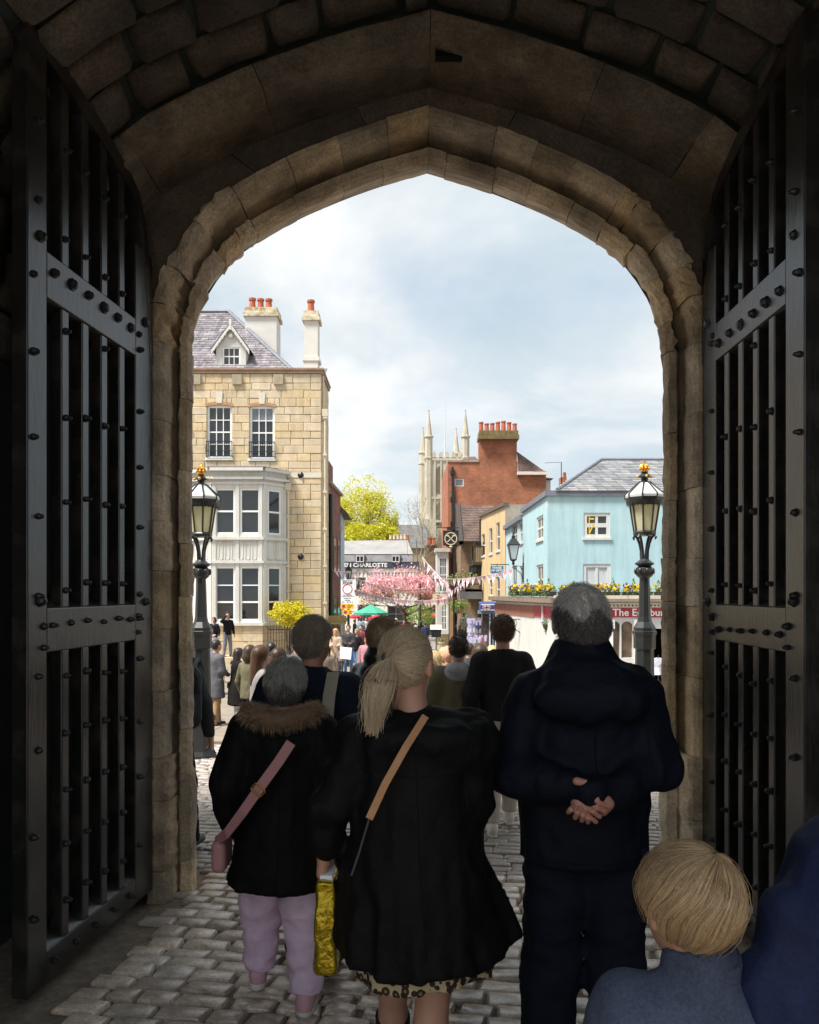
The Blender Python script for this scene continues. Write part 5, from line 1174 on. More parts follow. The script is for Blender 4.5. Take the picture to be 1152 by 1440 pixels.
# yellow shrub and railing before the stone house
Yr = 31.2; sc_ = W(405, 868, Yr); sh_ = thing('yellow_shrub', 'bright yellow flowering shrub behind the iron railing of the stone house', 'shrub', (sc_.x, Yr+.4, gz(sc_.x, Yr)))
n_ = 420; u = rng.normal(size=(n_,3)); u /= np.linalg.norm(u,axis=1)[:,None]; lump = 1+.2*np.sin(u[:,0]*6+2)*np.sin(u[:,2]*7); P = np.array(sc_)+np.array([0,.5,.1]) + u*(rng.uniform(.45,1.0,n_)*lump)[:,None]*np.array([.80,.6,.52])
leaves('foliage', clump(P, 8, .06), .085, leafmat('yellow_flower', (.75,.62,.02), (.55,.52,.03), .35), sh_, aspect=.8)
m = MB(); 
for k in range(7): m.tube([(sc_.x+random.uniform(-.15,.15), Yr+.5, gz(sc_.x,Yr)), (sc_.x+random.uniform(-.5,.5), Yr+.5+random.uniform(-.3,.3), sc_.z)], [.03,.015], 4)
m.build('stems', BARK, sh_)
ra = thing('iron_railing', 'black iron railing in front of the yellow flowering shrub', 'railing', (W(393,900,Yr).x, Yr, gz(-5,Yr)))
xa, xb_ = W(377,0,Yr).x, W(420,0,Yr).x; zt_ = W(0,884,Yr).z; zb_ = gz(-5,Yr)
for z_ in (zt_-.06, zb_+.12): m = MB(); m.box((xa,Yr-.015,z_),(xb_,Yr+.015,z_+.04)); m.build('rail', IRON, ra)
for a in np.linspace(xa, xb_, 12):
    m = MB(); m.lathe((a,Yr,zb_), [(.013,0),(.013,zt_-zb_),(.03,zt_-zb_+.03),(0.002,zt_-zb_+.12)], 5); m.build('bar', IRON, ra)
m = MB(); m.box((xb_+.05,Yr-.06,zb_),(xb_+.15,Yr+.06,zt_+.05)); m.build('post', IRON, ra)
# flower boxes along the shop ledge
def flower_box(p, ang, w, lab):
    root = thing('flower_box', lab, 'flower box', p, ang, 'planted boxes along the shop ledge')
    m = MB(); m.hexa([(-w/2,-.10,0),(w/2,-.10,0),(w/2,.10,0),(-w/2,.10,0),(-w/2-.02,-.13,.17),(w/2+.02,-.13,.17),(w/2+.02,.13,.17),(-w/2-.02,.13,.17)]); m.build('trough', M('dark_trough', (.03,.03,.03), .6), root, local=True)
    k = int(90*w); P = np.stack([rng.uniform(-w/2,w/2,k), rng.uniform(-.2,.12,k), rng.uniform(.08,.36,k)], -1); P[:,2] -= (P[:,1] < -.12)*rng.uniform(0,.2,k)
    v, f = leaf_quads(clump(P, 4, .04), .075); npmesh('foliage', v, f, leafmat('box_leaf', (.10,.19,.03), (.19,.26,.05), .3), root)
    k = int(26*w); P = np.stack([rng.uniform(-w/2,w/2,k), rng.uniform(-.2,.1,k), rng.uniform(.2,.42,k)], -1); v, f = leaf_quads(clump(P, 4, .02), .10, aspect=1); tag(npmesh('pansies', v, f, leafmat('pansy', (.80,.48,.01), (.85,.60,.03), .2), root), kind='stuff')
    k = int(9*w); P = np.stack([rng.uniform(-w/2,w/2,k), rng.uniform(-.2,.1,k), rng.uniform(.2,.45,k)], -1); v, f = leaf_quads(clump(P, 4, .02), .09, aspect=1); tag(npmesh('violets', v, f, leafmat('violet', (.10,.07,.20), (.16,.12,.28), .2), root), kind='stuff')
    k = max(1, int(1.6*w)); P = []
    for q in range(k):
        x = random.uniform(-w/2+.1, w/2-.1); h = random.uniform(.3,.42)
        for _ in range(70): t_ = random.random(); a = random.uniform(0,6.283); P.append((x+.11*(1-t_)*math.cos(a), .02+.11*(1-t_)*math.sin(a), .25+h*t_))
    v, f = leaf_quads(np.array(P), .09, aspect=.35); npmesh('conifer', v, f, leafmat('conifer', (.16,.24,.05), (.25,.32,.08), .2), root)
    return root
zlg = zs(841)+.05
for i, a in enumerate(np.arange(cxs+.55, 12.5, 1.12)):
    ph = ('at the corner above the white shop wall', 'second along from the shop corner', 'third along, behind the grey haired man', 'fourth along, above the shop lettering', 'fifth along, beside the lamp lantern post', 'sixth along from the shop corner', 'last but one on the shop ledge')[min(i, 6)]
    flower_box((a, YS-.10, zlg), 0, 1.0, 'yellow pansy box ' + ph)
aR = math.atan2(fR.u.y, fR.u.x)
for i, a in enumerate((lenR-.6, lenR-1.9, lenR-3.3, lenR-4.8)):
    p = fR.p(a, zlg, -.12); flower_box((p.x, p.y, zlg), aR, 1.15, 'yellow pansy box on the angled ledge, ' + ('nearest its front corner', 'second from the front corner', 'third from the front corner', 'at the far end')[i])

# ------------------------------------------------------------ signs, bunting, street things
Yz = 31.5; zc_ = W(489, 830, Yz); zg_ = gz(zc_.x, Yz)
zp = thing('zone_sign', 'tall white pedestrian zone sign on a pole with two yellow plates', 'sign', (zc_.x, Yz, zg_))
q = lambda px, py: W(px, py, Yz)
m = MB(); m.tube([(zc_.x+.02,Yz+.06,zg_-.05),(zc_.x+.02,Yz+.06,q(0,806).z)], .045, 8); m.build('pole', IRON, zp)
a, b = q(479.5,815), q(498.5,849); m = MB(); m.box((a.x,Yz-.02,b.z),(b.x,Yz+.015,a.z)); pl = m.build('plate', WHITE_SIGN, zp)
m = MB(); m.box((a.x+.01,Yz-.024,q(0,838.4).z-.008),(b.x-.01,Yz-.0201,q(0,838.4).z+.008)); m.build('divider', BLACK_INK, pl)
m = MB(); c = q(488.8, 828.5); n_ = 24; R0, R1 = .17, .205
m.add([(c.x+r_*math.cos(6.2832*k/n_), Yz-.026, c.z+r_*math.sin(6.2832*k/n_)) for r_ in (R0, R1) for k in range(n_)], [(k, (k+1) % n_, n_+(k+1) % n_, n_+k) for k in range(n_)]); m.build('ring', RED_RING, pl)
text_part('PEDESTRIAN', 'lettering', BLACK_INK, pl, (c.x, Yz-.024, q(0,816.8).z), (1,0,0), (0,0,1), .078, .002, squeeze=1.0)
text_part('ZONE', 'lettering', BLACK_INK, pl, (c.x, Yz-.024, q(0,820).z), (1,0,0), (0,0,1), .125, .002, squeeze=1.15, bold=.004)
text_part('No vehicles', 'lettering', BLACK_INK, pl, (c.x, Yz-.024, q(0,836.6).z), (1,0,0), (0,0,1), .075, .002)
text_part('Except for', 'lettering', BLACK_INK, pl, (c.x, Yz-.024, q(0,841).z), (1,0,0), (0,0,1), .075, .002)
text_part('loading', 'lettering', BLACK_INK, pl, (c.x, Yz-.024, q(0,844).z), (1,0,0), (0,0,1), .075, .002)
m = MB()
for x_ in (481,483,488,490,492.5,495): m.box((q(x_,0).x, Yz-.024, q(0,847.4).z),(q(x_+1.2,0).x, Yz-.0201, q(0,846).z))
m.build('small_print', BLACK_INK, pl)
for (x0_, x1_, y0_, y1_) in ((479, 497.5, 849.3, 856), (481.5, 494.5, 857.3, 864.5)):
    a, b = q(x0_,y0_), q(x1_,y1_); m = MB(); m.box((a.x,Yz-.022,b.z),(b.x,Yz+.013,a.z)); yp = m.build('yellow_plate', YELLOW_SIGN, zp)
    c = q(x0_+4.5,(y0_+y1_)/2); m = MB(); m.add([(c.x,Yz-.026,c.z)]+[(c.x+.068*math.cos(k*.5236),Yz-.026,c.z+.068*math.sin(k*.5236)) for k in range(12)], [(0,1+k,1+(k+1) % 12) for k in range(12)]); m.build('blue_disc', M('blue_disc', (.04,.05,.30), .4), yp)
    m = MB(); m.add([(c.x+.068*math.cos(k*.5236)*s_,Yz-.0265,c.z+.068*math.sin(k*.5236)*s_) for s_ in (.72,1) for k in range(12)], [(k,(k+1) % 12,12+(k+1) % 12,12+k) for k in range(12)]); m.add([(c.x-.05,Yz-.027,c.z+.035),(c.x-.035,Yz-.027,c.z+.05),(c.x+.05,Yz-.027,c.z-.035),(c.x+.035,Yz-.027,c.z-.05)], [(0,1,2,3)]); m.build('red_slash', RED_RING, yp)
    m = MB()
    for k in range(2): m.box((c.x+.15,Yz-.025,c.z+.01-.06*k),(c.x+.36-.08*k,Yz-.0221,c.z+.035-.06*k))
    m.build('small_print', BLACK_INK, yp)
# old street lantern behind the zone sign
Yq = 36.0; lc = W(490.5, 811.5, Yq); sl_ = thing('street_lantern', 'old four sided street lantern on a post just above the zone sign', 'street lamp', (lc.x, Yq, gz(lc.x, Yq)))
def lantern(root, x, y, zb_, s, glassmat):
    m = MB(); m.lathe((x,y,zb_), [(.10*s,0),(.21*s,.42*s)], 4, cap=False); m.build('lantern_glass', glassmat, root)
    m = MB()
    for k in range(4):
        a = math.pi/4+k*math.pi/2; m.tube([(x+.105*s*math.cos(a),y+.105*s*math.sin(a),zb_-.01),(x+.215*s*math.cos(a),y+.215*s*math.sin(a),zb_+.43*s)], .013*s, 4)
    m.lathe((x,y,zb_+.42*s), [(.25*s,0),(.25*s,.03*s),(.10*s,.20*s),(.07*s,.21*s),(.07*s,.28*s),(.02*s,.33*s),(.015*s,.40*s)], 4); m.lathe((x,y,zb_-.16*s), [(.03*s,0),(.05*s,.06*s),(.03*s,.10*s),(.11*s,.15*s),(.11*s,.17*s)], 6); m.build('lantern_frame', IRON, root)
CLEAR = M('lantern_pane', (.55,.57,.58), .15, .1, 4, spec=.8)
lantern(sl_, lc.x, Yq, lc.z-.10, .92, CLEAR); m = MB(); m.tube([(lc.x,Yq,gz(lc.x,Yq)),(lc.x,Yq,lc.z-.22)], .05, 8); m.build('post', IRON, sl_)
# wall lantern on the blue house
Yw = 36.2; wl = W(722, 787, Yw); wr = thing('wall_lantern', 'black glazed lantern on a bracket from the pale blue wall', 'street lamp', (wl.x, Yw, wl.z))
lantern(wr, wl.x, Yw, wl.z, 1.55, CLEAR); m = MB(); xw = xc-.01; zb_ = W(0,796,Yw).z
m.tube([(wl.x,Yw,wl.z-.2),(wl.x,Yw,zb_),(xw,Yw,zb_)], .03, 5); m.box((xw-.05,Yw-.04,zb_-.75),(xw+.005,Yw+.04,zb_+.15)); m.tube([(xw-.02,Yw,zb_-.7),(xw-.12,Yw,zb_-.35),(xw-.45,Yw,zb_-.06)], .018, 5); m.build('bracket', IRON, wr)
# hanging sign with crossed keys
Yh = 44.0; hc_ = W(634, 757.5, Yh); hs = thing('hanging_sign', 'black square hanging sign with gilt crossed bars on a tall post', 'sign', (hc_.x, Yh, gz(hc_.x, Yh)))
m = MB(); s_ = .44; m.box((hc_.x-s_,Yh-.05,hc_.z-s_*.85),(hc_.x+s_,Yh+.05,hc_.z+s_)); m.prism([(hc_.x-s_*.7,Yh-.05,hc_.z-s_*.851),(hc_.x+s_*.7,Yh-.05,hc_.z-s_*.851),(hc_.x+.12,Yh-.05,hc_.z-s_*1.2),(hc_.x-.12,Yh-.05,hc_.z-s_*1.2)], (0,.1,0)); m.build('board', BLACK_INK, hs)
m = MB(); m.add([(hc_.x+r_*math.cos(6.2832*k/24),Yh-.056,hc_.z+r_*math.sin(6.2832*k/24)) for r_ in (.31,.36) for k in range(24)], [(k,(k+1) % 24,24+(k+1) % 24,24+k) for k in range(24)])
for sg in (-1,1): m.hexa([(hc_.x-.2*sg-.035,Yh-.075,hc_.z-.2),(hc_.x-.2*sg+.035,Yh-.075,hc_.z-.2),(hc_.x-.2*sg+.035,Yh-.055,hc_.z-.2),(hc_.x-.2*sg-.035,Yh-.055,hc_.z-.2),(hc_.x+.2*sg-.035,Yh-.075,hc_.z+.2),(hc_.x+.2*sg+.035,Yh-.075,hc_.z+.2),(hc_.x+.2*sg+.035,Yh-.055,hc_.z+.2),(hc_.x+.2*sg-.035,Yh-.055,hc_.z+.2)])
for sg in (-1,1): m.box((hc_.x+.17*sg-.07,Yh-.08,hc_.z+.13),(hc_.x+.17*sg+.07,Yh-.056,hc_.z+.2))
for sg in (-1, 1):
    for zz_ in (-.37,.44): m.box((hc_.x-s_,Yh-.06,hc_.z+zz_-.01),(hc_.x+s_,Yh-.051,hc_.z+zz_+.01))
m.sphere((hc_.x,Yh-.05,hc_.z-.45), (.09,.03,.06), 8, 5); m.build('emblem', M('pale_gold', (.70,.58,.33), .5, .1, 6), hs)
m = MB(); xp = W(638.5,0,Yh).x; m.tube([(xp,Yh+.12,gz(xp,Yh)),(xp,Yh+.12,W(0,690,Yh).z)], .05, 6); m.tube([(W(614,0,Yh).x,Yh+.02,W(0,742,Yh).z),(xp+.3,Yh+.02,W(0,742,Yh).z)], .03, 5); m.box((hc_.x-.22,Yh-.06,hc_.z+s_+.05),(hc_.x+.22,Yh+.06,hc_.z+s_+.22)); m.build('post', IRON, hs)
def board_sign(label, px0, px1, py0, py1, Y, mat, lines, ink, post=None, size=.2):
    a, b = W(px0,py0,Y), W(px1,py1,Y); r_ = thing('shop_sign', label, 'sign', ((a.x+b.x)/2, Y, b.z))
    m = MB(); m.box((a.x,Y-.03,b.z),(b.x,Y+.03,a.z)); m.build('board', mat, r_)
    for txt, fy in lines: text_part(txt, 'lettering', ink, r_, ((a.x+b.x)/2, Y-.034, b.z+(a.z-b.z)*fy), (1,0,0), (0,0,1), size, .004, bold=.004)
    m = MB(); m.tube([((a.x+b.x)/2,Y,a.z),((a.x+b.x)/2,Y,a.z+.08)], .02, 4)
    if post is not None: m.tube([(a.x,Y,a.z+.08),(post,Y,a.z+.08)], .025, 5)
    m.build('hanger', IRON, r_); return r_
board_sign('small blue sign with white lettering hanging before the cream house', 690, 708, 796, 812, 41.5, BLUE_SIGN, [('HOUSE', .84), ('OF GIFTS', .60), ('Opening times', .30), ('& Souvenirs', .12)], WHITE_SIGN, xc-.0, .15)
board_sign('cream hanging sign with dark red lettering by the corner shop', 608.5, 627.5, 835.5, 850.5, 52.0, M('cream_sign', (.74,.58,.36), .5), [('The', .78), ('Fudgerie', .40)], M('maroon_ink', (.22,.03,.03), .5), W(630,0,52).x, .24)
# bunting
def bunting(label, pts, n, size, mats):
    P = [Vector(p) for p in pts]; root = thing('bunting', label, 'bunting', tuple(P[0]))
    m = MB(); m.tube(P, .012, 3); m.build('cord', WHITE, root)
    ln = [0]
    for a, b in zip(P[:-1], P[1:]): ln.append(ln[-1] + (b-a).length)
    m = MB()
    for k in range(n):
        s_ = (k+.5)/n*ln[-1]; i = max(j for j in range(len(P)-1) if ln[j] <= s_); d = (P[i+1]-P[i]).normalized(); c = P[i] + d*(s_-ln[i]); d.z *= .6; sw = random.gauss(0,.25); w = size*random.uniform(.85,1.15)
        nrm = Vector((-d.y, d.x, 0)).normalized(); dn = (Vector((0,0,-1)) + nrm*sw).normalized()*w*1.25; fo = -.012*(Vector((0,1,0)))
        a, b, e_ = c - d*w*.5, c + d*w*.5, c + dn
        m.cur = 0; m.add([a, b, e_], [(0,1,2)])
        kind = k % 3 if mats == 'mix' else 3
        if mats == 'mix':     # cross of red and blue quarters on white
            m.cur = 2; 
            for sg in (-1,1): m.add([c+fo+d*w*(.10 if sg > 0 else -.10)+dn*.04, c+fo+d*w*(.36 if sg > 0 else -.36)+dn*.06, c+fo+d*w*(.12 if sg > 0 else -.12)+dn*.36], [(0,1,2)])
        m.cur = 1
        m.add([c+fo*1.3-d*w*.06, c+fo*1.3+d*w*.06, c+fo*1.3+dn*.8], [(0,1,2)])
        m.add([c+fo*1.3-d*w*.36+dn*.12, c+fo*1.3+d*w*.36+dn*.12, c+fo*1.3+d*w*.28+dn*.28, c+fo*1.3-d*w*.28+dn*.28], [(0,1,2,3)])
    fl = m.build('flags', [M('flag_white', (.84,.70,.70), .7, .05), M('flag_red', (.74,.30,.34), .7, .1), M('flag_blue', (.16,.17,.38), .7, .1)], root); tag(fl, kind='stuff')
def sag(a, b, k, n=12): a, b = Vector(a), Vector(b); return [a.lerp(b, t_) - Vector((0,0,k*4*t_*(1-t_))) for t_ in np.linspace(0,1,n)]
bunting('level string of pink and white bunting crossing in front of the pub', sag(W(463,803,38), W(610,802,48), .08), 30, .30, 'plain')
bunting('second string of bunting drooping behind the zone sign across the cherry tree', sag(W(484,806,46), W(606,826,54), .45), 26, .33, 'plain')
bunting('third string of bunting falling low over the green parasol', sag(W(489,826,44), W(628,842,46), .35), 30, .30, 'plain')
bunting('union flag bunting rising across the cream house to the wall lantern', sag(W(600,812,44), W(722,800,37), .25), 18, .36, 'mix')
bunting('union flag bunting curling up past the balconies to the brown gable', sag(W(606,843,50), W(662,808,46), .25) , 14, .36, 'mix')
bunting('short union flag bunting bunched against the white bay window', sag(W(594,783,56), W(634,826,52), .1), 9, .55, 'mix')
# parasols on the pub terrace
def parasol(label, px, py_top, py_eave, half, Y, mat):
    c = W(px, py_top, Y); ze = W(0,py_eave,Y).z; r_ = half*Y/FPX; g_ = gz(c.x, Y); root = thing('parasol', label, 'parasol', (c.x, Y, g_), 0, 'parasols on the pub terrace')
    m = MB(); m.lathe((c.x,Y,0), [(r_,ze-.14),(r_,ze),(.06,c.z),(.02,c.z+.08)], 8, cap=False); m.build('canopy', mat, root)
    m = MB(); m.tube([(c.x,Y,g_),(c.x,Y,c.z)], .035, 6); m.build('pole', WOOD, root)
    m = MB()
    for k in range(8): a = math.pi/8+k*math.pi/4; m.tube([(c.x+r_*.98*math.cos(a),Y+r_*.98*math.sin(a),ze-.02),(c.x,Y,c.z-.1)], .012, 3)
    m.build('ribs', WOOD, root); m = MB(); m.lathe((c.x,Y,g_), [(.35,0),(.35,.06),(.08,.1),(.06,.3)], 10); m.build('base', IRON, root)
CANG = M('green_canvas', (.05,.30,.19), .8, .08, 3); CANR = M('red_canvas', (.50,.02,.035), .8, .08, 3)
parasol('large green parasol under the cherry blossom', 522, 850.5, 861.5, 25.5, 52, CANG)
parasol('wide red parasol below the green one', 534, 863, 868.5, 17, 56, CANR)
parasol('small red parasol half hidden by the yellow plates', 500, 862, 867, 9, 57, CANR)
# red awning far beyond
fa = thing('awning', 'red awning of a far shop behind the green bush', 'awning', (W(600,866,72).x, 72, W(0,870,72).z)); a, b = W(592,862,72), W(612,868,72); m = MB(); m.hexa([(a.x,71,b.z),(b.x,71,b.z),(b.x,72,b.z),(a.x,72,b.z),(a.x,71.0,b.z+.12),(b.x,71.0,b.z+.12),(b.x,72,a.z),(a.x,72,a.z)]); m.build('canvas', CANR, fa); m = MB(); m.box((a.x,71.9,gz(0,72)),(b.x,72.2,b.z-.01)); m.build('front', M('far_front', (.2,.17,.14), .8), fa)
# street post under the cherry
sp = W(591, 860, 58); st_ = thing('thin_post', 'thin black post rising past the cherry blossom', 'post', (sp.x, 58, gz(sp.x,58))); m = MB(); m.lathe((sp.x,58,gz(sp.x,58)), [(.10,0),(.10,.5),(.06,.6),(.055,4.2),(.09,4.25),(.03,4.4)], 7); m.build('shaft', IRON, st_)
# menu stand
mn = W(613.5, 905, 45); mg = gz(mn.x,45); me_ = thing('menu_stand', 'black menu stand with tilted lit board at the kerb', 'menu stand', (mn.x,45,mg))
m = MB(); m.tube([(mn.x,45,mg),(mn.x,45,mg+1.0)], .035, 6); m.lathe((mn.x,45,mg), [(.24,0),(.24,.03),(.05,.07)], 10); m.build('stem', IRON, me_)
m = MB(); m.hexa([(mn.x-.26,44.9,mg+.85),(mn.x+.26,44.9,mg+.85),(mn.x+.22,45.1,mg+.85),(mn.x-.22,45.1,mg+.85),(mn.x-.30,44.85,mg+1.28),(mn.x+.30,44.85,mg+1.28),(mn.x+.30,45.25,mg+1.52),(mn.x-.30,45.25,mg+1.52)]); m.build('case', BLACK_INK, me_)
m = MB(); m.quad((mn.x-.34,44.83,mg+1.30),(mn.x+.34,44.83,mg+1.30),(mn.x+.34,45.27,mg+1.55),(mn.x-.34,45.27,mg+1.55)); m.build('page', M('menu_page', (.66,.60,.44), .5), me_)
# kerb line
m = MB(); k0, k1 = W(600,893,47), W(665,917,39)
for k in range(14):
    a = k0.lerp(k1, k/14); b = k0.lerp(k1, (k+.93)/14); za, zb2 = gz(a.x,a.y), gz(b.x,b.y); m.hexa([(a.x,a.y-.07,za-.1),(b.x,b.y-.07,zb2-.1),(b.x+.1,b.y+.07,zb2-.1),(a.x+.1,a.y+.07,za-.1),(a.x,a.y-.07,za+.09),(b.x,b.y-.07,zb2+.09),(b.x+.1,b.y+.07,zb2+.09),(a.x+.1,a.y+.07,za+.09)])
tag(m.build('kerb', M('kerb_stone', (.2,.18,.16), .8, .2, 4)), kind='structure')
# olive tree in a barrel, hanging basket, small pot
ol = W(657, 905, 45.5); og = gz(ol.x,45.5); ot = thing('olive_tree', 'grey green olive tree in a dark tub beside the corner shop', 'tree', (ol.x,45.5,og))
m = MB(); m.lathe((ol.x,45.5,og), [(.30,0),(.38,.6),(.34,.6),(.30,.5)], 12); m.build('tub', TIMBER, ot); m = MB(); m.tube([(ol.x,45.5,og+.5),(ol.x+.03,45.5,og+1.3)], .04, 5); m.build('trunk', BARK, ot)
u = rng.normal(size=(240,3)); u /= np.linalg.norm(u,axis=1)[:,None]; leaves('crown', clump(np.array([ol.x,45.5,W(0,877,45.5).z]) + u*rng.uniform(.3,1,240)[:,None]*np.array([.68,.6,.62]), 5, .07), .13, leafmat('olive_leaf', (.20,.25,.17), (.30,.33,.24), .25), ot, aspect=.3)
hb = W(645.5, 857, 45); hbk = thing('hanging_basket', 'hanging basket of trailing green leaves below the balcony', 'basket', tuple(hb)); m = MB(); m.lathe((hb.x,45,hb.z-.25), [(.05,0),(.28,.12),(.36,.3)], 10); m.build('bowl', WOOD, hbk); m = MB()
for k in range(3): m.tube([(hb.x+.34*math.cos(k*2.1),45+.34*math.sin(k*2.1),hb.z+.05),(hb.x,45,hb.z+.9)], .01, 3)
m.tube([(hb.x,45,hb.z+.9),(hb.x,45,hb.z+1.2),(hb.x+.9,46,hb.z+1.2)], .02, 4); m.build('chains', IRON, hbk)
leaves('plants', clump(np.array([hb.x,45,hb.z+.2]) + rng.normal(0,1,(120,3))*np.array([.25,.2,.17]), 5, .05), .12, leafmat('basket_leaf', (.14,.24,.04), (.30,.36,.10), .3), hbk)
bp_ = W(648, 822, 48.6); bpk = thing('balcony_planter', 'planter of greenery standing on the middle wooden balcony', 'planter', tuple(bp_)); m = MB(); m.box((bp_.x-.7,48.75,zz2(828)+.002),(bp_.x+.6,49.05,zz2(828)+.25)); m.build('trough', TIMBER, bpk); leaves('plants', clump(np.array([bp_.x,48.9,zz2(828)+.55]) + rng.normal(0,1,(130,3))*np.array([.5,.15,.2]), 5, .06), .13, leafmat('planter_leaf', (.17,.22,.05), (.33,.33,.12), .3), bpk)
tp = W(621.5, 903, 47); tpk = thing('clay_pot', 'pale clay pot with a small plant against the corner shop', 'pot', (tp.x,47,gz(tp.x,47))); m = MB(); m.lathe((tp.x,47,gz(tp.x,47)), [(.13,0),(.2,.42),(.22,.42),(.22,.48),(.15,.48)], 10); m.build('pot', M('pale_clay', (.5,.4,.28), .8), tpk); leaves('plants', np.array([tp.x,47,gz(tp.x,47)+.6])+rng.normal(0,.09,(90,3)), .11, leafmat('basket_leaf', (.14,.24,.04), (.30,.36,.10), .3), tpk)
sh3 = W(772, 878, 28.6); bk2 = thing('wall_basket', 'flower basket with violet blooms on the white shop wall', 'basket', tuple(sh3)); m = MB(); m.lathe((sh3.x,28.6,sh3.z-.3), [(.04,0),(.2,.15),(.24,.3)], 10); m.build('bowl', TIMBER, bk2); leaves('plants', clump(np.array(sh3)+rng.normal(0,.13,(50,3)), 5, .05), .09, leafmat('box_leaf', (.10,.19,.03), (.19,.26,.05), .3), bk2); leaves('violets', np.array(sh3)+np.array([0,-.1,.1])+rng.normal(0,.11,(60,3)), .09, leafmat('violet', (.10,.07,.20), (.16,.12,.28), .2), bk2)
# souvenir kiosk with union flag awning and racks
Yk = 38.0; kk = thing('souvenir_shop', 'blue fronted souvenir shop with union flag on its awning', 'shop', (W(688,880,Yk).x, Yk, gz(4,Yk)))
A = lambda px, py, Y=Yk: W(px,py,Y)
m = MB(); a, b = A(675,846), A(698,853); m.hexa([(a.x,Yk-.5,A(0,858).z),(b.x,Yk-.5,A(0,858).z),(b.x,Yk+.6,A(0,858).z),(a.x,Yk+.6,A(0,858).z),(a.x,Yk-.5,A(0,851).z),(b.x,Yk-.5,A(0,851).z),(b.x,Yk+.6,A(0,846).z),(a.x,Yk+.6,A(0,846).z)]); aw_ = m.build('awning', M('navy_canvas', (.045,.06,.19), .7, .1, 3), kk)
m = MB(); m.box((a.x,Yk-.515,A(0,850.5).z),(b.x,Yk-.501,A(0,849.5).z)); m.box((a.x,Yk-.515,A(0,858).z),(b.x,Yk-.501,A(0,857).z)); fc_ = A(683,854); w_, h_ = .17, .12
for sg in (-1,1): m.hexa([(fc_.x-w_*sg-.04,Yk-.52,fc_.z-h_),(fc_.x-w_*sg+.04,Yk-.52,fc_.z-h_),(fc_.x-w_*sg+.04,Yk-.502,fc_.z-h_),(fc_.x-w_*sg-.04,Yk-.502,fc_.z-h_),(fc_.x+w_*sg-.04,Yk-.52,fc_.z+h_),(fc_.x+w_*sg+.04,Yk-.52,fc_.z+h_),(fc_.x+w_*sg+.04,Yk-.502,fc_.z+h_),(fc_.x+w_*sg-.04,Yk-.502,fc_.z+h_)])
m.box((fc_.x-.05,Yk-.524,fc_.z-h_*1.1),(fc_.x+.05,Yk-.502,fc_.z+h_*1.1)); m.box((fc_.x-w_*1.2,Yk-.524,fc_.z-.04),(fc_.x+w_*1.2,Yk-.502,fc_.z+.04)); m.build('awning_white', WHITE_SIGN, aw_)
m = MB(); m.box((fc_.x-.025,Yk-.53,fc_.z-h_*1.1),(fc_.x+.025,Yk-.525,fc_.z+h_*1.1)); m.box((fc_.x-w_*1.2,Yk-.53,fc_.z-.02),(fc_.x+w_*1.2,Yk-.525,fc_.z+.02))
for sg in (-1,1): m.hexa([(fc_.x-w_*sg-.012,Yk-.526,fc_.z-h_),(fc_.x-w_*sg+.012,Yk-.526,fc_.z-h_),(fc_.x-w_*sg+.012,Yk-.521,fc_.z-h_),(fc_.x-w_*sg-.012,Yk-.521,fc_.z-h_),(fc_.x+w_*sg-.012,Yk-.526,fc_.z+h_),(fc_.x+w_*sg+.012,Yk-.526,fc_.z+h_),(fc_.x+w_*sg+.012,Yk-.521,fc_.z+h_),(fc_.x+w_*sg-.012,Yk-.521,fc_.z+h_)])
m.build('flag_cross', RED_SIGN, aw_)
BLUEF = M('blue_front', (.22,.30,.40), .6, .1, 3)
for px in (688, 692.5, 696): m = MB(); m.box((A(px,0).x,Yk-.05,gz(4,Yk)),(A(px+1.8,0).x,Yk+.05,A(0,859).z)); m.build('mullion', WHITE_BRIGHT if px != 692.5 else BLUEF, kk)
m = MB(); m.box((A(672,0).x,Yk-.2,A(0,863).z),(A(698.5,0).x,Yk+.1,A(0,858.5).z)); m.build('fascia', BLUEF, kk)
m = MB(); m.box((A(679,0).x,Yk+.12,gz(4,Yk)),(A(699,0).x,Yk+.5,A(0,859).z)); m.build('shop_inside', M('shop_goods', (.10,.07,.06), .5, .7, 5), kk)
def rack(label, px, py_t, Y, w, colA, colB, tiers):
    p = W(px, 900, Y); g_ = gz(p.x,Y); zt_ = W(0,py_t,Y).z; r_ = thing('display_rack', label, 'rack', (p.x,Y,g_)); m = MB(); m.tube([(p.x,Y,g_),(p.x,Y,zt_)], .025, 5); m.lathe((p.x,Y,g_), [(.25,0),(.25,.03),(.03,.05)], 8); m.build('pole', IRON, r_)
    for k in range(tiers):
        z_ = g_ + .35 + (zt_-g_-.4)*(k+.5)/tiers; hh = (zt_-g_-.4)/tiers*.8
        m = MB(); m.lathe((p.x,Y,z_-hh/2), [(w*.8,0),(w,0.02),(w,hh)], 6, rot=random.random()); m.build('pocket', colA if k % 2 else colB, r_)
        m = MB()
        for q_ in range(6): a = q_*math.pi/3+.3; m.box((p.x+w*.9*math.cos(a)-.05, Y+w*.9*math.sin(a)-.05, z_), (p.x+w*.9*math.cos(a)+.05, Y+w*.9*math.sin(a)+.05, z_+hh*.72))
        m.build('cards', (WHITE_SIGN, LIL, colB)[q_ % 2 if k % 2 else 2], r_)
LIL = M('lilac_card', (.50,.46,.66), .5, .25, 20); NVY = M('navy_card', (.12,.12,.27), .5, .5, 12)
rack('tall rack of lilac postcards outside the souvenir shop', 662.5, 869, 37, .17, LIL, M('pale_card', (.62,.6,.72), .5, .2, 20), 4)
rack('rack of dark magnets behind the postcards', 671, 872, 38.2, .2, NVY, M('mixed_card', (.36,.30,.34), .5, .6, 14), 4)
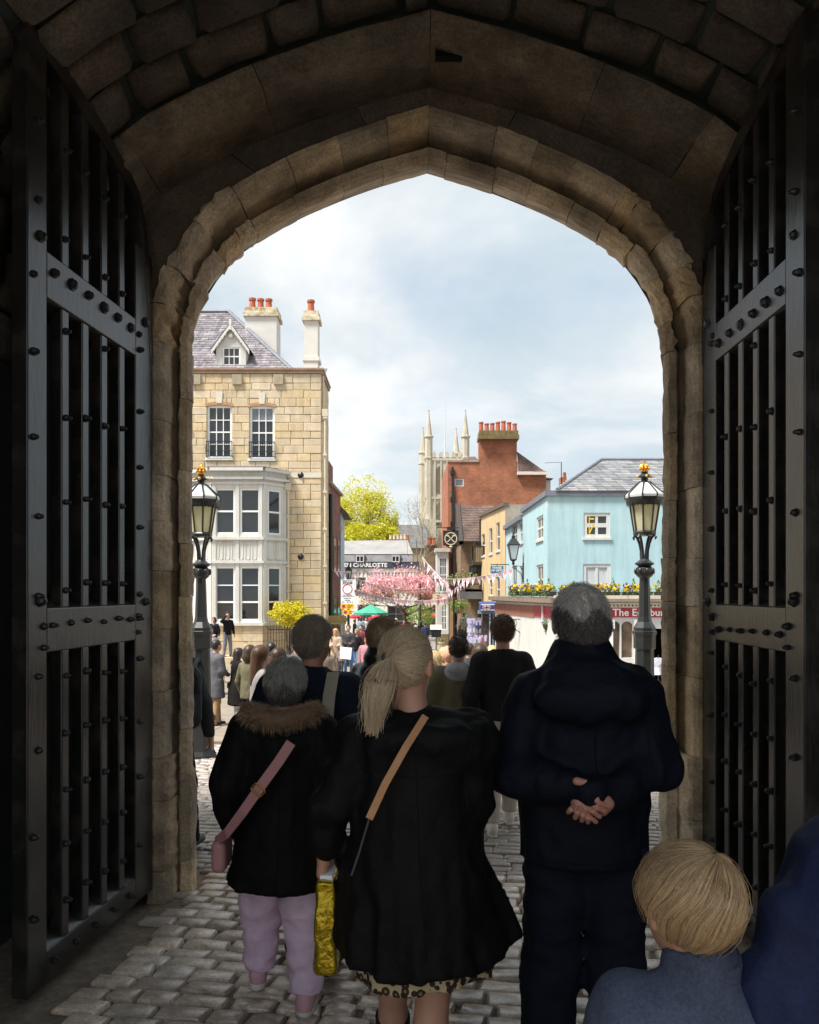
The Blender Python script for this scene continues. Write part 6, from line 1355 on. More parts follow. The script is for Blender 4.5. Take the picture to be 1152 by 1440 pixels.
rack('low rack of red and white souvenirs beside the white wall', 676.5, 893, 36.4, .28, M('red_toys', (.45,.14,.13), .6, .6, 16), M('mixed_toys', (.5,.42,.42), .6, .6, 18), 2)
rack('low rack of grey trinkets at the kerb', 668.5, 896, 35.8, .24, M('grey_toys', (.3,.29,.31), .6, .6, 18), M('mixed_toys', (.5,.42,.42), .6, .6, 18), 2)
# shirts displayed at the shop door
for k, px in enumerate((926, 935)):
    Yd = 26.2; p = W(px, 936, Yd); g_ = gz(p.x,Yd); r_ = thing('shirt_stand', ('pale lilac shirt on a stand in the shop doorway', 'second pale shirt on a stand, by the stone jamb')[k], 'shirt stand', (p.x,Yd,g_)); m = MB(); m.tube([(p.x,Yd,g_),(p.x,Yd,W(0,921,Yd).z)], .02, 5); m.tube([(p.x-.2,Yd-.2,g_),(p.x,Yd,g_+.3),(p.x+.2,Yd-.2,g_)], .015, 4); m.build('stand', IRON, r_)
    zt_, zb2 = W(0,925,Yd).z, W(0,949,Yd).z; m = MB(); m.add([(p.x+x_,Yd+y_,z_) for x_, y_, z_ in ((-.07,-.05,zt_),(.07,-.05,zt_),(.22,-.03,zt_-.08),(.27,-.02,zt_-.32),(.2,-.02,zt_-.32),(.19,-.06,zb2),(-.19,-.06,zb2),(-.2,-.02,zt_-.32),(-.27,-.02,zt_-.32),(-.22,-.03,zt_-.08))]+[(p.x+x_,Yd+y_,z_) for x_, y_, z_ in ((-.07,.05,zt_),(.07,.05,zt_),(.22,.05,zt_-.08),(.27,.05,zt_-.32),(.2,.05,zt_-.32),(.19,.10,zb2),(-.19,.10,zb2),(-.2,.05,zt_-.32),(-.27,.05,zt_-.32),(-.22,.05,zt_-.08))], [tuple(range(10)), tuple(range(19,9,-1))]+[(i,10+i,10+(i+1) % 10,(i+1) % 10) for i in range(10)]); m.build('shirt', M('lilac_shirt', (.66,.64,.74), .8, .06, 8), r_)
# low bench wall by the terrace house
lw = thing('timber_bench', 'pale timber bench at the foot of the dark red brick terrace', 'bench', (W(473,885,34).x, 34, gz(-3,34)))
a, b = W(461,876,34), W(486,886,34)
m = MB(); m.box((a.x,34,a.z-.06),(b.x,34.5,a.z)); m.build('seat', M('pale_timber', (.40,.30,.13), .7, .2, 4), lw); m = MB(); m.box((a.x,34.45,a.z+.002),(b.x,34.5,a.z+.3)); m.build('backrest', M('pale_timber', (.40,.30,.13), .7, .2, 4), lw)
for x_ in (a.x+.05, b.x-.13): m = MB(); m.box((x_,34.02,gz(-3,34)-.05),(x_+.08,34.45,a.z-.061)); m.build('leg', M('pale_timber', (.40,.30,.13), .7, .2, 4), lw)
# thin aerial on the roof behind the blue house
an = thing('roof_aerial', 'thin roof aerial and brick chimney stub left of the slate ridge', 'chimney', (W(791,680,36).x,36,Z(690,36))); m = MB(); m.box((W(789,0,37).x,37,5.5),(W(797,0,37).x,37.5,W(0,671,37).z)); m.build('stub', BRICK, an); m = MB(); p = W(789.5,650,37); m.tube([(p.x,37,p.z),(p.x,37,5.6)], .02, 4); m.tube([(W(766,0,37).x,37,W(0,651,37).z),(p.x,37,p.z)], .012, 3); m.build('aerial', IRON, an); m = MB(); m.lathe((W(795,0,37).x,37.2,W(0,671,37).z), [(.09,0),(.08,.25)], 8); m.build('chimney_pot', TERRA, an)
# ------------------------------------------------------------ people: bodies and clothes grown from distance fields
def rcone(P, a, b, r1, r2, sq=None):
    a = np.asarray(a, np.float32); b = np.asarray(b, np.float32)
    if sq is not None: s = np.asarray(sq, np.float32); P = P*s; a = a*s; b = b*s
    d = b-a; l2 = float((d*d).sum()) + 1e-9; t = np.clip(((P-a) @ d)/l2, 0, 1)
    return np.linalg.norm(P - a - t[...,None]*d, axis=-1) - (r1 + (r2-r1)*t)
def ell(P, c, r):
    q = (P-np.asarray(c, np.float32)); r = np.asarray(r, np.float32)
    k0 = np.linalg.norm(q/r, axis=-1); k1 = np.linalg.norm(q/(r*r), axis=-1) + 1e-9
    return k0*(k0-1)/k1
def rbox(P, c, h, rad):
    q = np.abs(P-np.asarray(c, np.float32)) - (np.asarray(h, np.float32)-rad)
    return np.linalg.norm(np.maximum(q, 0), axis=-1) + np.minimum(q.max(-1), 0) - rad
def smin(ds, k):
    o = ds[0]
    for d in ds[1:]:
        h = np.clip(.5 + .5*(d-o)/k, 0, 1); o = d + (o-d)*h - k*h*(1-h)
    return o
def surf_net(f, lo, hi, h):
    lo = np.asarray(lo, np.float32) - h*2; hi = np.asarray(hi, np.float32) + h*2
    n = np.ceil((hi-lo)/h).astype(int) + 1
    ax = [lo[i] + h*np.arange(n[i], dtype=np.float32) for i in range(3)]
    G = np.stack(np.meshgrid(*ax, indexing='ij'), -1); F = f(G)
    ins = F < 0; c = np.array(ins.shape) - 1
    cnt = np.zeros(c, np.float32); acc = np.zeros(tuple(c)+(3,), np.float32)
    offs = [(i,j,k) for i in (0,1) for j in (0,1) for k in (0,1)]
    def sl(o): return tuple(slice(o[i], o[i]+c[i]) for i in range(3))
    for a in offs:
        for d in range(3):
            if a[d] == 1: continue
            b = list(a); b[d] = 1
            fa, fb = F[sl(a)], F[sl(b)]; cr = (fa < 0) != (fb < 0)
            t = np.where(cr, fa/np.where(cr, fa-fb, 1), 0)
            cnt += cr
            for q in range(3):
                acc[...,q] += np.where(cr, (a[q] + (t if q == d else 0)), 0)
    act = cnt > 0; idx = -np.ones(c, np.int64); m = int(act.sum()); idx[act] = np.arange(m)
    ijk = np.stack(np.nonzero(act), -1).astype(np.float32)
    V = lo + h*(ijk + acc[act]/cnt[act][:,None])
    faces = []
    for d in range(3):
        u, v = (d+1) % 3, (d+2) % 3
        s0 = [slice(None)]*3; s1 = [slice(None)]*3; s0[d] = slice(0, -1); s1[d] = slice(1, None)
        A, B = ins[tuple(s0)], ins[tuple(s1)]; e = np.argwhere(A != B)
        ok = (e[:,u] > 0) & (e[:,v] > 0) & (e[:,u] < c[u]) & (e[:,v] < c[v]); e = e[ok]
        flip = ~A[tuple(e.T)]
        def g(du, dv): q = e.copy(); q[:,u] += du; q[:,v] += dv; return idx[tuple(q.T)]
        f = np.stack([g(-1,-1), g(0,-1), g(0,0), g(-1,0)], -1); f[flip] = f[flip][:, ::-1]; faces.append(f)
    return V, np.concatenate(faces)
def sdf_part(name, f, lo, hi, h, mat, parent, extra=None):
    V, Fc = surf_net(f, lo, hi, h)
    if extra is not None:
        for (v2, f2) in extra: Fc = np.concatenate([Fc, f2 + len(V)]); V = np.concatenate([V, v2])
    return npmesh(name, V, Fc, mat, parent, True)
_lat = np.random.default_rng(5).random((24,24,24)).astype(np.float32)*2-1
def vn(Q):
    i = np.floor(Q).astype(np.int32); f = Q-i; f = f*f*(3-2*f); i %= 24; j = (i+1) % 24; o = 0
    for a in (0,1):
        for b in (0,1):
            for c in (0,1):
                w = (f[...,0] if a else 1-f[...,0])*(f[...,1] if b else 1-f[...,1])*(f[...,2] if c else 1-f[...,2])
                o = o + w*_lat[(j if a else i)[...,0], (j if b else i)[...,1], (j if c else i)[...,2]]
    return o
def folds(P, amp, seed=0, f=1.0, st=(1,1,.55)):
    Q = P*(np.array(st, np.float32)*np.float32(f)) + np.float32(seed*3.7+20)
    n1 = vn(Q*np.float32(9)); n2 = 1-2*np.abs(vn(Q*np.float32(15)+np.float32(7))); n3 = vn(Q*np.float32(31))
    return amp*(1.5*n1 - .9*n2 + .4*n3)
def clothm(name, col, rough=.85, var=.15, scale=12, bump=.55, bs=16, **k): return M('cloth_'+name, col, rough, var, scale, bump, bs, dist=.02, spec=.16, **k)
SKIN = M('skin', (.50,.27,.19), .5, .08, 9, .1, 160, dist=.002); SKIN_P = M('skin_ruddy', (.52,.25,.19), .5, .12, 14, .1, 160, dist=.002)
def hairm(name, c1, c2, rough=.42, streak=False):
    if 'hair_'+name in _mats: return _mats['hair_'+name]
    m = bpy.data.materials.new('hair_'+name); m.use_nodes = True; t = m.node_tree; b = t.nodes['Principled BSDF']; geo = N(t, 'ShaderNodeNewGeometry'); mx = N(t, 'ShaderNodeMix', data_type='RGBA')
    L(t, geo.outputs['Random Per Island'], mx.inputs[0]); mx.inputs[6].default_value = tuple(c1)+(1,); mx.inputs[7].default_value = tuple(c2)+(1,); mpp = N(t,'ShaderNodeMapping'); mpp.inputs['Scale'].default_value = (70,70,7); L(t, geo.outputs['Position'], mpp.inputs[0]); nn = N(t,'ShaderNodeTexNoise'); nn.inputs['Scale'].default_value = 1.6; nn.inputs['Detail'].default_value = 5; L(t, mpp.outputs[0], nn.inputs['Vector'])
    mrr = N(t,'ShaderNodeMapRange'); mrr.inputs[1].default_value = .3; mrr.inputs[2].default_value = .7; mrr.inputs[3].default_value = .45 if streak else .92; mrr.inputs[4].default_value = 1.45 if streak else 1.08; L(t, nn.outputs['Fac'], mrr.inputs[0]); hh = N(t,'ShaderNodeHueSaturation'); L(t, mrr.outputs[0], hh.inputs['Value']); L(t, mx.outputs[2], hh.inputs['Color']); L(t, hh.outputs[0], b.inputs['Base Color'])
    bpp = N(t,'ShaderNodeBump'); bpp.inputs['Strength'].default_value = .5 if streak else 0.0; bpp.inputs['Distance'].default_value = .006; L(t, nn.outputs['Fac'], bpp.inputs['Height']); L(t, bpp.outputs[0], b.inputs['Normal'])
    b.inputs['Roughness'].default_value = rough; b.inputs['Specular IOR Level'].default_value = .4; _mats['hair_'+name] = m; return m
def strands(paths, r0, r1=.3):
    """paths (n,K,3) -> thin three sided strands"""
    n, K, _ = paths.shape; t = np.gradient(paths, axis=1); t /= np.linalg.norm(t, axis=-1, keepdims=True)+1e-9
    ref = np.broadcast_to(np.array([.31,.52,.80]), t.shape); a = np.cross(t, ref); a /= np.linalg.norm(a, axis=-1, keepdims=True)+1e-9; b = np.cross(t, a)
    rad = (np.linspace(1, r1, K)[None,:]*np.asarray(r0).reshape(-1,1))[...,None] if np.ndim(r0) else (np.linspace(1, r1, K)[None,:]*r0)[...,None]
    V = np.stack([paths + rad*(a*math.cos(q)+b*math.sin(q)) for q in (0, 2.094, 4.189)], 2)   # n,K,3,3
    base = (np.arange(n)*K*3)[:,None,None]; k = np.arange(K-1)[None,:,None]*3; j = np.arange(3)[None,None,:]
    i0 = base+k+j; i1 = base+k+(j+1) % 3; F = np.stack([i0, i1, i1+3, i0+3], -1).reshape(-1,4)
    return V.reshape(-1,3), F

class Person:
    """local frame: x to the figure's right hand, y forward, z up, feet on z = 0, sized for 1.75 m and scaled"""
    def __init__(s, label, x, y, face, H, skin=None, group=None, res=.03, z=None, sx=1.0):
        s.k = H/1.75; s.res = res/s.k; s.label = label; s.skin = skin or SKIN
        s.loc = (x, y, gz(x, y) if z is None else z); s.face = face; s.group = group; s.head_off = np.array([0,0,0.]); s.extra = []
        s.hturn = 0; s.sx = sx; s.hs = 1.0
    def hd(s, P):     # into the head's own frame
        q = P - s.head_off.astype(np.float32) - np.array([0,0,1.6], np.float32); c, n = math.cos(-s.hturn), math.sin(-s.hturn)
        return np.stack([q[...,0]*c - q[...,1]*n, q[...,0]*n + q[...,1]*c, q[...,2]], -1)/np.float32(s.hs) + np.array([0,0,1.6], np.float32)
    def hinv(s, P):
        q = (P - np.array([0,0,1.6]))*s.hs; c, n = math.cos(s.hturn), math.sin(s.hturn)
        return np.stack([q[...,0]*c - q[...,1]*n, q[...,0]*n + q[...,1]*c, q[...,2]], -1) + np.array([0,0,1.6]) + s.head_off
    def body(s, arms, legs, hands=True, bare_legs=False, hres=None, ears=True):
        s.arms, s.legs = arms, legs
        def fb(P):
            d = [rcone(P,(0,0,1.30),(0,0,1.02),.115,.115,(1,1.35,1)), rcone(P,(-.14,0,1.36),(.14,0,1.36),.06,.06), rcone(P,(0,-.01,1.38),(s.head_off[0]*.8,s.head_off[1]*.8-.005,1.55+s.head_off[2]),.060,.056)]
            for A in arms: d += [rcone(P,A[0],A[1],.045,.036), rcone(P,A[1],A[2],.036,.026)]
            for Lg in legs: d += [rcone(P,Lg[0],Lg[1],.075,.052), rcone(P,Lg[1],Lg[2],.052 if bare_legs else .045,.034)] + ([rcone(P, tuple(np.array(Lg[1])*.72+np.array(Lg[2])*.28+np.array([0,-.018,0])), tuple(np.array(Lg[1])*.45+np.array(Lg[2])*.55), .046, .038)] if bare_legs else [])
            return smin(d, .03)
        def fh(P):
            Q = s.hd(P)
            d = smin([ell(Q,(0,.0,1.645),(.074,.094,.100)), ell(Q,(0,.035,1.585),(.054,.060,.068)), rcone(P,(0,-.012,1.44)+0*s.head_off,(s.head_off[0],s.head_off[1]-.012,1.57+s.head_off[2]),.056,.052)], .03)
            d = smin([d, rcone(Q,(0,.092,1.635),(0,.112,1.598),.010,.015), rcone(Q,(-.016,.088,1.562),(.016,.088,1.562),.010,.010), ell(Q,(0,.078,1.662),(.05,.02,.012))], .012)
            for sx in (-1,1):
                d = np.maximum(d, -ell(Q,(sx*.031,.098,1.645),(.014,.014,.009)))
                if ears: d = smin([d, np.maximum(ell(Q,(sx*.083,-.004,1.632),(.013,.021,.034)), -ell(Q,(sx*.095,.004,1.634),(.008,.010,.017)))], .006)
            return d
        hr = hres or s.res*.7
        ex = [surf_net(fh, np.array([-.13*s.hs,-.13*s.hs,1.42])+np.minimum(s.head_off,0), np.array([.13*s.hs,.14*s.hs,1.6+.16*s.hs])+np.maximum(s.head_off,0), hr)]
        if hands:
            for i, A in enumerate(arms):
                if len(A) > 3 and A[3] == 'none': continue
                ex.append(s.hand(np.array(A[1]), np.array(A[2]), -1 if A[0][0] < 0 else 1))
        X = np.array([list(A[j]) for A in arms for j in range(3)] + [list(q) for q in legs[0][:3]+legs[1][:3]]); lo = X.min(0)-.09; hi = X.max(0)+.09; lo[2] = max(lo[2], -.02); hi[2] = max(hi[2], 1.5); lo[:2] = np.minimum(lo[:2], -.2); hi[:2] = np.maximum(hi[:2], .2)
        V, Fc = surf_net(fb, lo, hi, max(s.res, .02))
        for v2, f2 in ex: Fc = np.concatenate([Fc, f2+len(V)]); V = np.concatenate([V, v2])
        o = npmesh('person', V, Fc, s.skin, None, True, loc=s.loc); o.rotation_euler.z = s.face; o.scale = (s.k*s.sx, s.k, s.k)
        tag(o, s.label, 'person', s.group); s.o = o
        if s.res < .05:
            m = MB()
            for sx in (-1,1):
                c = s.hinv(np.array([[sx*.031,.088,1.645]]))[0]; m.sphere(c, .0125, 8, 6)
            m.build('eyes', M('eye', (.05,.04,.035), .2), o, True, local=True)
        return o
    def hand(s, el, wr, side):
        """relaxed hand hanging on from the forearm: palm, four bent fingers, thumb"""
        d = (wr-el); d = d/np.linalg.norm(d); f = np.array([0,1,0.]); f -= d*d.dot(f)
        if np.linalg.norm(f) < .2: f = np.array([0,0,-1.])-d*d.dot(np.array([0,0,-1.]))
        f /= np.linalg.norm(f); n = np.cross(d, f)*side; inn = -n if n[0]*side > 0 else n
        fin = []
        for k, (o, ln) in enumerate(((.028,.070),(.010,.078),(-.009,.073),(-.027,.058))):
            k0 = wr + d*.085 + f*o; k1 = k0 + (d*.93+inn*.35)*ln*.5; k2 = k1 + (d*.62+inn*.78)*ln*.35; k3 = k2 + (d*.1+inn*1)*ln*.25; fin.append([k0,k1,k2,k3])
        th = [wr + d*.03 + f*.028, wr + d*.06 + f*.050 + inn*.015, wr + d*.095 + f*.050 + inn*.028]
        def fd(P):
            q = [rcone(P, wr-d*.06, wr+d*.02, .026, .024), rcone(P, wr+d*.03+f*.014, wr+d*.085+f*.018, .019, .016), rcone(P, wr+d*.03-f*.014, wr+d*.085-f*.018, .018, .015), rcone(P, wr+d*.03, wr+d*.085, .018, .016)]
            b = smin(q, .015); t = smin([rcone(P, th[0], th[1], .014, .012), rcone(P, th[1], th[2], .011, .009)], .008)
            b = smin([b, t], .008)
            for F in fin:
                g = np.minimum(np.minimum(rcone(P,F[0],F[1],.0098,.009), rcone(P,F[1],F[2],.009,.0082)), rcone(P,F[2],F[3],.0082,.0072)); b = smin([b, g], .004)
            return b
        A = np.array([wr-d*.06, wr+d*.2, wr+d*.19+inn*.07, wr+f*.07+d*.1, wr-f*.05]); return surf_net(fd, A.min(0)-.035, A.max(0)+.035, .0055 if s.res < .02 else (.009 if s.res < .035 else .014))
    def top(s, mat, hem=.85, bulk=.0, flare=.0, name='jacket', collar=.0, arm=1.0, fold=.004, waist=.0, seed=1, hood=False, cuff=.02, coat_r=None, ext=None, sh_z=1.385, hemfn=None):
        arms = s.arms
        def f(P):
            th = folds(P, fold, seed) if fold else 0
            d = [rcone(P,(0,.0,1.31),(0,0,1.08),.158+bulk,.150+bulk-waist,(1,1.32,1)), rcone(P,(-.155,-.005,sh_z),(.155,-.005,sh_z),.068+bulk*.7,.068+bulk*.7),
                 rcone(P,(0,0,1.10),(0,0,max(hem,.78)),.150+bulk-waist,(coat_r or .165+bulk+flare),(1,1.25,1))]
            if hem < .78: d.append(rcone(P,(0,0,.85),(0,0,hem-.06),(coat_r or .165+bulk+flare)*.98,(coat_r or .165+bulk)+flare,(1,1.25,1)))
            if collar: d.append(np.maximum(rcone(P,(s.head_off[0]*.3,-.012+s.head_off[1]*.3,1.42),(s.head_off[0]*.5,-.01+s.head_off[1]*.5,1.47+collar),.082+bulk*.3,.070+bulk*.2), P[...,2]-(1.47+collar+P[...,1]*-.25)))
            if hood: d += [ell(P,(0,-.115,1.37),(.135+bulk*.5,.07,.105)), ell(P,(0,-.085,1.45),(.12+bulk*.4,.075,.055))]
            b = smin(d, .035)
            for i, A in enumerate(arms):
                A0, A1, A2 = [np.array(q, float) for q in A[:3]]; w = A2 - (A2-A1)/np.linalg.norm(A2-A1)*-cuff
                a_ = smin([rcone(P,A0,A1,(.066+bulk*.6)*arm,(.055+bulk*.5)*arm), rcone(P,A1,w,(.055+bulk*.5)*arm,(.040+bulk*.3)*arm)], .02)
                b = smin([b, a_], .025)
            hz = hem if hemfn is None else hemfn(P)
            b = np.maximum(b + th, hz - P[...,2])
            # neck opening
            b = np.maximum(b, -rcone(P,(0,.02,1.46+collar*.4),(0,.03,1.62),.060,.075)) if not hood or True else b
            return b
        X = np.array([list(A[j]) for A in arms for j in range(3)]); e = (coat_r or .17+bulk)+abs(flare)+.04+bulk
        lo = np.minimum(X.min(0)-.1-bulk, [-e-.05,-e,hem-.03]); hi = np.maximum(X.max(0)+.1+bulk, [e+.05,e,1.5+collar+.06]); lo[2] = hem-.06 if hemfn is None else hem-.2
        if hood: lo[1] = min(lo[1], -.24)
        s.topf = f; return sdf_part(name, f, lo, hi, s.res, mat, s.o)
    def trousers(s, mat, w=.0, top=1.0, cuff=.06, fold=.003, seed=2, ankle=None, name='trousers'):
        lg = s.legs
        def f(P):
            d = [rcone(P,(-.07,0,.96),(.07,0,.96),.115+w*.5,.115+w*.5,(1,1.1,1))]; th = folds(P, fold, seed, 1.2, (.8,.8,1.6))
            for A in lg: d += [smin([rcone(P,A[0],A[1],.092+w*.6,.066+w), rcone(P,A[1],A[2],.066+w,(.050+w if ankle is None else ankle))], .03)]
            b = smin(d, .03)+th; return np.maximum(np.maximum(b, P[...,2]-top), cuff-P[...,2]) if cuff is not None else b
        X = np.array([list(q) for A in lg for q in A[:3]]); lo = X.min(0)-.14-w; hi = X.max(0)+.14+w; lo[2] = .02; hi[2] = 1.05; lo[:2] = np.minimum(lo[:2],-.22); hi[:2] = np.maximum(hi[:2],.22)
        return sdf_part(name, f, lo, hi, s.res, mat, s.o)
    def shoes(s, mat, sole=None, big=1.0):
        for A in s.legs:
            a = np.array(A[2], float); pitch = A[3] if len(A) > 3 else 0; x, y, z = a[0], a[1], a[2]-.075
            toe = np.array([x*1.12, y+.145*math.cos(pitch), z+.034-.145*math.sin(pitch)]); heel = np.array([x, y-.045, z+.04+.03*math.sin(pitch)])
            def f(P):
                b = smin([rcone(P,heel,toe,.040*big,.036*big), rcone(P,heel+np.array([0,.01,.03]),a+np.array([0,0,.04]),.042*big,.044*big), rcone(P,heel+np.array([0,.05,.02]),toe-np.array([0,.04,0]),.038*big,.03*big)], .02)
                if pitch == 0: b = np.maximum(b, z+.004-P[...,2])
                return b
            lo = np.minimum(heel,toe)-.07; hi = np.maximum(np.maximum(heel,toe), a)+.09; sh = sdf_part('shoe', f, lo, hi, min(s.res, .02) if s.res < .03 else s.res, mat, s.o)
            if sole is not None:
                def g(P): return np.maximum(np.minimum(rcone(P,heel+np.array([0,-.004,-.02]),toe+np.array([0,.006,-.014]),.041*big,.038*big), 9), (P[...,2]-(z+.024+ (P[...,1]-heel[1])*(-math.sin(pitch)))))
                sdf_part('sole', g, lo, hi, min(s.res,.016), sole, sh)
    def haircap(s, mat, kind='short', vol=.012, res=None, long=None):
        def f(P):
            Q = s.hd(P); d = ell(Q,(0,-.008,1.655),(.078+vol,.098+vol,.100+vol))
            if kind in ('long','bob'):
                bz = 1.56 if kind == 'bob' else (long or 1.38); d = smin([d, rcone(Q,(0,-.05,1.64),(0,-.075,bz),.082+vol,.085+vol*.5,(1,1.25,1))], .03); d = np.maximum(d, -ell(Q,(0,.10,1.585),(.062,.11,.10)))
                d = np.maximum(d, -rcone(Q,(0,.13,1.60),(0,.13,1.3),.10,.12))
            else:
                cutp = (Q[...,1]-.035)*.80 - (Q[...,2]-1.655)*.62; d = np.maximum(d, cutp); d = np.maximum(d, (1.565+np.maximum(Q[...,1],0)*.8)-Q[...,2])
                side = np.abs(Q[...,0]) - .2 ; d = np.maximum(d, -(ell(Q,(.085,.01,1.622),(.03,.035,.036)))); d = np.maximum(d, -(ell(Q,(-.085,.01,1.622),(.03,.035,.036))))
            return d + folds(P, .0015, 3, 3)
        lo = np.array([-.14*s.hs,-.24,1.50 if kind == 'short' else (long or 1.38)-.12])+np.minimum(s.head_off,0); hi = np.array([.14*s.hs,.15*s.hs,1.6+.19*s.hs])+np.maximum(s.head_off,0)
        return sdf_part('hair', f, lo, hi, res or s.res*.6, mat, s.o)
    def hairstrands(s, hair, n, ln, r, mat, zmin=1.57, lift=.006, up=.0, rnd=.3, K=5, front=.02, vol=.012, flow=(0,-.3,-1), name='hair', zmax=9, ymax=9):
        """short strands rooted on the scalp; joined into the hair mesh"""
        u = rng.normal(size=(n*8,3)); u /= np.linalg.norm(u,axis=1)[:,None]; R_ = np.array([.078+vol,.098+vol,.100+vol]); P = np.array([0,-.008,1.655])+u*R_
        ok = (P[:,2] > zmin + np.clip(P[:,1],0,1)*1.2) & (((P[:,1]-.035)*.80-(P[:,2]-1.655)*.62) < 0) & ~((np.abs(P[:,0]) > .07) & (np.abs(P[:,1]-.005) < .03) & (P[:,2] < 1.655))
        ok &= (P[:,2] < zmax + .02*np.sin(P[:,0]*60)) & (P[:,1] < ymax); u, P = u[ok][:n], P[ok][:n]; nrm = u/R_; nrm /= np.linalg.norm(nrm,axis=1)[:,None]
        g = np.array(flow, float)+rng.normal(0,rnd,(len(P),3)); tg = g - nrm*(g*nrm).sum(1)[:,None]; tg /= np.linalg.norm(tg,axis=1)[:,None]+1e-6
        t = np.linspace(0,1,K); L_ = (ln*rng.uniform(.6,1.3,len(P)))[:,None,None]
        pth = P[:,None,:]-nrm[:,None,:]*.004 + tg[:,None,:]*(t[None,:,None]*L_) + nrm[:,None,:]*((lift+up*t[None,:,None]*L_) * np.sin(t*2.2)[None,:,None]*1.2)
        # keep on or outside the scalp
        c = np.array([0,-.008,1.655]); q = (pth-c)/R_; ql = np.linalg.norm(q,axis=-1,keepdims=True); tgt = np.maximum(ql, 1.0+ .01*rng.random((len(P),1,1))); pth = c+q/ql*tgt*R_
        pth = s.hinv(pth); V, F = strands(pth, r*rng.uniform(.7,1.3,len(P)))
        s.join(hair, V, F, mat)
    def join(s, ob, V, F, mat=None):
        me = ob.data; n0 = len(me.vertices); v0 = np.empty(n0*3, np.float32); me.vertices.foreach_get('co', v0); f0 = np.array([list(p.vertices) for p in me.polygons])
        if mat is not None and mat.name not in [m.name for m in me.materials]: mats = list(me.materials)+[mat]
        else: mats = list(me.materials)
        mi0 = np.empty(len(f0), np.int32); me.polygons.foreach_get('material_index', mi0); k = [m.name for m in mats].index(mat.name) if mat else 0
        nm = ob.name.split('.')[0]; new = npmesh('tmp', np.concatenate([v0.reshape(-1,3), V]), np.concatenate([f0, F+n0]), mats, None, True, np.concatenate([mi0, np.full(len(F), k)])); ob.data = new.data; bpy.data.objects.remove(new); ob.data.name = nm; bpy.data.meshes.remove(me)
    def strap(s, pts, w, mat, name='strap', th=.006, nrm=None):
        """flat band through local points; each point (p, outward normal)"""
        P = [np.array(p, float) for p, _ in pts]; Nn = [np.array(n, float)/np.linalg.norm(n) for _, n in pts]; m = MB(); V = []
        for i in range(len(P)):
            t = P[min(i+1,len(P)-1)]-P[max(i-1,0)]; t /= np.linalg.norm(t); sd = np.cross(t, Nn[i]); sd /= np.linalg.norm(sd)
            V += [P[i]+sd*w/2, P[i]-sd*w/2, P[i]-sd*w/2+Nn[i]*th, P[i]+sd*w/2+Nn[i]*th]
        F = [(4*i+a, 4*i+(a+1) % 4, 4*(i+1)+(a+1) % 4, 4*(i+1)+a) for i in range(len(P)-1) for a in range(4)]
        m.add(V, F); return m.build(name, mat, s.o, False, local=True)
def seams(p, f, paths, mat, r=.0024, y0=-.5):
    """stitched seams lying on the back of a garment: paths of (x, z) found on its surface"""
    for pa in paths:
        pa = np.array(pa, float); t = np.linspace(0, len(pa)-1, 9*(len(pa)-1)+1); X = np.interp(t, np.arange(len(pa)), pa[:,0]); Zz = np.interp(t, np.arange(len(pa)), pa[:,1]); Y = np.full(len(t), y0)
        for _ in range(60):
            d = f(np.stack([X,Y,Zz],-1).astype(np.float32)); Y = Y + np.clip(d*.7, -.02, .05)
        ok = np.abs(d) < .004; pts = [(x, y-.0006, z) for x, y, z, o in zip(X,Y,Zz,ok) if o]
        if len(pts) > 3: m = MB(); m.tube(pts, r, 4); m.build('seam', mat, p.o, True, local=True)
def down(side, out=.06, fwd=0., bend=.02): return [(side*.175,0,1.385),(side*(.205+out),-.02+fwd*.3,1.13),(side*(.205+out*1.1),.02+bend+fwd,.89)]
def leg(side, y=0., lift=0., pitch=0., spread=.02): 
    k = .02 if y >= 0 else .03
    return [(side*.085,0,.92),(side*(.092+spread*.5),y*.5+k,.50+lift*.6),(side*(.095+spread),y,.078+lift),pitch] if pitch else [(side*.085,0,.92),(side*(.092+spread*.5),y*.5+k,.50+lift*.6),(side*(.095+spread),y,.078+lift)]
# ------------------------------------------------------------ the people
def feetY(px, py):
    lo, hi = 1.5, 120.
    for _ in range(50):
        m_ = (lo+hi)/2; x = (px-576)*m_/FPX
        if HORIZ + (EYE-gz(x,m_))*FPX/m_ > py: lo = m_
        else: hi = m_
    return lo
BLK = clothm('black', (.0055,.0055,.006), .7); BLK2 = clothm('black_warm', (.012,.0105,.010), .9); NVYC = clothm('navy', (.005,.0065,.014), .7); NVYD = clothm('navy_trouser', (.007,.010,.021), .85)
GREYC = clothm('grey_coat', (.11,.11,.125)); BEIGE = clothm('beige', (.50,.43,.35)); OLIVE = clothm('olive', (.14,.125,.075)); WHT = clothm('white', (.66,.65,.64)); LTGREY = clothm('light_grey', (.42,.40,.39))
JEANS = clothm('jeans', (.10,.17,.30)); LILAC = clothm('lilac', (.80,.60,.77), bs=9); DKGREY = clothm('dark_grey', (.05,.05,.055)); PINK = M('pink_strap', (.50,.24,.25), .6, .1, 20); TAN = M('tan_leather', (.42,.20,.08), .5, .15, 20)
SHOEB = M('black_shoe', (.015,.015,.016), .5); SHOEW = M('white_shoe', (.66,.62,.56), .6); SHOEP = M('pink_trainer', (.62,.36,.42), .6, .15, 14)
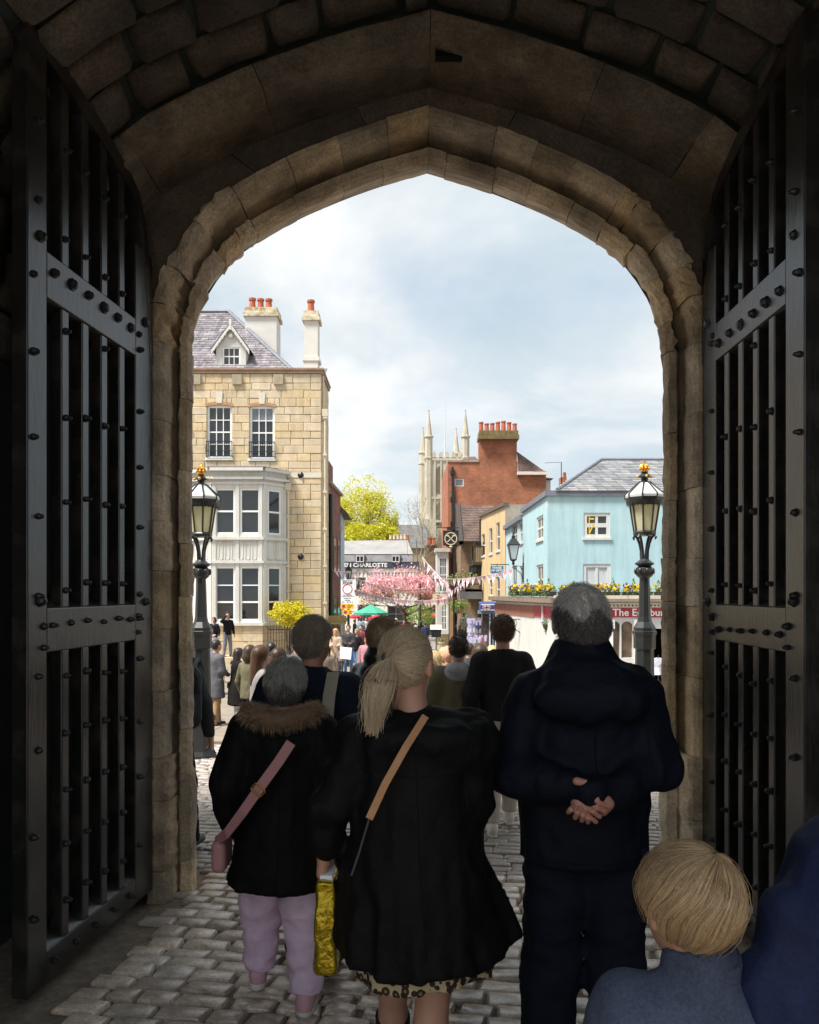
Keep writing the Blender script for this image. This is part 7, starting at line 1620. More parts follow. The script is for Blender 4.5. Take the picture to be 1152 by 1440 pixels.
H_GREY = hairm('grey', (.20,.19,.17), (.66,.63,.58)); H_LGREY = hairm('light_grey', (.32,.30,.28), (.85,.82,.78)); H_BROWN = hairm('brown', (.03,.018,.011), (.075,.043,.024), streak=True); H_DARK = hairm('dark', (.012,.009,.008), (.03,.022,.018), streak=True); H_BLOND = hairm('ash_blond', (.40,.295,.185), (.76,.61,.43)); H_BOY = hairm('boy_blond', (.25,.16,.085), (.58,.415,.24)); H_SANDY = hairm('sandy', (.20,.13,.07), (.34,.24,.14)); H_GING = hairm('ginger', (.42,.20,.06), (.55,.30,.12), streak=True); H_GOLD = hairm('golden', (.45,.28,.10), (.60,.42,.2), streak=True); FUR = hairm('fur', (.13,.075,.04), (.60,.43,.29), .7)

# old woman with fur collar
p = Person('old woman in a black coat with brown fur collar and lilac trousers', W(399,0,3.55).x, 3.55, 0, 1.57, SKIN_P, res=.013)
p.head_off = np.array([.008, .02, -.005]); p.hturn = -.12
p.body([[(-.175,0,1.385),(-.275,-.03,1.13),(-.265,.05,.92)],[(.175,0,1.385),(.26,-.02,1.13),(.25,.09,.93)]], [[(-.085,0,.92),(-.14,.16,.50),(-.165,.22,.095)],[(.085,0,.92),(.10,.03,.50),(.115,-.02,.078)]], hres=.009)
p.top(BLK, hem=.635, bulk=.045, flare=.055, name='coat', collar=.02, arm=1.15, fold=.0095, seed=3, coat_r=.24)
seams(p, p.topf, [[(0,1.40),(.005,1.1),(.0,.66)],[(-.19,1.42),(-.165,1.30),(-.18,1.18)],[(.19,1.42),(.165,1.30),(.18,1.18)],[(-.21,.70),(0,.675),(.21,.70)]], BLK2)
p.trousers(LILAC, w=.046, top=.95, cuff=.10, fold=.009, seed=5, ankle=.074)
p.shoes(SHOEP, SHOEW, 1.12)
h_ = p.haircap(H_GREY, 'short', .010); p.hairstrands(h_, 2000, .05, .0010, hairm('iron_grey', (.035,.03,.027), (.20,.185,.17)), 1.548, .014, .05, .35, flow=(.1,-.2,-1), vol=.015, zmax=1.645, ymax=0); p.hairstrands(h_, 3000, .055, .0010, H_GREY, 1.548, .010, .05, .35, flow=(.1,-.2,-1), vol=.012)
def ring_pts(n, r_in):
    a = rng.uniform(0, 6.283, n); b = rng.uniform(0, 6.283, n); c = np.stack([.165*np.cos(a), -.035+.135*np.sin(a), 1.475-.03*np.sin(a)*0+.012*np.cos(2*a)+.02*(np.sin(a) < 0)], -1); d = np.stack([np.cos(a)*np.cos(b), np.sin(a)*np.cos(b), np.sin(b)], -1); return c + d*r_in*np.array([1,1,.9]), d
def fring(P): a = np.arctan2((P[...,1]+.035)/.135, P[...,0]/.165); c = np.stack([.165*np.cos(a), -.035+.135*np.sin(a), 1.475+.012*np.cos(2*a)+.02*(np.sin(a) < 0)], -1); return np.linalg.norm(P-c, axis=-1)-.044+folds(P,.004,2,2)
fc_ = sdf_part('fur_collar', fring, (-.23,-.24,1.40), (.23,.17,1.56), .011, FUR, p.o)
q, d = ring_pts(5200, .040); t = np.linspace(0,1,4)[None,:,None]; dd = d + rng.normal(0,.45,d.shape) + np.array([0,0,.1]); dd /= np.linalg.norm(dd,axis=1)[:,None]
V, F = strands(q[:,None,:] + dd[:,None,:]*t*rng.uniform(.022,.045,(5200,1,1)) + np.array([0,0,-.010])*t**2, .0012, .2); p.join(fc_, V, F, FUR)
sp = [((.075,-.245,1.385),(.1,-1,.3)),((.02,-.262,1.30),(0,-1,.1)),((-.06,-.272,1.19),(-.1,-1,0)),((-.15,-.258,1.06),(-.4,-1,0)),((-.24,-.20,.94),(-.8,-.8,0)),((-.318,-.09,.865),(-1,-.4,0))]
st_ = p.strap(sp, .048, PINK); m = MB(); c = np.array([-.075,-.282,1.17]); ax = np.array([.66,0,.75]); sd = np.array([.75,0,-.66])
for k in (-1,1):
    m.tube([c+ax*.018*k-sd*.03, c+ax*.018*k+sd*.03], .004, 5); m.tube([c+sd*.03*k-ax*.018, c+sd*.03*k+ax*.018], .004, 5)
m.build('buckle', GOLD, st_, local=True)
bg_ = sdf_part('shoulder_bag', lambda P: rbox(P, (-.300,-.05,.80), (.036,.095,.080), .028), (-.36,-.17,.70), (-.24,.07,.90), .014, PINK, p.o)

# woman with ponytail
p = Person('woman with ash blond ponytail in a long black coat holding a gold bag', W(584,0,2.44).x, 2.44, 0, 1.70, SKIN, res=.012)
p.head_off = np.array([-.028, .015, .004]); p.hturn = -.42
p.body([[(-.18,0,1.40),(-.262,-.03,1.20),(-.290,.02,1.045)],[(.175,0,1.40),(.175,.02,1.19),(.13,.16,1.03),'none']], [[(-.085,0,.92),(-.075,.18,.52),(-.08,.31,.10)],[(.085,0,.92),(.045,-.06,.50),(.03,-.20,.14),.5]], bare_legs=True, hres=.008)
def hemf(P): return .735 + .05*np.clip(P[...,0]-.05,0,1)*2 + .012*np.sin(P[...,0]*22) - .02*np.clip(-P[...,0],0,1)
def coat_shape(P):
    th = folds(P, .011, 7); a = np.arctan2(P[...,1], P[...,0]); zf = np.clip((1.15-P[...,2])/.55, 0, 1)
    d = [rcone(P,(0,0,1.33),(0,0,1.08),.185,.190,(1,1.3,1)), rcone(P,(-.155,-.005,1.40),(.165,-.005,1.40),.092,.092), rcone(P,(0,0,1.12),(0,0,.86),.190,.228,(1,1.2,1)), rcone(P,(.01,0,.92),(.03,-.02,.68),.245,.275,(1,1.2,1)),
         rcone(P,(.12,-.02,.93),(.285,-.03,.78),.10,.05,(1,1.6,1)), rcone(P,(-.10,0,.95),(-.24,.02,.82),.13,.06,(1,1.5,1))]
    d += [ell(P,(.02,-.115,1.425),(.15,.05,.045))]
    b = smin(d, .05)
    for A0, A1, A2 in (((-.18,0,1.40),(-.262,-.03,1.20),(-.288,.015,1.065)),((.178,0,1.40),(.178,.02,1.19),(.13,.16,1.05))):
        b = smin([b, smin([rcone(P,A0,A1,.080,.066), rcone(P,A1,A2,.066,.052)], .02)], .03)
    b = b + th + zf*.016*np.sin(9*a+5*P[...,2]+2*np.sin(3*a)) + zf*.006*np.sin(21*a-3*P[...,2]+1)
    b = np.maximum(b, hemf(P)-P[...,2]); b = np.maximum(b, -rcone(P,(-.02,.03,1.47),(-.03,.03,1.62),.075,.09)); return b
sdf_part('coat', coat_shape, (-.40,-.36,.68), (.42,.36,1.56), .0125, BLK, p.o)
seams(p, coat_shape, [[(.0,1.42),(.01,1.1),(.03,.80)],[(-.19,1.44),(-.165,1.32),(-.18,1.20)],[(.175,1.44),(.15,1.32),(.165,1.20)],[(-.17,1.335),(0,1.315),(.155,1.335)]], BLK2)
LEO = bpy.data.materials.new('leopard_print'); LEO.use_nodes = True; t = LEO.node_tree; b_ = t.nodes['Principled BSDF']; b_.inputs['Roughness'].default_value = .8
ge = N(t,'ShaderNodeNewGeometry'); vo = N(t,'ShaderNodeTexVoronoi'); vo.inputs['Scale'].default_value = 42; L(t, ge.outputs['Position'], vo.inputs['Vector']); rp = N(t,'ShaderNodeValToRGB'); L(t, vo.outputs['Distance'], rp.inputs[0])
rp.color_ramp.interpolation = 'CONSTANT'; rp.color_ramp.elements[0].color = (.24,.15,.07,1); rp.color_ramp.elements[1].position = .22; rp.color_ramp.elements[1].color = (.02,.014,.01,1); e_ = rp.color_ramp.elements.new(.55); e_.color = (.50,.38,.24,1); L(t, rp.outputs[0], b_.inputs['Base Color'])
def skirt(P): a = np.arctan2(P[...,1], P[...,0]); b = rcone(P,(.02,-.02,.95),(.04,-.03,.66),.195,.222,(1,1.2,1))+.007*np.sin(11*a+6*P[...,2]); return np.maximum(np.maximum(b, .680+.02*np.sin(P[...,0]*9)-P[...,2]), P[...,2]-.90)
sdf_part('skirt', skirt, (-.30,-.30,.66), (.34,.28,.92), .013, LEO, p.o)
def boot(A): 
    k, an = np.array(A[1],float), np.array(A[2],float); tp_ = an+(k-an)*.74
    def f(P): b = smin([rcone(P,tp_,an,.062,.050), rcone(P,an+np.array([0,-.03,-.04]),an+np.array([0,.14,-.045]),.042,.036)], .03); return np.maximum(b, ((P-tp_) @ ((k-an)/np.linalg.norm(k-an)).astype(np.float32)))
    X = np.array([tp_,an,an+np.array([0,.16,-.06])]); return sdf_part('boot', f, X.min(0)-.09, X.max(0)+.09, .012, SHOEB, p.o)
boot(p.legs[0])
p.shoes(SHOEB)
c0h = np.array([0,-.008,1.655]); Rh = np.array([.084,.104,.106]); TIE = np.array([-.01,-.112,1.668])
def fcap(P): Q = p.hd(P); d = ell(Q, c0h, Rh-.003); d = np.maximum(d, (Q[...,1]-.045)*.82-(Q[...,2]-1.64)*.57); d = np.maximum(d, 1.570+np.clip(Q[...,1]+.03,0,1)*.9-Q[...,2]); return np.maximum(d, -ell(Q,(.088,.0,1.622),(.035,.04,.038)))
h_ = sdf_part('hair', fcap, np.array([-.12,-.15,1.54]), np.array([.11,.15,1.80]), .009, H_BLOND, p.o)
n_ = 4200; u = rng.normal(size=(n_*4,3)); u /= np.linalg.norm(u,axis=1)[:,None]; Pt = c0h+u*Rh; ok = (((Pt[:,1]-.045)*.82-(Pt[:,2]-1.64)*.57) < 0) & (Pt[:,2] > 1.562+np.clip(Pt[:,1]+.03,0,1)*.9) & ~((np.abs(Pt[:,0]) > .068) & (np.abs(Pt[:,1]) < .035) & (Pt[:,2] < 1.652)); u = u[ok][:n_]
tu = (TIE-c0h)/Rh; tu /= np.linalg.norm(tu); t = np.linspace(0,1,9)[None,:,None]; dr = u[:,None,:]*(1-t)+tu*t + rng.normal(0,.03,(len(u),1,3))*np.sin(t*3.14); dr /= np.linalg.norm(dr,axis=-1,keepdims=True)
V, F = strands(p.hinv(c0h + dr*Rh*(1.0+.035*np.sin(t*2.6)+.015*rng.random((len(u),1,1)))), .0011, .8); p.join(h_, V, F, H_BLOND)
n_ = 3000; t = np.linspace(0,1,12)[None,:,None]; a = rng.uniform(0,6.283,n_); rr = np.sqrt(rng.random(n_)); off = np.stack([np.cos(a)*rr, np.sin(a)*rr*.7, np.zeros(n_)], -1)[:,None,:]
wid = .010 + .032*np.sin(np.clip(t*1.1,0,1)*3.0)**.9; ln = rng.uniform(.70,1.06,(n_,1,1)); tt = t*ln
tail = np.array(p.hinv(TIE[None])[0]) + np.array([-.040,-.045,-.225])*tt + np.array([-.012,-.07,.06])*np.sin(np.clip(tt,0,1)*2.4)*.6 + off*wid + rng.normal(0,.008,(n_,1,3))*t
V, F = strands(tail, .0011, .5); p.join(h_, V, F, H_BLOND)
fl = tail[:80] + np.cumsum(rng.normal(0,.0028,(80,12,3)),axis=1) + off[:80]*.03*t; V, F = strands(fl, .0007, .4); p.join(h_, V, F, H_BLOND)
dr2 = u[:220,None,:]*(1-t[:,:9]*.6)+tu*t[:,:9]*.6 if False else dr[:220]; V, F = strands(p.hinv(c0h + dr2*Rh*(1.06+.09*np.sin(np.linspace(0,2.2,9))[None,:,None]*rng.random((220,1,1)))), .0006, .5); p.join(h_, V, F, H_BLOND)
m = MB(); c = p.hinv(TIE[None])[0]; m.tube([Vector(c)+Vector((.018*math.cos(q_), -.004+.006*math.sin(q_), .018*math.sin(q_))) for q_ in np.linspace(0,6.283,12)], .006, 5); m.build('hair_tie', BLACK_INK, p.o, True, local=True)
m = MB(); m.tube([(-.028+.066*math.sin(q_), .0-.068*math.cos(q_), 1.462+.022*math.cos(q_)) for q_ in np.linspace(-1.9,1.9,22)], .0028, 5); m.build('necklace', M('silver', (.7,.68,.62), .25, metal=1), p.o, local=True)
p.strap([((.03,-.135,1.50),(.1,-.8,.5)),((-.03,-.185,1.415),(0,-1,.35)),((-.09,-.215,1.315),(0,-1,.1)),((-.135,-.235,1.22),(-.1,-1,0))], .022, TAN)
p.strap([((-.135,-.237,1.22),(-.1,-1,0)),((-.165,-.243,1.12),(-.1,-1,0)),((-.185,-.250,1.06),(-.2,-1,0))], .006, BLACK_INK, 'strap_cord')
GOLDFOIL = M('gold_foil', (.42,.31,.02), .22, .25, 10, .6, 30, metal=.7, dist=.02)
wb = p.o.location; b0 = Vector((wb.x-.286*p.k, wb.y+.05, wb.z+.955*p.k)); bag = thing('gift_bag', 'crumpled shiny gold bag with white rim hanging from the hand', 'bag', tuple(b0))
def fbag(P): return rbox(P, (0,0,-.14), (.032,.085,.145), .012)+folds(P,.0045,3,2.0,(1,1,.5))+np.clip(P[...,2]+.14,0,1)*.07
sdf_part('foil', fbag, (-.07,-.12,-.31), (.07,.12,.02), .006, GOLDFOIL, bag)
m = MB(); m.hexa([(-.022,-.055,-.012),(.022,-.055,-.012),(.022,.055,-.012),(-.022,.055,-.012),(-.018,-.05,.012),(.018,-.05,.012),(.018,.05,.012),(-.018,.05,.012)]); m.build('rim', WHITE_SIGN, bag, local=True)

# man with his hands clasped behind him
p = Person('tall grey haired man in a navy jacket with hands clasped behind his back', W(822,0,2.67).x, 2.67, 0, 1.85, SKIN_P, res=.013)
p.head_off = np.array([-.010,.015,.0]); p.hturn = .05
k = p.k; ox, oy, oz = p.loc
def HP(u, v, d=0.):       # a point of the clasped hands, from the photograph
    w_ = W(780+u/11.52, 1070+v/11.52, 2.39+d); return np.array([(w_.x-ox)/k, (w_.y-oy)/k, (w_.z-oz)/k])
_el = (np.array([-.250,-.075,1.165]), np.array([.218,-.07,1.185])); _we = (_el[0]+(HP(610,490,.045)-_el[0])*.8, _el[1]+(HP(880,560,.062)-_el[1])*.8)
p.body([[(-.185,0,1.40),tuple(_el[0]),tuple(_we[0]),'none'],[(.19,0,1.40),tuple(_el[1]),tuple(_we[1]),'none']], [leg(-1,.02,spread=.03), leg(1,-.05,spread=.02)], hres=.009)
def fhands(P):
    palmR = smin([rcone(P,HP(740,560,.02),HP(870,690,.025),.017,.018), rcone(P,HP(690,600,.035),HP(760,760,.045),.024,.024), rcone(P,HP(800,520,.05),HP(900,520,.07),.024,.024)], .02)
    th = rcone(P,HP(690,560,.0),HP(680,640,-.004),.010,.0092)
    b = smin([palmR, th], .006)
    for (a0, a1, a2, r_) in (((860,730),(725,680),(610,640),.0085),((805,815),(690,765),(590,700),.0078),((728,900),(620,825),(520,750),.0076),((668,985),(585,925),(520,870),.0072)):
        g = np.minimum(rcone(P,HP(*a0,.012),HP(*a1,-.004),r_,r_*.96), rcone(P,HP(*a1,-.004),HP(*a2,.010),r_*.96,r_*.84)); b = smin([b, g], .0015)
    palmL = smin([rcone(P,HP(420,700,.035),HP(520,820,.03),.023,.022), rcone(P,HP(390,640,.05),HP(430,720,.045),.022,.022)], .02)
    c = palmL
    for (a0, a1, a2, r_) in (((300,760),(262,790),(225,825),.0092),((415,760),(370,840),(335,915),.0092),((490,800),(462,880),(442,960),.0088),((545,860),(545,930),(540,995),.0080)):
        g = np.minimum(rcone(P,HP(*a0,.014),HP(*a1,-.006),r_,r_*.98), rcone(P,HP(*a1,-.006),HP(*a2,.012),r_*.98,r_*.86)); c = smin([c, g], .0015)
    wr_ = rcone(P,HP(360,330,.012),HP(560,370,.012),.012,.010)
    return np.minimum(np.minimum(b, c), wr_)
X = np.array([HP(u_, v_, d_) for u_ in (150,1050) for v_ in (220,1060) for d_ in (-.03,.12)]); V2, F2 = surf_net(fhands, X.min(0), X.max(0), .0030); p.join(p.o, V2, F2, p.skin)
def jack(P):
    th = folds(P, .0095, 9)
    d = [rcone(P,(0,0,1.33),(0,0,1.10),.190,.195,(1,1.28,1)), rcone(P,(-.135,-.005,1.392),(.135,-.005,1.392),.088,.088), rcone(P,(0,0,1.12),(0,0,.86),.195,.205,(1,1.22,1)), ell(P,(-.01,-.135,1.41),(.165,.07,.075)), ell(P,(-.01,-.075,1.475),(.135,.095,.055)), rcone(P,(-.01,0,1.42),(-.012,.0,1.525),.108,.092)]
    b = smin(d, .04)
    for A0, A1, A2 in (((-.165,0,1.40),(-.250,-.075,1.165),tuple(HP(610,490,.045))),((.165,0,1.40),(.218,-.07,1.185),tuple(HP(880,560,.062)))):
        b = smin([b, smin([rcone(P,A0,A1,.082,.070), rcone(P,A1,A2,.070,.046)], .03)], .03)
    b = smin([b, rcone(P,(-.250,-.075,1.165),HP(560,480,.032),.066,.044)], .02)
    b = b + th + .004*np.sin(40*P[...,2]+6*P[...,0])*np.clip((1.2-P[...,2])*4,0,1)*0
    b = np.maximum(b, .885-P[...,2]); return np.maximum(b, -rcone(P,(-.01,.02,1.53),(-.01,.03,1.66),.066,.09))
sdf_part('jacket', jack, (-.39,-.36,.86), (.40,.26,1.58), .012, NVYC, p.o)
seams(p, jack, [[(-.165,1.335),(0,1.315),(.165,1.335)],[(-.20,1.45),(-.165,1.33),(-.17,1.2)],[(.20,1.45),(.165,1.33),(.17,1.2)],[(-.2,.915),(0,.912),(.2,.915)],[(0,1.31),(0,1.17)]], NVYC)
p.trousers(NVYD, w=.024, top=.95, cuff=.05, fold=.007, seed=8); p.shoes(SHOEB)
h_ = p.haircap(H_LGREY, 'short', .004); p.hairstrands(h_, 3000, .030, .0009, hairm('iron_grey', (.035,.03,.027), (.20,.185,.17)), 1.545, .008, .25, .5, flow=(0,-.4,-1), vol=.009, zmax=1.672, ymax=-.02); p.hairstrands(h_, 3600, .032, .0008, H_LGREY, 1.545, .004, .22, .5, flow=(0,-.4,-1), vol=.006)

# child with the bowl cut
p = Person('blond child with a bowl haircut in a dusty blue jacket seen from behind', W(985,0,1.37).x, 1.37, .06, 1.27, SKIN, res=.010, z=0)
p.hs = 1.19; p.head_off = np.array([-.028,.0,.006]); p.hturn = .22
p.body([down(-1), down(1)], [leg(-1), leg(1)], hands=False, hres=.009)
p.top(clothm('dusty_blue', (.050,.064,.105), .8, .3, 7, .5, 14, grain=.35, gscale=160), hem=.82, bulk=.035, collar=.075, arm=1.15, fold=.008, seed=11, sh_z=1.375)
DB = _mats['cloth_dusty_blue']; seams(p, p.topf, [[(-.20,1.30),(0,1.285),(.20,1.30)],[(-.23,1.42),(-.20,1.34),(-.21,1.2)],[(.23,1.42),(.20,1.34),(.21,1.2)],[(0,1.28),(0,1.0)]], DB, .0035)
def scol(P): a = np.arctan2(P[...,1]+.005, P[...,0]); return np.maximum(np.abs(np.hypot(P[...,0]*1.02, (P[...,1]+.008)*1.05)-.083-.10*(1.53-P[...,2])*.3)-.0075, np.abs(P[...,2]-1.515-.012*np.sin(a*2+.6))-.030)+folds(P,.0025,6)
sdf_part('collar', scol, (-.12,-.13,1.46), (.12,.13,1.57), .0075, DB, p.o)
p.trousers(NVYD, w=.01); p.shoes(SHOEB)
Rb = np.array([.096,.113,.108]); cb_ = np.array([0,-.008,1.657])
def bowl_cut(Q): return 1.572 + np.clip(Q[...,1],-.02,1)*.62 + .10*np.clip(np.abs(Q[...,0])-.05,0,1)*np.clip(Q[...,1]+.04,0,1)*20*.2
def taper(z): return 1-.17*np.clip((1.650-z)/.085,0,1)**1.4
def fbowl(P): Q = p.hd(P).copy(); cz = bowl_cut(Q)-Q[...,2]; tf = taper(Q[...,2]); Q[...,0] /= tf; Q[...,1] /= tf; return np.maximum(ell(Q, cb_, Rb-.006), cz)
h_ = sdf_part('hair', fbowl, np.array([-.16,-.20,1.42]), np.array([.16,.17,1.82]), .010, H_BOY, p.o)
n_ = 9000; ax = np.array([.30,-.30,.90]); ax /= np.linalg.norm(ax); e1 = np.cross(ax,[0,1,0]); e1 /= np.linalg.norm(e1); e2 = np.cross(ax,e1)
ph = rng.uniform(0,6.283,n_)[:,None]; th0 = (rng.random(n_)**.75*1.55)[:,None]; t = np.linspace(0,1,10)[None,:]; th = np.maximum(th0,.03) + t*rng.uniform(.8,1.5,(n_,1)); clum = np.round(ph*26/6.283)*6.283/26
ph2 = ph + .55*np.exp(-th*1.6)+ (clum-ph)*.45*t + rng.normal(0,.02,(n_,1)) + .05*np.sin(5*th+ph*3)
dr = (np.cos(th)[...,None]*ax + np.sin(th)[...,None]*(np.cos(ph2)[...,None]*e1 + np.sin(ph2)[...,None]*e2))
pth = cb_ + dr*Rb*(1.0 + .03*rng.random((n_,1,1)) + .02*np.sin(clum[...,None]*5) - .05*np.exp(-(th[...,None]/.16)**2))
keep = pth[:,:,2] > bowl_cut(pth) - .012*rng.random((n_,1)); last = np.maximum(keep.cumprod(axis=1).sum(1)-1, 0); ii = np.minimum(np.arange(10)[None,:], last[:,None]); ok = last >= 3
pth = np.take_along_axis(pth, ii[...,None].repeat(3,-1), 1)[ok]; tt_ = np.linspace(0,1,10)[None,:]; 
for k_ in range(1,10): pth[:,k_] = np.where((np.abs(pth[:,k_]-pth[:,k_-1]).sum(-1) < 1e-6)[:,None], pth[:,k_-1]+np.array([0,0,-.0012]), pth[:,k_])
tf = taper(pth[...,2]); pth[...,0] *= tf; pth[...,1] *= tf
V, F = strands(p.hinv(pth), .0011, .6); p.join(h_, V, F, H_BOY)
fl = pth[:420]; cc = cb_*np.array([1,1,1]); fl = cc + (fl-cc)*(1.012+.05*np.linspace(0,1,10)[None,:,None]**1.5*rng.random((420,1,1)))+np.cumsum(rng.normal(0,.0016,(420,10,3)),axis=1); V, F = strands(p.hinv(fl), .0006, .5); p.join(h_, V, F, H_BOY)

# person at the picture's edge in a blue jacket
p = Person('person in a deep blue jacket leaning in beside the gate leaf behind the child', W(1330,0,1.36).x, 1.36, .0, 1.57, SKIN, res=.012, z=0)
p.body([[(-.175,0,1.385),(-.31,-.02,1.17),(-.14,.14,1.06)],[(.175,0,1.385),(.28,-.03,1.13),(.27,.02,.89)]], [leg(-1), leg(1)], hands=False)
p.top(clothm('deep_blue', (.011,.018,.055), .7, .3, 6, .5, 12, grain=.3, gscale=150), hem=.80, bulk=.045, collar=.05, arm=1.25, fold=.017, seed=21, hood=True); seams(p, p.topf, [[(-.21,1.46),(-.18,1.36),(-.19,1.2)]], _mats['cloth_deep_blue'], .004); p.trousers(NVYD); p.shoes(SHOEB); p.haircap(H_BROWN, 'short')

# man with the cream tote
p = Person('man with greying hair in a navy jacket carrying a cream tote bag', W(437,0,4.0).x, 4.0, -.12, 1.76, SKIN_P, res=.015)
p.head_off = np.array([.012,.01,.004]); p.hturn = -.35
p.body([down(-1,.07), [(.18,0,1.385),(.265,-.02,1.15),(.25,.06,.93)]], [leg(-1,.12), leg(1,-.08)], hres=.010)
p.top(clothm('night_blue', (.010,.016,.028), .75), hem=.84, bulk=.045, collar=.035, arm=1.12, fold=.005, seed=13); p.trousers(NVYD); p.shoes(SHOEB)
h_ = p.haircap(H_SANDY, 'short', .010); p.hairstrands(h_, 3600, .028, .0010, hairm('grey_brown', (.16,.12,.085), (.52,.45,.37)), 1.55, .006, .2, .4, vol=.011)
tb = thing('tote_bag', 'cream canvas tote bag hanging from the shoulder of the man in navy', 'bag', (p.loc[0]+.16, 3.80, p.loc[2]+.9))
CANV = M('cream_canvas', (.46,.40,.31), .9, .12, 12, .3, 200)
def bagp(x, y, z): return (p.loc[0]+x, 4.0+y, p.loc[2]+z)
m = MB(); P_ = [((.125,-.085,1.50),.03),((.115,-.190,1.40),.03),((.11,-.232,1.30),.03),((.112,-.242,1.18),.034)]
for (a, wa), (b, wb_) in zip(P_[:-1], P_[1:]): m.hexa([bagp(b[0]-wb_,b[1]-.012,b[2]),bagp(b[0]+wb_,b[1]-.012,b[2]),bagp(b[0]+wb_,b[1],b[2]),bagp(b[0]-wb_,b[1],b[2]),bagp(a[0]-wa,a[1]-.012,a[2]),bagp(a[0]+wa,a[1]-.012,a[2]),bagp(a[0]+wa,a[1],a[2]),bagp(a[0]-wa,a[1],a[2])])
m.build('strap', CANV, tb); m = MB(); m.hexa([bagp(.02,-.28,.80),bagp(.22,-.28,.80),bagp(.22,-.235,.80),bagp(.02,-.235,.80),bagp(.065,-.262,1.18),bagp(.16,-.262,1.18),bagp(.16,-.238,1.18),bagp(.065,-.238,1.18)]); o_ = m.build('pouch', CANV, tb); bv = o_.modifiers.new('soft','BEVEL'); bv.width = .02; bv.segments = 3

# man with spectacles
p = Person('man with spectacles and cropped sandy hair in a black quilted jacket', W(537,0,4.3).x, 4.3, -.95, 1.77, SKIN_P, res=.015)
p.head_off = np.array([0,.02,0]); p.hturn = .12
p.body([down(-1), down(1)], [leg(-1,.1), leg(1,-.08)], hres=.009)
def quilt(P):
    d = [rcone(P,(0,0,1.31),(0,0,.95),.20,.20,(1,1.25,1)), rcone(P,(-.155,-.005,1.39),(.155,-.005,1.39),.10,.10), rcone(P,(0,-.005,1.42),(0,.01,1.525),.115,.10)]
    for A in p.arms: d += [rcone(P,A[0],A[1],.092,.080), rcone(P,A[1],A[2],.080,.062)]
    b = smin(d, .03) - .010*np.abs(np.sin(P[...,2]*52)); b = np.maximum(b, .80-P[...,2]); return np.maximum(b, -rcone(P,(0,.02,1.50),(0,.03,1.66),.072,.09))
sdf_part('quilted_jacket', quilt, (-.38,-.30,.77), (.38,.30,1.58), .013, M('quilt_black', (.013,.013,.016), .4, .2, 9, spec=.5), p.o); p.trousers(NVYD); p.shoes(SHOEB)
h_ = p.haircap(H_SANDY, 'short', .005); p.hairstrands(h_, 2600, .014, .0010, H_SANDY, 1.56, .004, .3, .4, vol=.006)
m = MB(); hp = lambda x, y, z: Vector(p.hinv(np.array([[x,y,z]]))[0])
for sx in (-1,1):
    m.tube([hp(sx*.079,.0,1.652), hp(sx*.072,.095,1.650)], .0022, 4); m.tube([hp(sx*.034+.027*math.cos(q_), .108-.012*abs(math.cos(q_)) , 1.645+.019*math.sin(q_)) for q_ in np.linspace(0,6.283,14)], .0022, 4)
m.tube([hp(-.008,.112,1.650), hp(.008,.112,1.650)], .0022, 4); sg_ = m.build('spectacles', M('silver', (.7,.68,.62), .25, metal=1), p.o, local=True)

# man in the black sweater and beige trousers
p = Person('man in a black sweater with beige trousers and white trainers walking ahead', W(707,0,6.75).x, 6.75, 0, 1.85, SKIN, res=.02)
p.body([down(-1,.06,-.06), down(1,.07,.1)], [leg(-1,-.10,spread=.0), leg(1,.25,spread=-.01)], hres=.013)
p.top(clothm('black_sweater', (.018,.017,.020), .9), hem=.92, bulk=.02, collar=.012, arm=1.05, fold=.005, seed=17); p.trousers(BEIGE, w=.012, cuff=.10, top=.97); p.shoes(SHOEW, SHOEW)
h_ = p.haircap(H_BROWN, 'short', .010); p.hairstrands(h_, 1700, .028, .0015, hairm('warm_brown', (.09,.05,.025), (.20,.11,.055)), 1.57, .008, .35, .4, flow=(0,.1,-1), vol=.012)
# youth in the olive hooded top
p = Person('youth with a short fade haircut in an olive hooded top', W(645,0,6.9).x, 6.9, 0, 1.68, SKIN, res=.02)
p.body([down(-1,.08), down(1,.08)], [leg(-1,.1), leg(1,-.1)], hres=.013)
p.top(OLIVE, hem=.86, bulk=.045, arm=1.1, fold=.007, seed=19); p.trousers(DKGREY); p.shoes(SHOEW)
sdf_part('hood', lambda P: np.maximum(smin([ell(P,(0,-.10,1.44),(.135,.085,.085)), ell(P,(0,-.02,1.475),(.125,.12,.05))], .03)+folds(P,.004,4), -rcone(P,(0,.03,1.47),(0,.04,1.64),.065,.10)), (-.2,-.25,1.33), (.2,.14,1.56), .017, clothm('hood_grey', (.33,.33,.34), .9, .35, 14), p.o)
h_ = p.haircap(H_BROWN, 'short', .007); p.hairstrands(h_, 900, .018, .0016, H_BROWN, 1.60, .008, .5, .4, vol=.009)

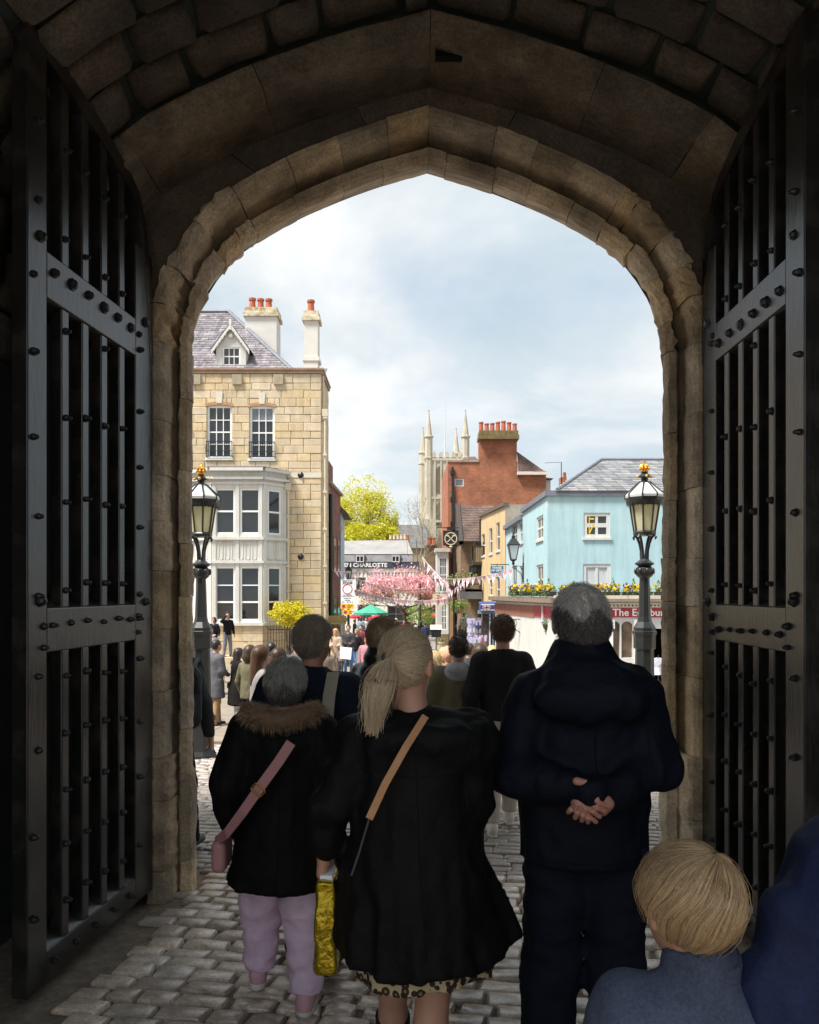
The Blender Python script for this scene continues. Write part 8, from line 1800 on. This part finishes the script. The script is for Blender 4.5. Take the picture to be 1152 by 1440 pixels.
# ---- simpler figures further off
def figure(label, px, Y, face, H, top_mat, leg_mat, hair, style='short', hem=.86, bulk=.02, res=None, arms=None, legs=None, shoe=None, group=None, z=None, coat=None, skin=None, hturn=0, collar=.02, long=None, vol=.014, head=None):
    res = res or max(.022, Y*.0017); q = Person(label, W(px,0,Y).x, Y, face, H, skin or SKIN, group, res, z)
    q.hturn = hturn
    if head: q.head_off = np.array(head, float)
    sd = sum(map(ord, label)) % 7
    q.body(arms or [down(-1, random.uniform(.02,.08), random.uniform(-.05,.08)), down(1, random.uniform(.02,.08), random.uniform(-.05,.08))], legs or [leg(-1, random.uniform(.02,.16)), leg(1, -random.uniform(.02,.14))], hres=max(.013, res*.6))
    q.top(top_mat, hem=hem, bulk=bulk, collar=collar, fold=.004 if Y < 20 else 0, seed=sd, coat_r=coat, flare=.03 if hem < .7 else 0, name='coat' if hem < .7 else 'jacket')
    q.trousers(leg_mat, w=.008, fold=.003 if Y < 20 else 0); q.shoes(shoe or SHOEB); q.haircap(hair, style, vol, long=long)
    return q
FWD = lambda: [[(-.175,0,1.385),(-.21,.05,1.14),(-.12,.26,1.12)],[(.175,0,1.385),(.21,.05,1.14),(.10,.28,1.13)]]
figure('blond woman in a pale denim jacket just past the olive hooded youth', 611, 9.0, 0, 1.56, clothm('pale_denim', (.34,.40,.46)), JEANS, H_GOLD, 'bob')
figure('girl with loose ginger hair close behind the ponytail woman', 603, 7.6, .2, 1.48, clothm('rust', (.35,.19,.08)), JEANS, H_GING, 'long', long=1.36, vol=.022)
figure('dark haired person in black between the hooded youth and the sweater man', 676, 8.6, -.3, 1.64, BLK, NVYD, H_BROWN, 'bob')
figure('golden haired woman in black half hidden by the sweater man', 692, 10.0, 0, 1.63, BLK2, DKGREY, H_GOLD, 'bob')
figure('man in a peach cap ahead of the hooded youth', 631, 10.5, 0, 1.62, clothm('peach', (.55,.32,.22)), JEANS, M('peach_cap', (.6,.33,.22), .8), 'short')
figure('woman with long brown hair and light grey coat looking to her side', 368, 8.6, -1.2, 1.62, LTGREY, NVYD, hairm('chestnut', (.045,.022,.012), (.10,.05,.026), streak=True), 'long', long=1.33, hem=.62, coat=.21)
figure('brown haired woman in a white jacket behind the man with the tote', 393, 9.4, -.9, 1.60, WHT, JEANS, hairm('chestnut', (.045,.022,.012), (.10,.05,.026), streak=True), 'bob')
figure('dark haired man in a grey jacket by the yellow shrub', 418, 14.0, -2.6, 1.78, GREYC, NVYD, H_DARK, 'short')
Yg = feetY(303, 1022)
gm = figure('man in a long grey coat with a dark rucksack strap by the lamp base', 303, Yg, -.75, 1.74, GREYC, M('tan_trouser', (.30,.19,.09), .9), H_DARK, 'short', hem=.58, coat=.20, arms=[[(-.175,0,1.385),(-.22,.03,1.14),(-.08,.22,1.05)],[(.175,0,1.385),(.22,.03,1.14),(.09,.22,1.04)]], head=(0,.03,-.01))
gm.strap([((-.10,-.16,1.44),(0,-.7,.7)),((-.13,-.225,1.30),(0,-1,0)),((-.16,-.215,1.15),(-.2,-1,0)),((-.20,-.16,1.02),(-.6,-.8,0))], .05, BLACK_INK)
wm = figure('woman in a long black coat with dark hair and pale trousers looking down', 334, feetY(330,1022), -.9, 1.58, BLK2, M('pale_jean', (.52,.54,.56), .9), H_DARK, 'long', hem=.48, coat=.235, arms=FWD(), shoe=M('taupe_shoe', (.3,.25,.2), .6), long=1.28, vol=.02, head=(0,.04,-.015))
wm.strap([((.08,-.18,1.40),(0,-1,.3)),((-.02,-.24,1.25),(0,-1,0)),((-.14,-.25,1.08),(-.2,-1,0)),((-.22,-.18,.97),(-.7,-.7,0))], .02, M('pale_strap', (.45,.38,.28), .6))
sdf_part('shoulder_bag', lambda P: rbox(P, (-.26,-.02,.90), (.04,.10,.075), .02), (-.32,-.14,.80), (-.20,.10,1.0), .025, M('brown_bag', (.12,.06,.035), .6), wm.o)
bk = figure('person with a bulging black rucksack half hidden by the stone jamb', 236, 6.0, -.1, 1.80, DKGREY, NVYD, H_DARK, 'short', legs=[leg(-1,.0), leg(1,.14,spread=.04)])
rs = thing('rucksack', 'bulging black rucksack on the back of the person at the stone jamb', 'rucksack', (bk.loc[0]+.15, 5.78, bk.loc[2]+1.2)); sdf_part('pack', lambda P: smin([rbox(P,(0,0,.03),(.165,.10,.24),.09), rbox(P,(.02,-.09,-.06),(.12,.05,.12),.045)], .03)+folds(P,.004,5), (-.22,-.20,-.26), (.22,.14,.32), .016, clothm('rucksack', (.012,.012,.014), .6), rs)
m = MB(); m.tube([(-.09,.08,.25),(-.1,.16,.30),(-.1,.28,.2)], .018, 5); m.tube([(.09,.08,.25),(.1,.16,.30),(.1,.28,.2)], .018, 5); m.build('strap', BLACK_INK, rs, local=True)
# stone step along the bay with people on it
Ysx = 30.6; stp = thing('stone_step', 'long pale stone step in front of the white bay window', 'step', (W(310,0,Ysx).x, Ysx, gz(-7,Ysx))); xa, xb_ = W(262,0,Ysx).x, W(345,0,Ysx).x
for k in range(5): m = MB(); m.box((xa+(xb_-xa)*k/5+.006, Ysx-.4, gz(-7,Ysx)-.1), (xa+(xb_-xa)*(k+1)/5-.006, Ysx+.9, gz(-7,Ysx)+.36)); m.build('stone_block', ASHLAR, stp)
zst = gz(-7,Ysx)+.362
figure('man in a black top holding a hand to his head on the stone step', 320, Ysx, -2.4, 1.74, BLK, clothm('mid_grey', (.16,.16,.18)), H_DARK, 'short', z=zst, arms=[down(-1), [(.175,0,1.385),(.33,.12,1.40),(.12,.10,1.62)]])
figure('dark coated woman standing on the step by the lamp post', 301, Ysx, 2.9, 1.55, NVYC, DKGREY, H_BROWN, 'bob', z=zst)
figure('person in a pale blue shirt pointing with a raised arm near the lamp post', 296, 24.0, -2.2, 1.70, clothm('pale_blue', (.48,.55,.66)), JEANS, H_SANDY, 'short', arms=[down(-1), [(.175,0,1.385),(.30,.18,1.36),(.28,.40,1.50)]])
figure('woman in a plaid grey scarf low beside the lamp post', 288, 21.0, -1.0, 1.6, clothm('plaid_grey', (.20,.19,.22)), DKGREY, H_GREY, 'bob')
# group by the zone sign
figure('woman with flowing ginger hair in a beige fur coat facing the gate', 472, 27.5, 3.0, 1.66, clothm('beige_fur', (.44,.33,.24), .95, .3), M('dusk_trouser', (.12,.09,.09), .9), hairm('strawberry', (.50,.27,.10), (.60,.36,.16), streak=True), 'long', arms=FWD(), long=1.26, vol=.024, hem=.72)
figure('bearded man in a black shirt facing the gate below the zone sign', 490, 28.0, 3.1, 1.80, DKGREY, JEANS, H_BROWN, 'short', arms=FWD())
figure('dark blond woman in a black jacket and jeans below the yellow plates', 502, 29.0, 2.4, 1.64, BLK2, JEANS, H_SANDY, 'bob')
wbg = W(487, 916, 27.0); sb = thing('paper_bag', 'white paper carrier bag held between the couple below the zone sign', 'bag', tuple(wbg)); m = MB(); m.hexa([(-.22,-.06,-.24),(.16,-.06,-.28),(.16,.06,-.28),(-.22,.06,-.24),(-.20,-.04,.16),(.20,-.04,.12),(.20,.04,.12),(-.20,.04,.16)]); m.build('bag', WHITE_SIGN, sb, local=True); m = MB(); m.tube([(-.1,0,.14),(-.05,0,.30),(.06,0,.30),(.1,0,.12)], .012, 4); m.build('handle', BLACK_INK, sb, local=True)
figure('child in grey crouching near the white carrier bag', 480, 27.2, 2.8, 1.10, clothm('taupe', (.22,.17,.15)), DKGREY, H_SANDY, 'bob')
for (px, Y, f_, H_, lab, tm, lm, hm, stl) in ((352,12.5,-.6,1.66,'woman in an olive coat just beyond the long black coat',OLIVE,NVYD,H_BROWN,'bob'),(381,13.5,.4,1.70,'dark haired man in navy just past the woman in the white jacket',NVYC,JEANS,H_DARK,'short'),
      (456,17,.2,1.68,'sandy haired walker in a taupe coat beyond the tote strap',clothm('taupe2',(.24,.19,.15)),NVYD,H_SANDY,'short'),(516,22,2.8,1.66,'woman in a pink scarf and dark jacket past the man with spectacles',clothm('rose',(.42,.2,.22)),DKGREY,H_BROWN,'bob'),
      (580,20,.1,1.72,'man in a slate jacket beyond the ponytail woman',clothm('slate_cloth',(.12,.14,.17)),JEANS,H_DARK,'short'),(624,15,-.2,1.62,'woman with pale hair in a camel coat beyond the peach cap',clothm('camel',(.36,.24,.13)),DKGREY,H_GOLD,'bob'),
      (660,13,.1,1.70,'man in a charcoal jacket ahead of the hooded youth',DKGREY,NVYD,H_BROWN,'short'),(684,17,2.9,1.64,'woman in white facing the gate beside the sweater man',WHT,JEANS,H_DARK,'bob'),(508,33,2.6,1.70,'person in a burgundy jacket under the yellow plates',clothm('burgundy',(.16,.03,.05)),NVYD,H_DARK,'short'),(462,34,.4,1.72,'walker in a khaki coat by the timber bench',clothm('khaki',(.25,.22,.13)),DKGREY,H_BROWN,'short')):
    figure(lab, px, Y, f_, H_, tm, lm, hm, stl)
# the far crowd on the pub terrace
CR = [(487,53,'pale shirted drinker beside the yellow plates',WHT,JEANS,H_BROWN),(499,50,'man in dark navy standing beside the zone sign pole',NVYC,NVYD,H_DARK),(508,55,'man in a blue grey shirt under the green parasol',clothm('blue_grey',(.24,.29,.36)),DKGREY,H_BROWN),(515,56,'woman in white under the middle of the green parasol',WHT,DKGREY,H_DARK),(528,54,'person in a red top under the parasols',clothm('red',(.45,.03,.05)),JEANS,H_DARK),
      (536,56,'person in a teal top below the wide red parasol',clothm('teal',(.05,.20,.22)),DKGREY,H_BROWN),(557,53,'fair haired person in black past the green parasol',DKGREY,NVYD,H_GOLD),(568,56,'person in a maroon top under the cherry tree',clothm('maroon',(.16,.03,.04)),DKGREY,H_DARK),(582,54,'brown coated walker under the cherry branches',clothm('brown',(.08,.05,.035)),DKGREY,H_DARK),(592,48,'walker in a dark blue jacket by the thin post',NVYC,JEANS,H_DARK),(598,47,'second walker in a dark blue coat next to the menu stand',clothm('blue_coat',(.035,.05,.12)),NVYD,H_BROWN),
      (585,44,'stooped man in a charcoal jacket with white hair',DKGREY,NVYD,H_LGREY),(648,43.6,'person in a sleeveless black top by the olive tree',BLK2,DKGREY,H_BROWN),(657,42.8,'woman in black with folded pale arms by the postcards',BLK,DKGREY,H_DARK),(657.5,38.5,'child with brown hair in front of the postcard rack',clothm('sand',(.4,.3,.2)),JEANS,H_BROWN),(480,50,'person in a floral shirt at the brick corner',clothm('floral',(.5,.38,.38),.9,.5,16),DKGREY,H_SANDY),(622,56,'person in dark green at the corner shop',clothm('green',(.05,.12,.07)),DKGREY,H_DARK)]
for i, (px, Y, lab, tm, lm, hm) in enumerate(CR):
    figure(lab, px, Y, random.uniform(-3,3), 1.1 if 'child' in lab else random.uniform(1.6,1.8), tm, lm, hm, random.choice(['short','bob']), res=.06, group='people around the pub terrace', z=None if 'stooped' not in lab else gz(0,Y)-.25)
# terrace tables and chairs
def chair_at(x, y, rz, lab, mat):
    c = thing('terrace_chair', lab, 'chair', (x,y,gz(x,y)), rz, 'chairs on the pub terrace')
    m = MB(); m.box((-.22,-.22,.43),(.22,.22,.47)); m.build('seat', mat, c, local=True); m = MB(); m.box((-.22,.19,.60),(.22,.22,.92)); m.build('backrest', mat, c, local=True)
    for sx in (-1,1):
        for sy in (-1,1): m = MB(); m.tube([(sx*.20,sy*.20,.43),(sx*.21,sy*.22,0)], .017, 4); m.build('leg', IRON, c, local=True)
        m = MB(); m.tube([(sx*.20,.2,.47),(sx*.20,.205,.9)], .015, 4); m.build('back_post', IRON, c, local=True)
for i, (px, Y, lab) in enumerate(((516,51,'under the green parasol'),(540,54,'under the wide red parasol'),(503,55,'behind the zone sign pole'))):
    q = W(px,0,Y); g_ = gz(q.x,Y); tb_ = thing('terrace_table', 'round terrace table '+lab, 'table', (q.x,Y,g_)); m = MB(); m.lathe((0,0,0), [(.40,.71),(.42,.72),(.42,.745),(.40,.75)], 14); m.build('tabletop', WOOD, tb_, local=True); m = MB(); m.lathe((0,0,0), [(.26,0),(.26,.03),(.04,.06),(.035,.71)], 10); m.build('pedestal', IRON, tb_, local=True)
    for k_, (dx, dy, rz) in enumerate(((-.65,0,1.57),(.65,.1,-1.57))): chair_at(q.x+dx, Y+dy, rz, ('wooden terrace chair on the near brick side ' if k_ == 0 else 'wooden terrace chair on the cherry tree side ')+lab, M('orange_wood', (.36,.19,.08), .7, .2, 5))
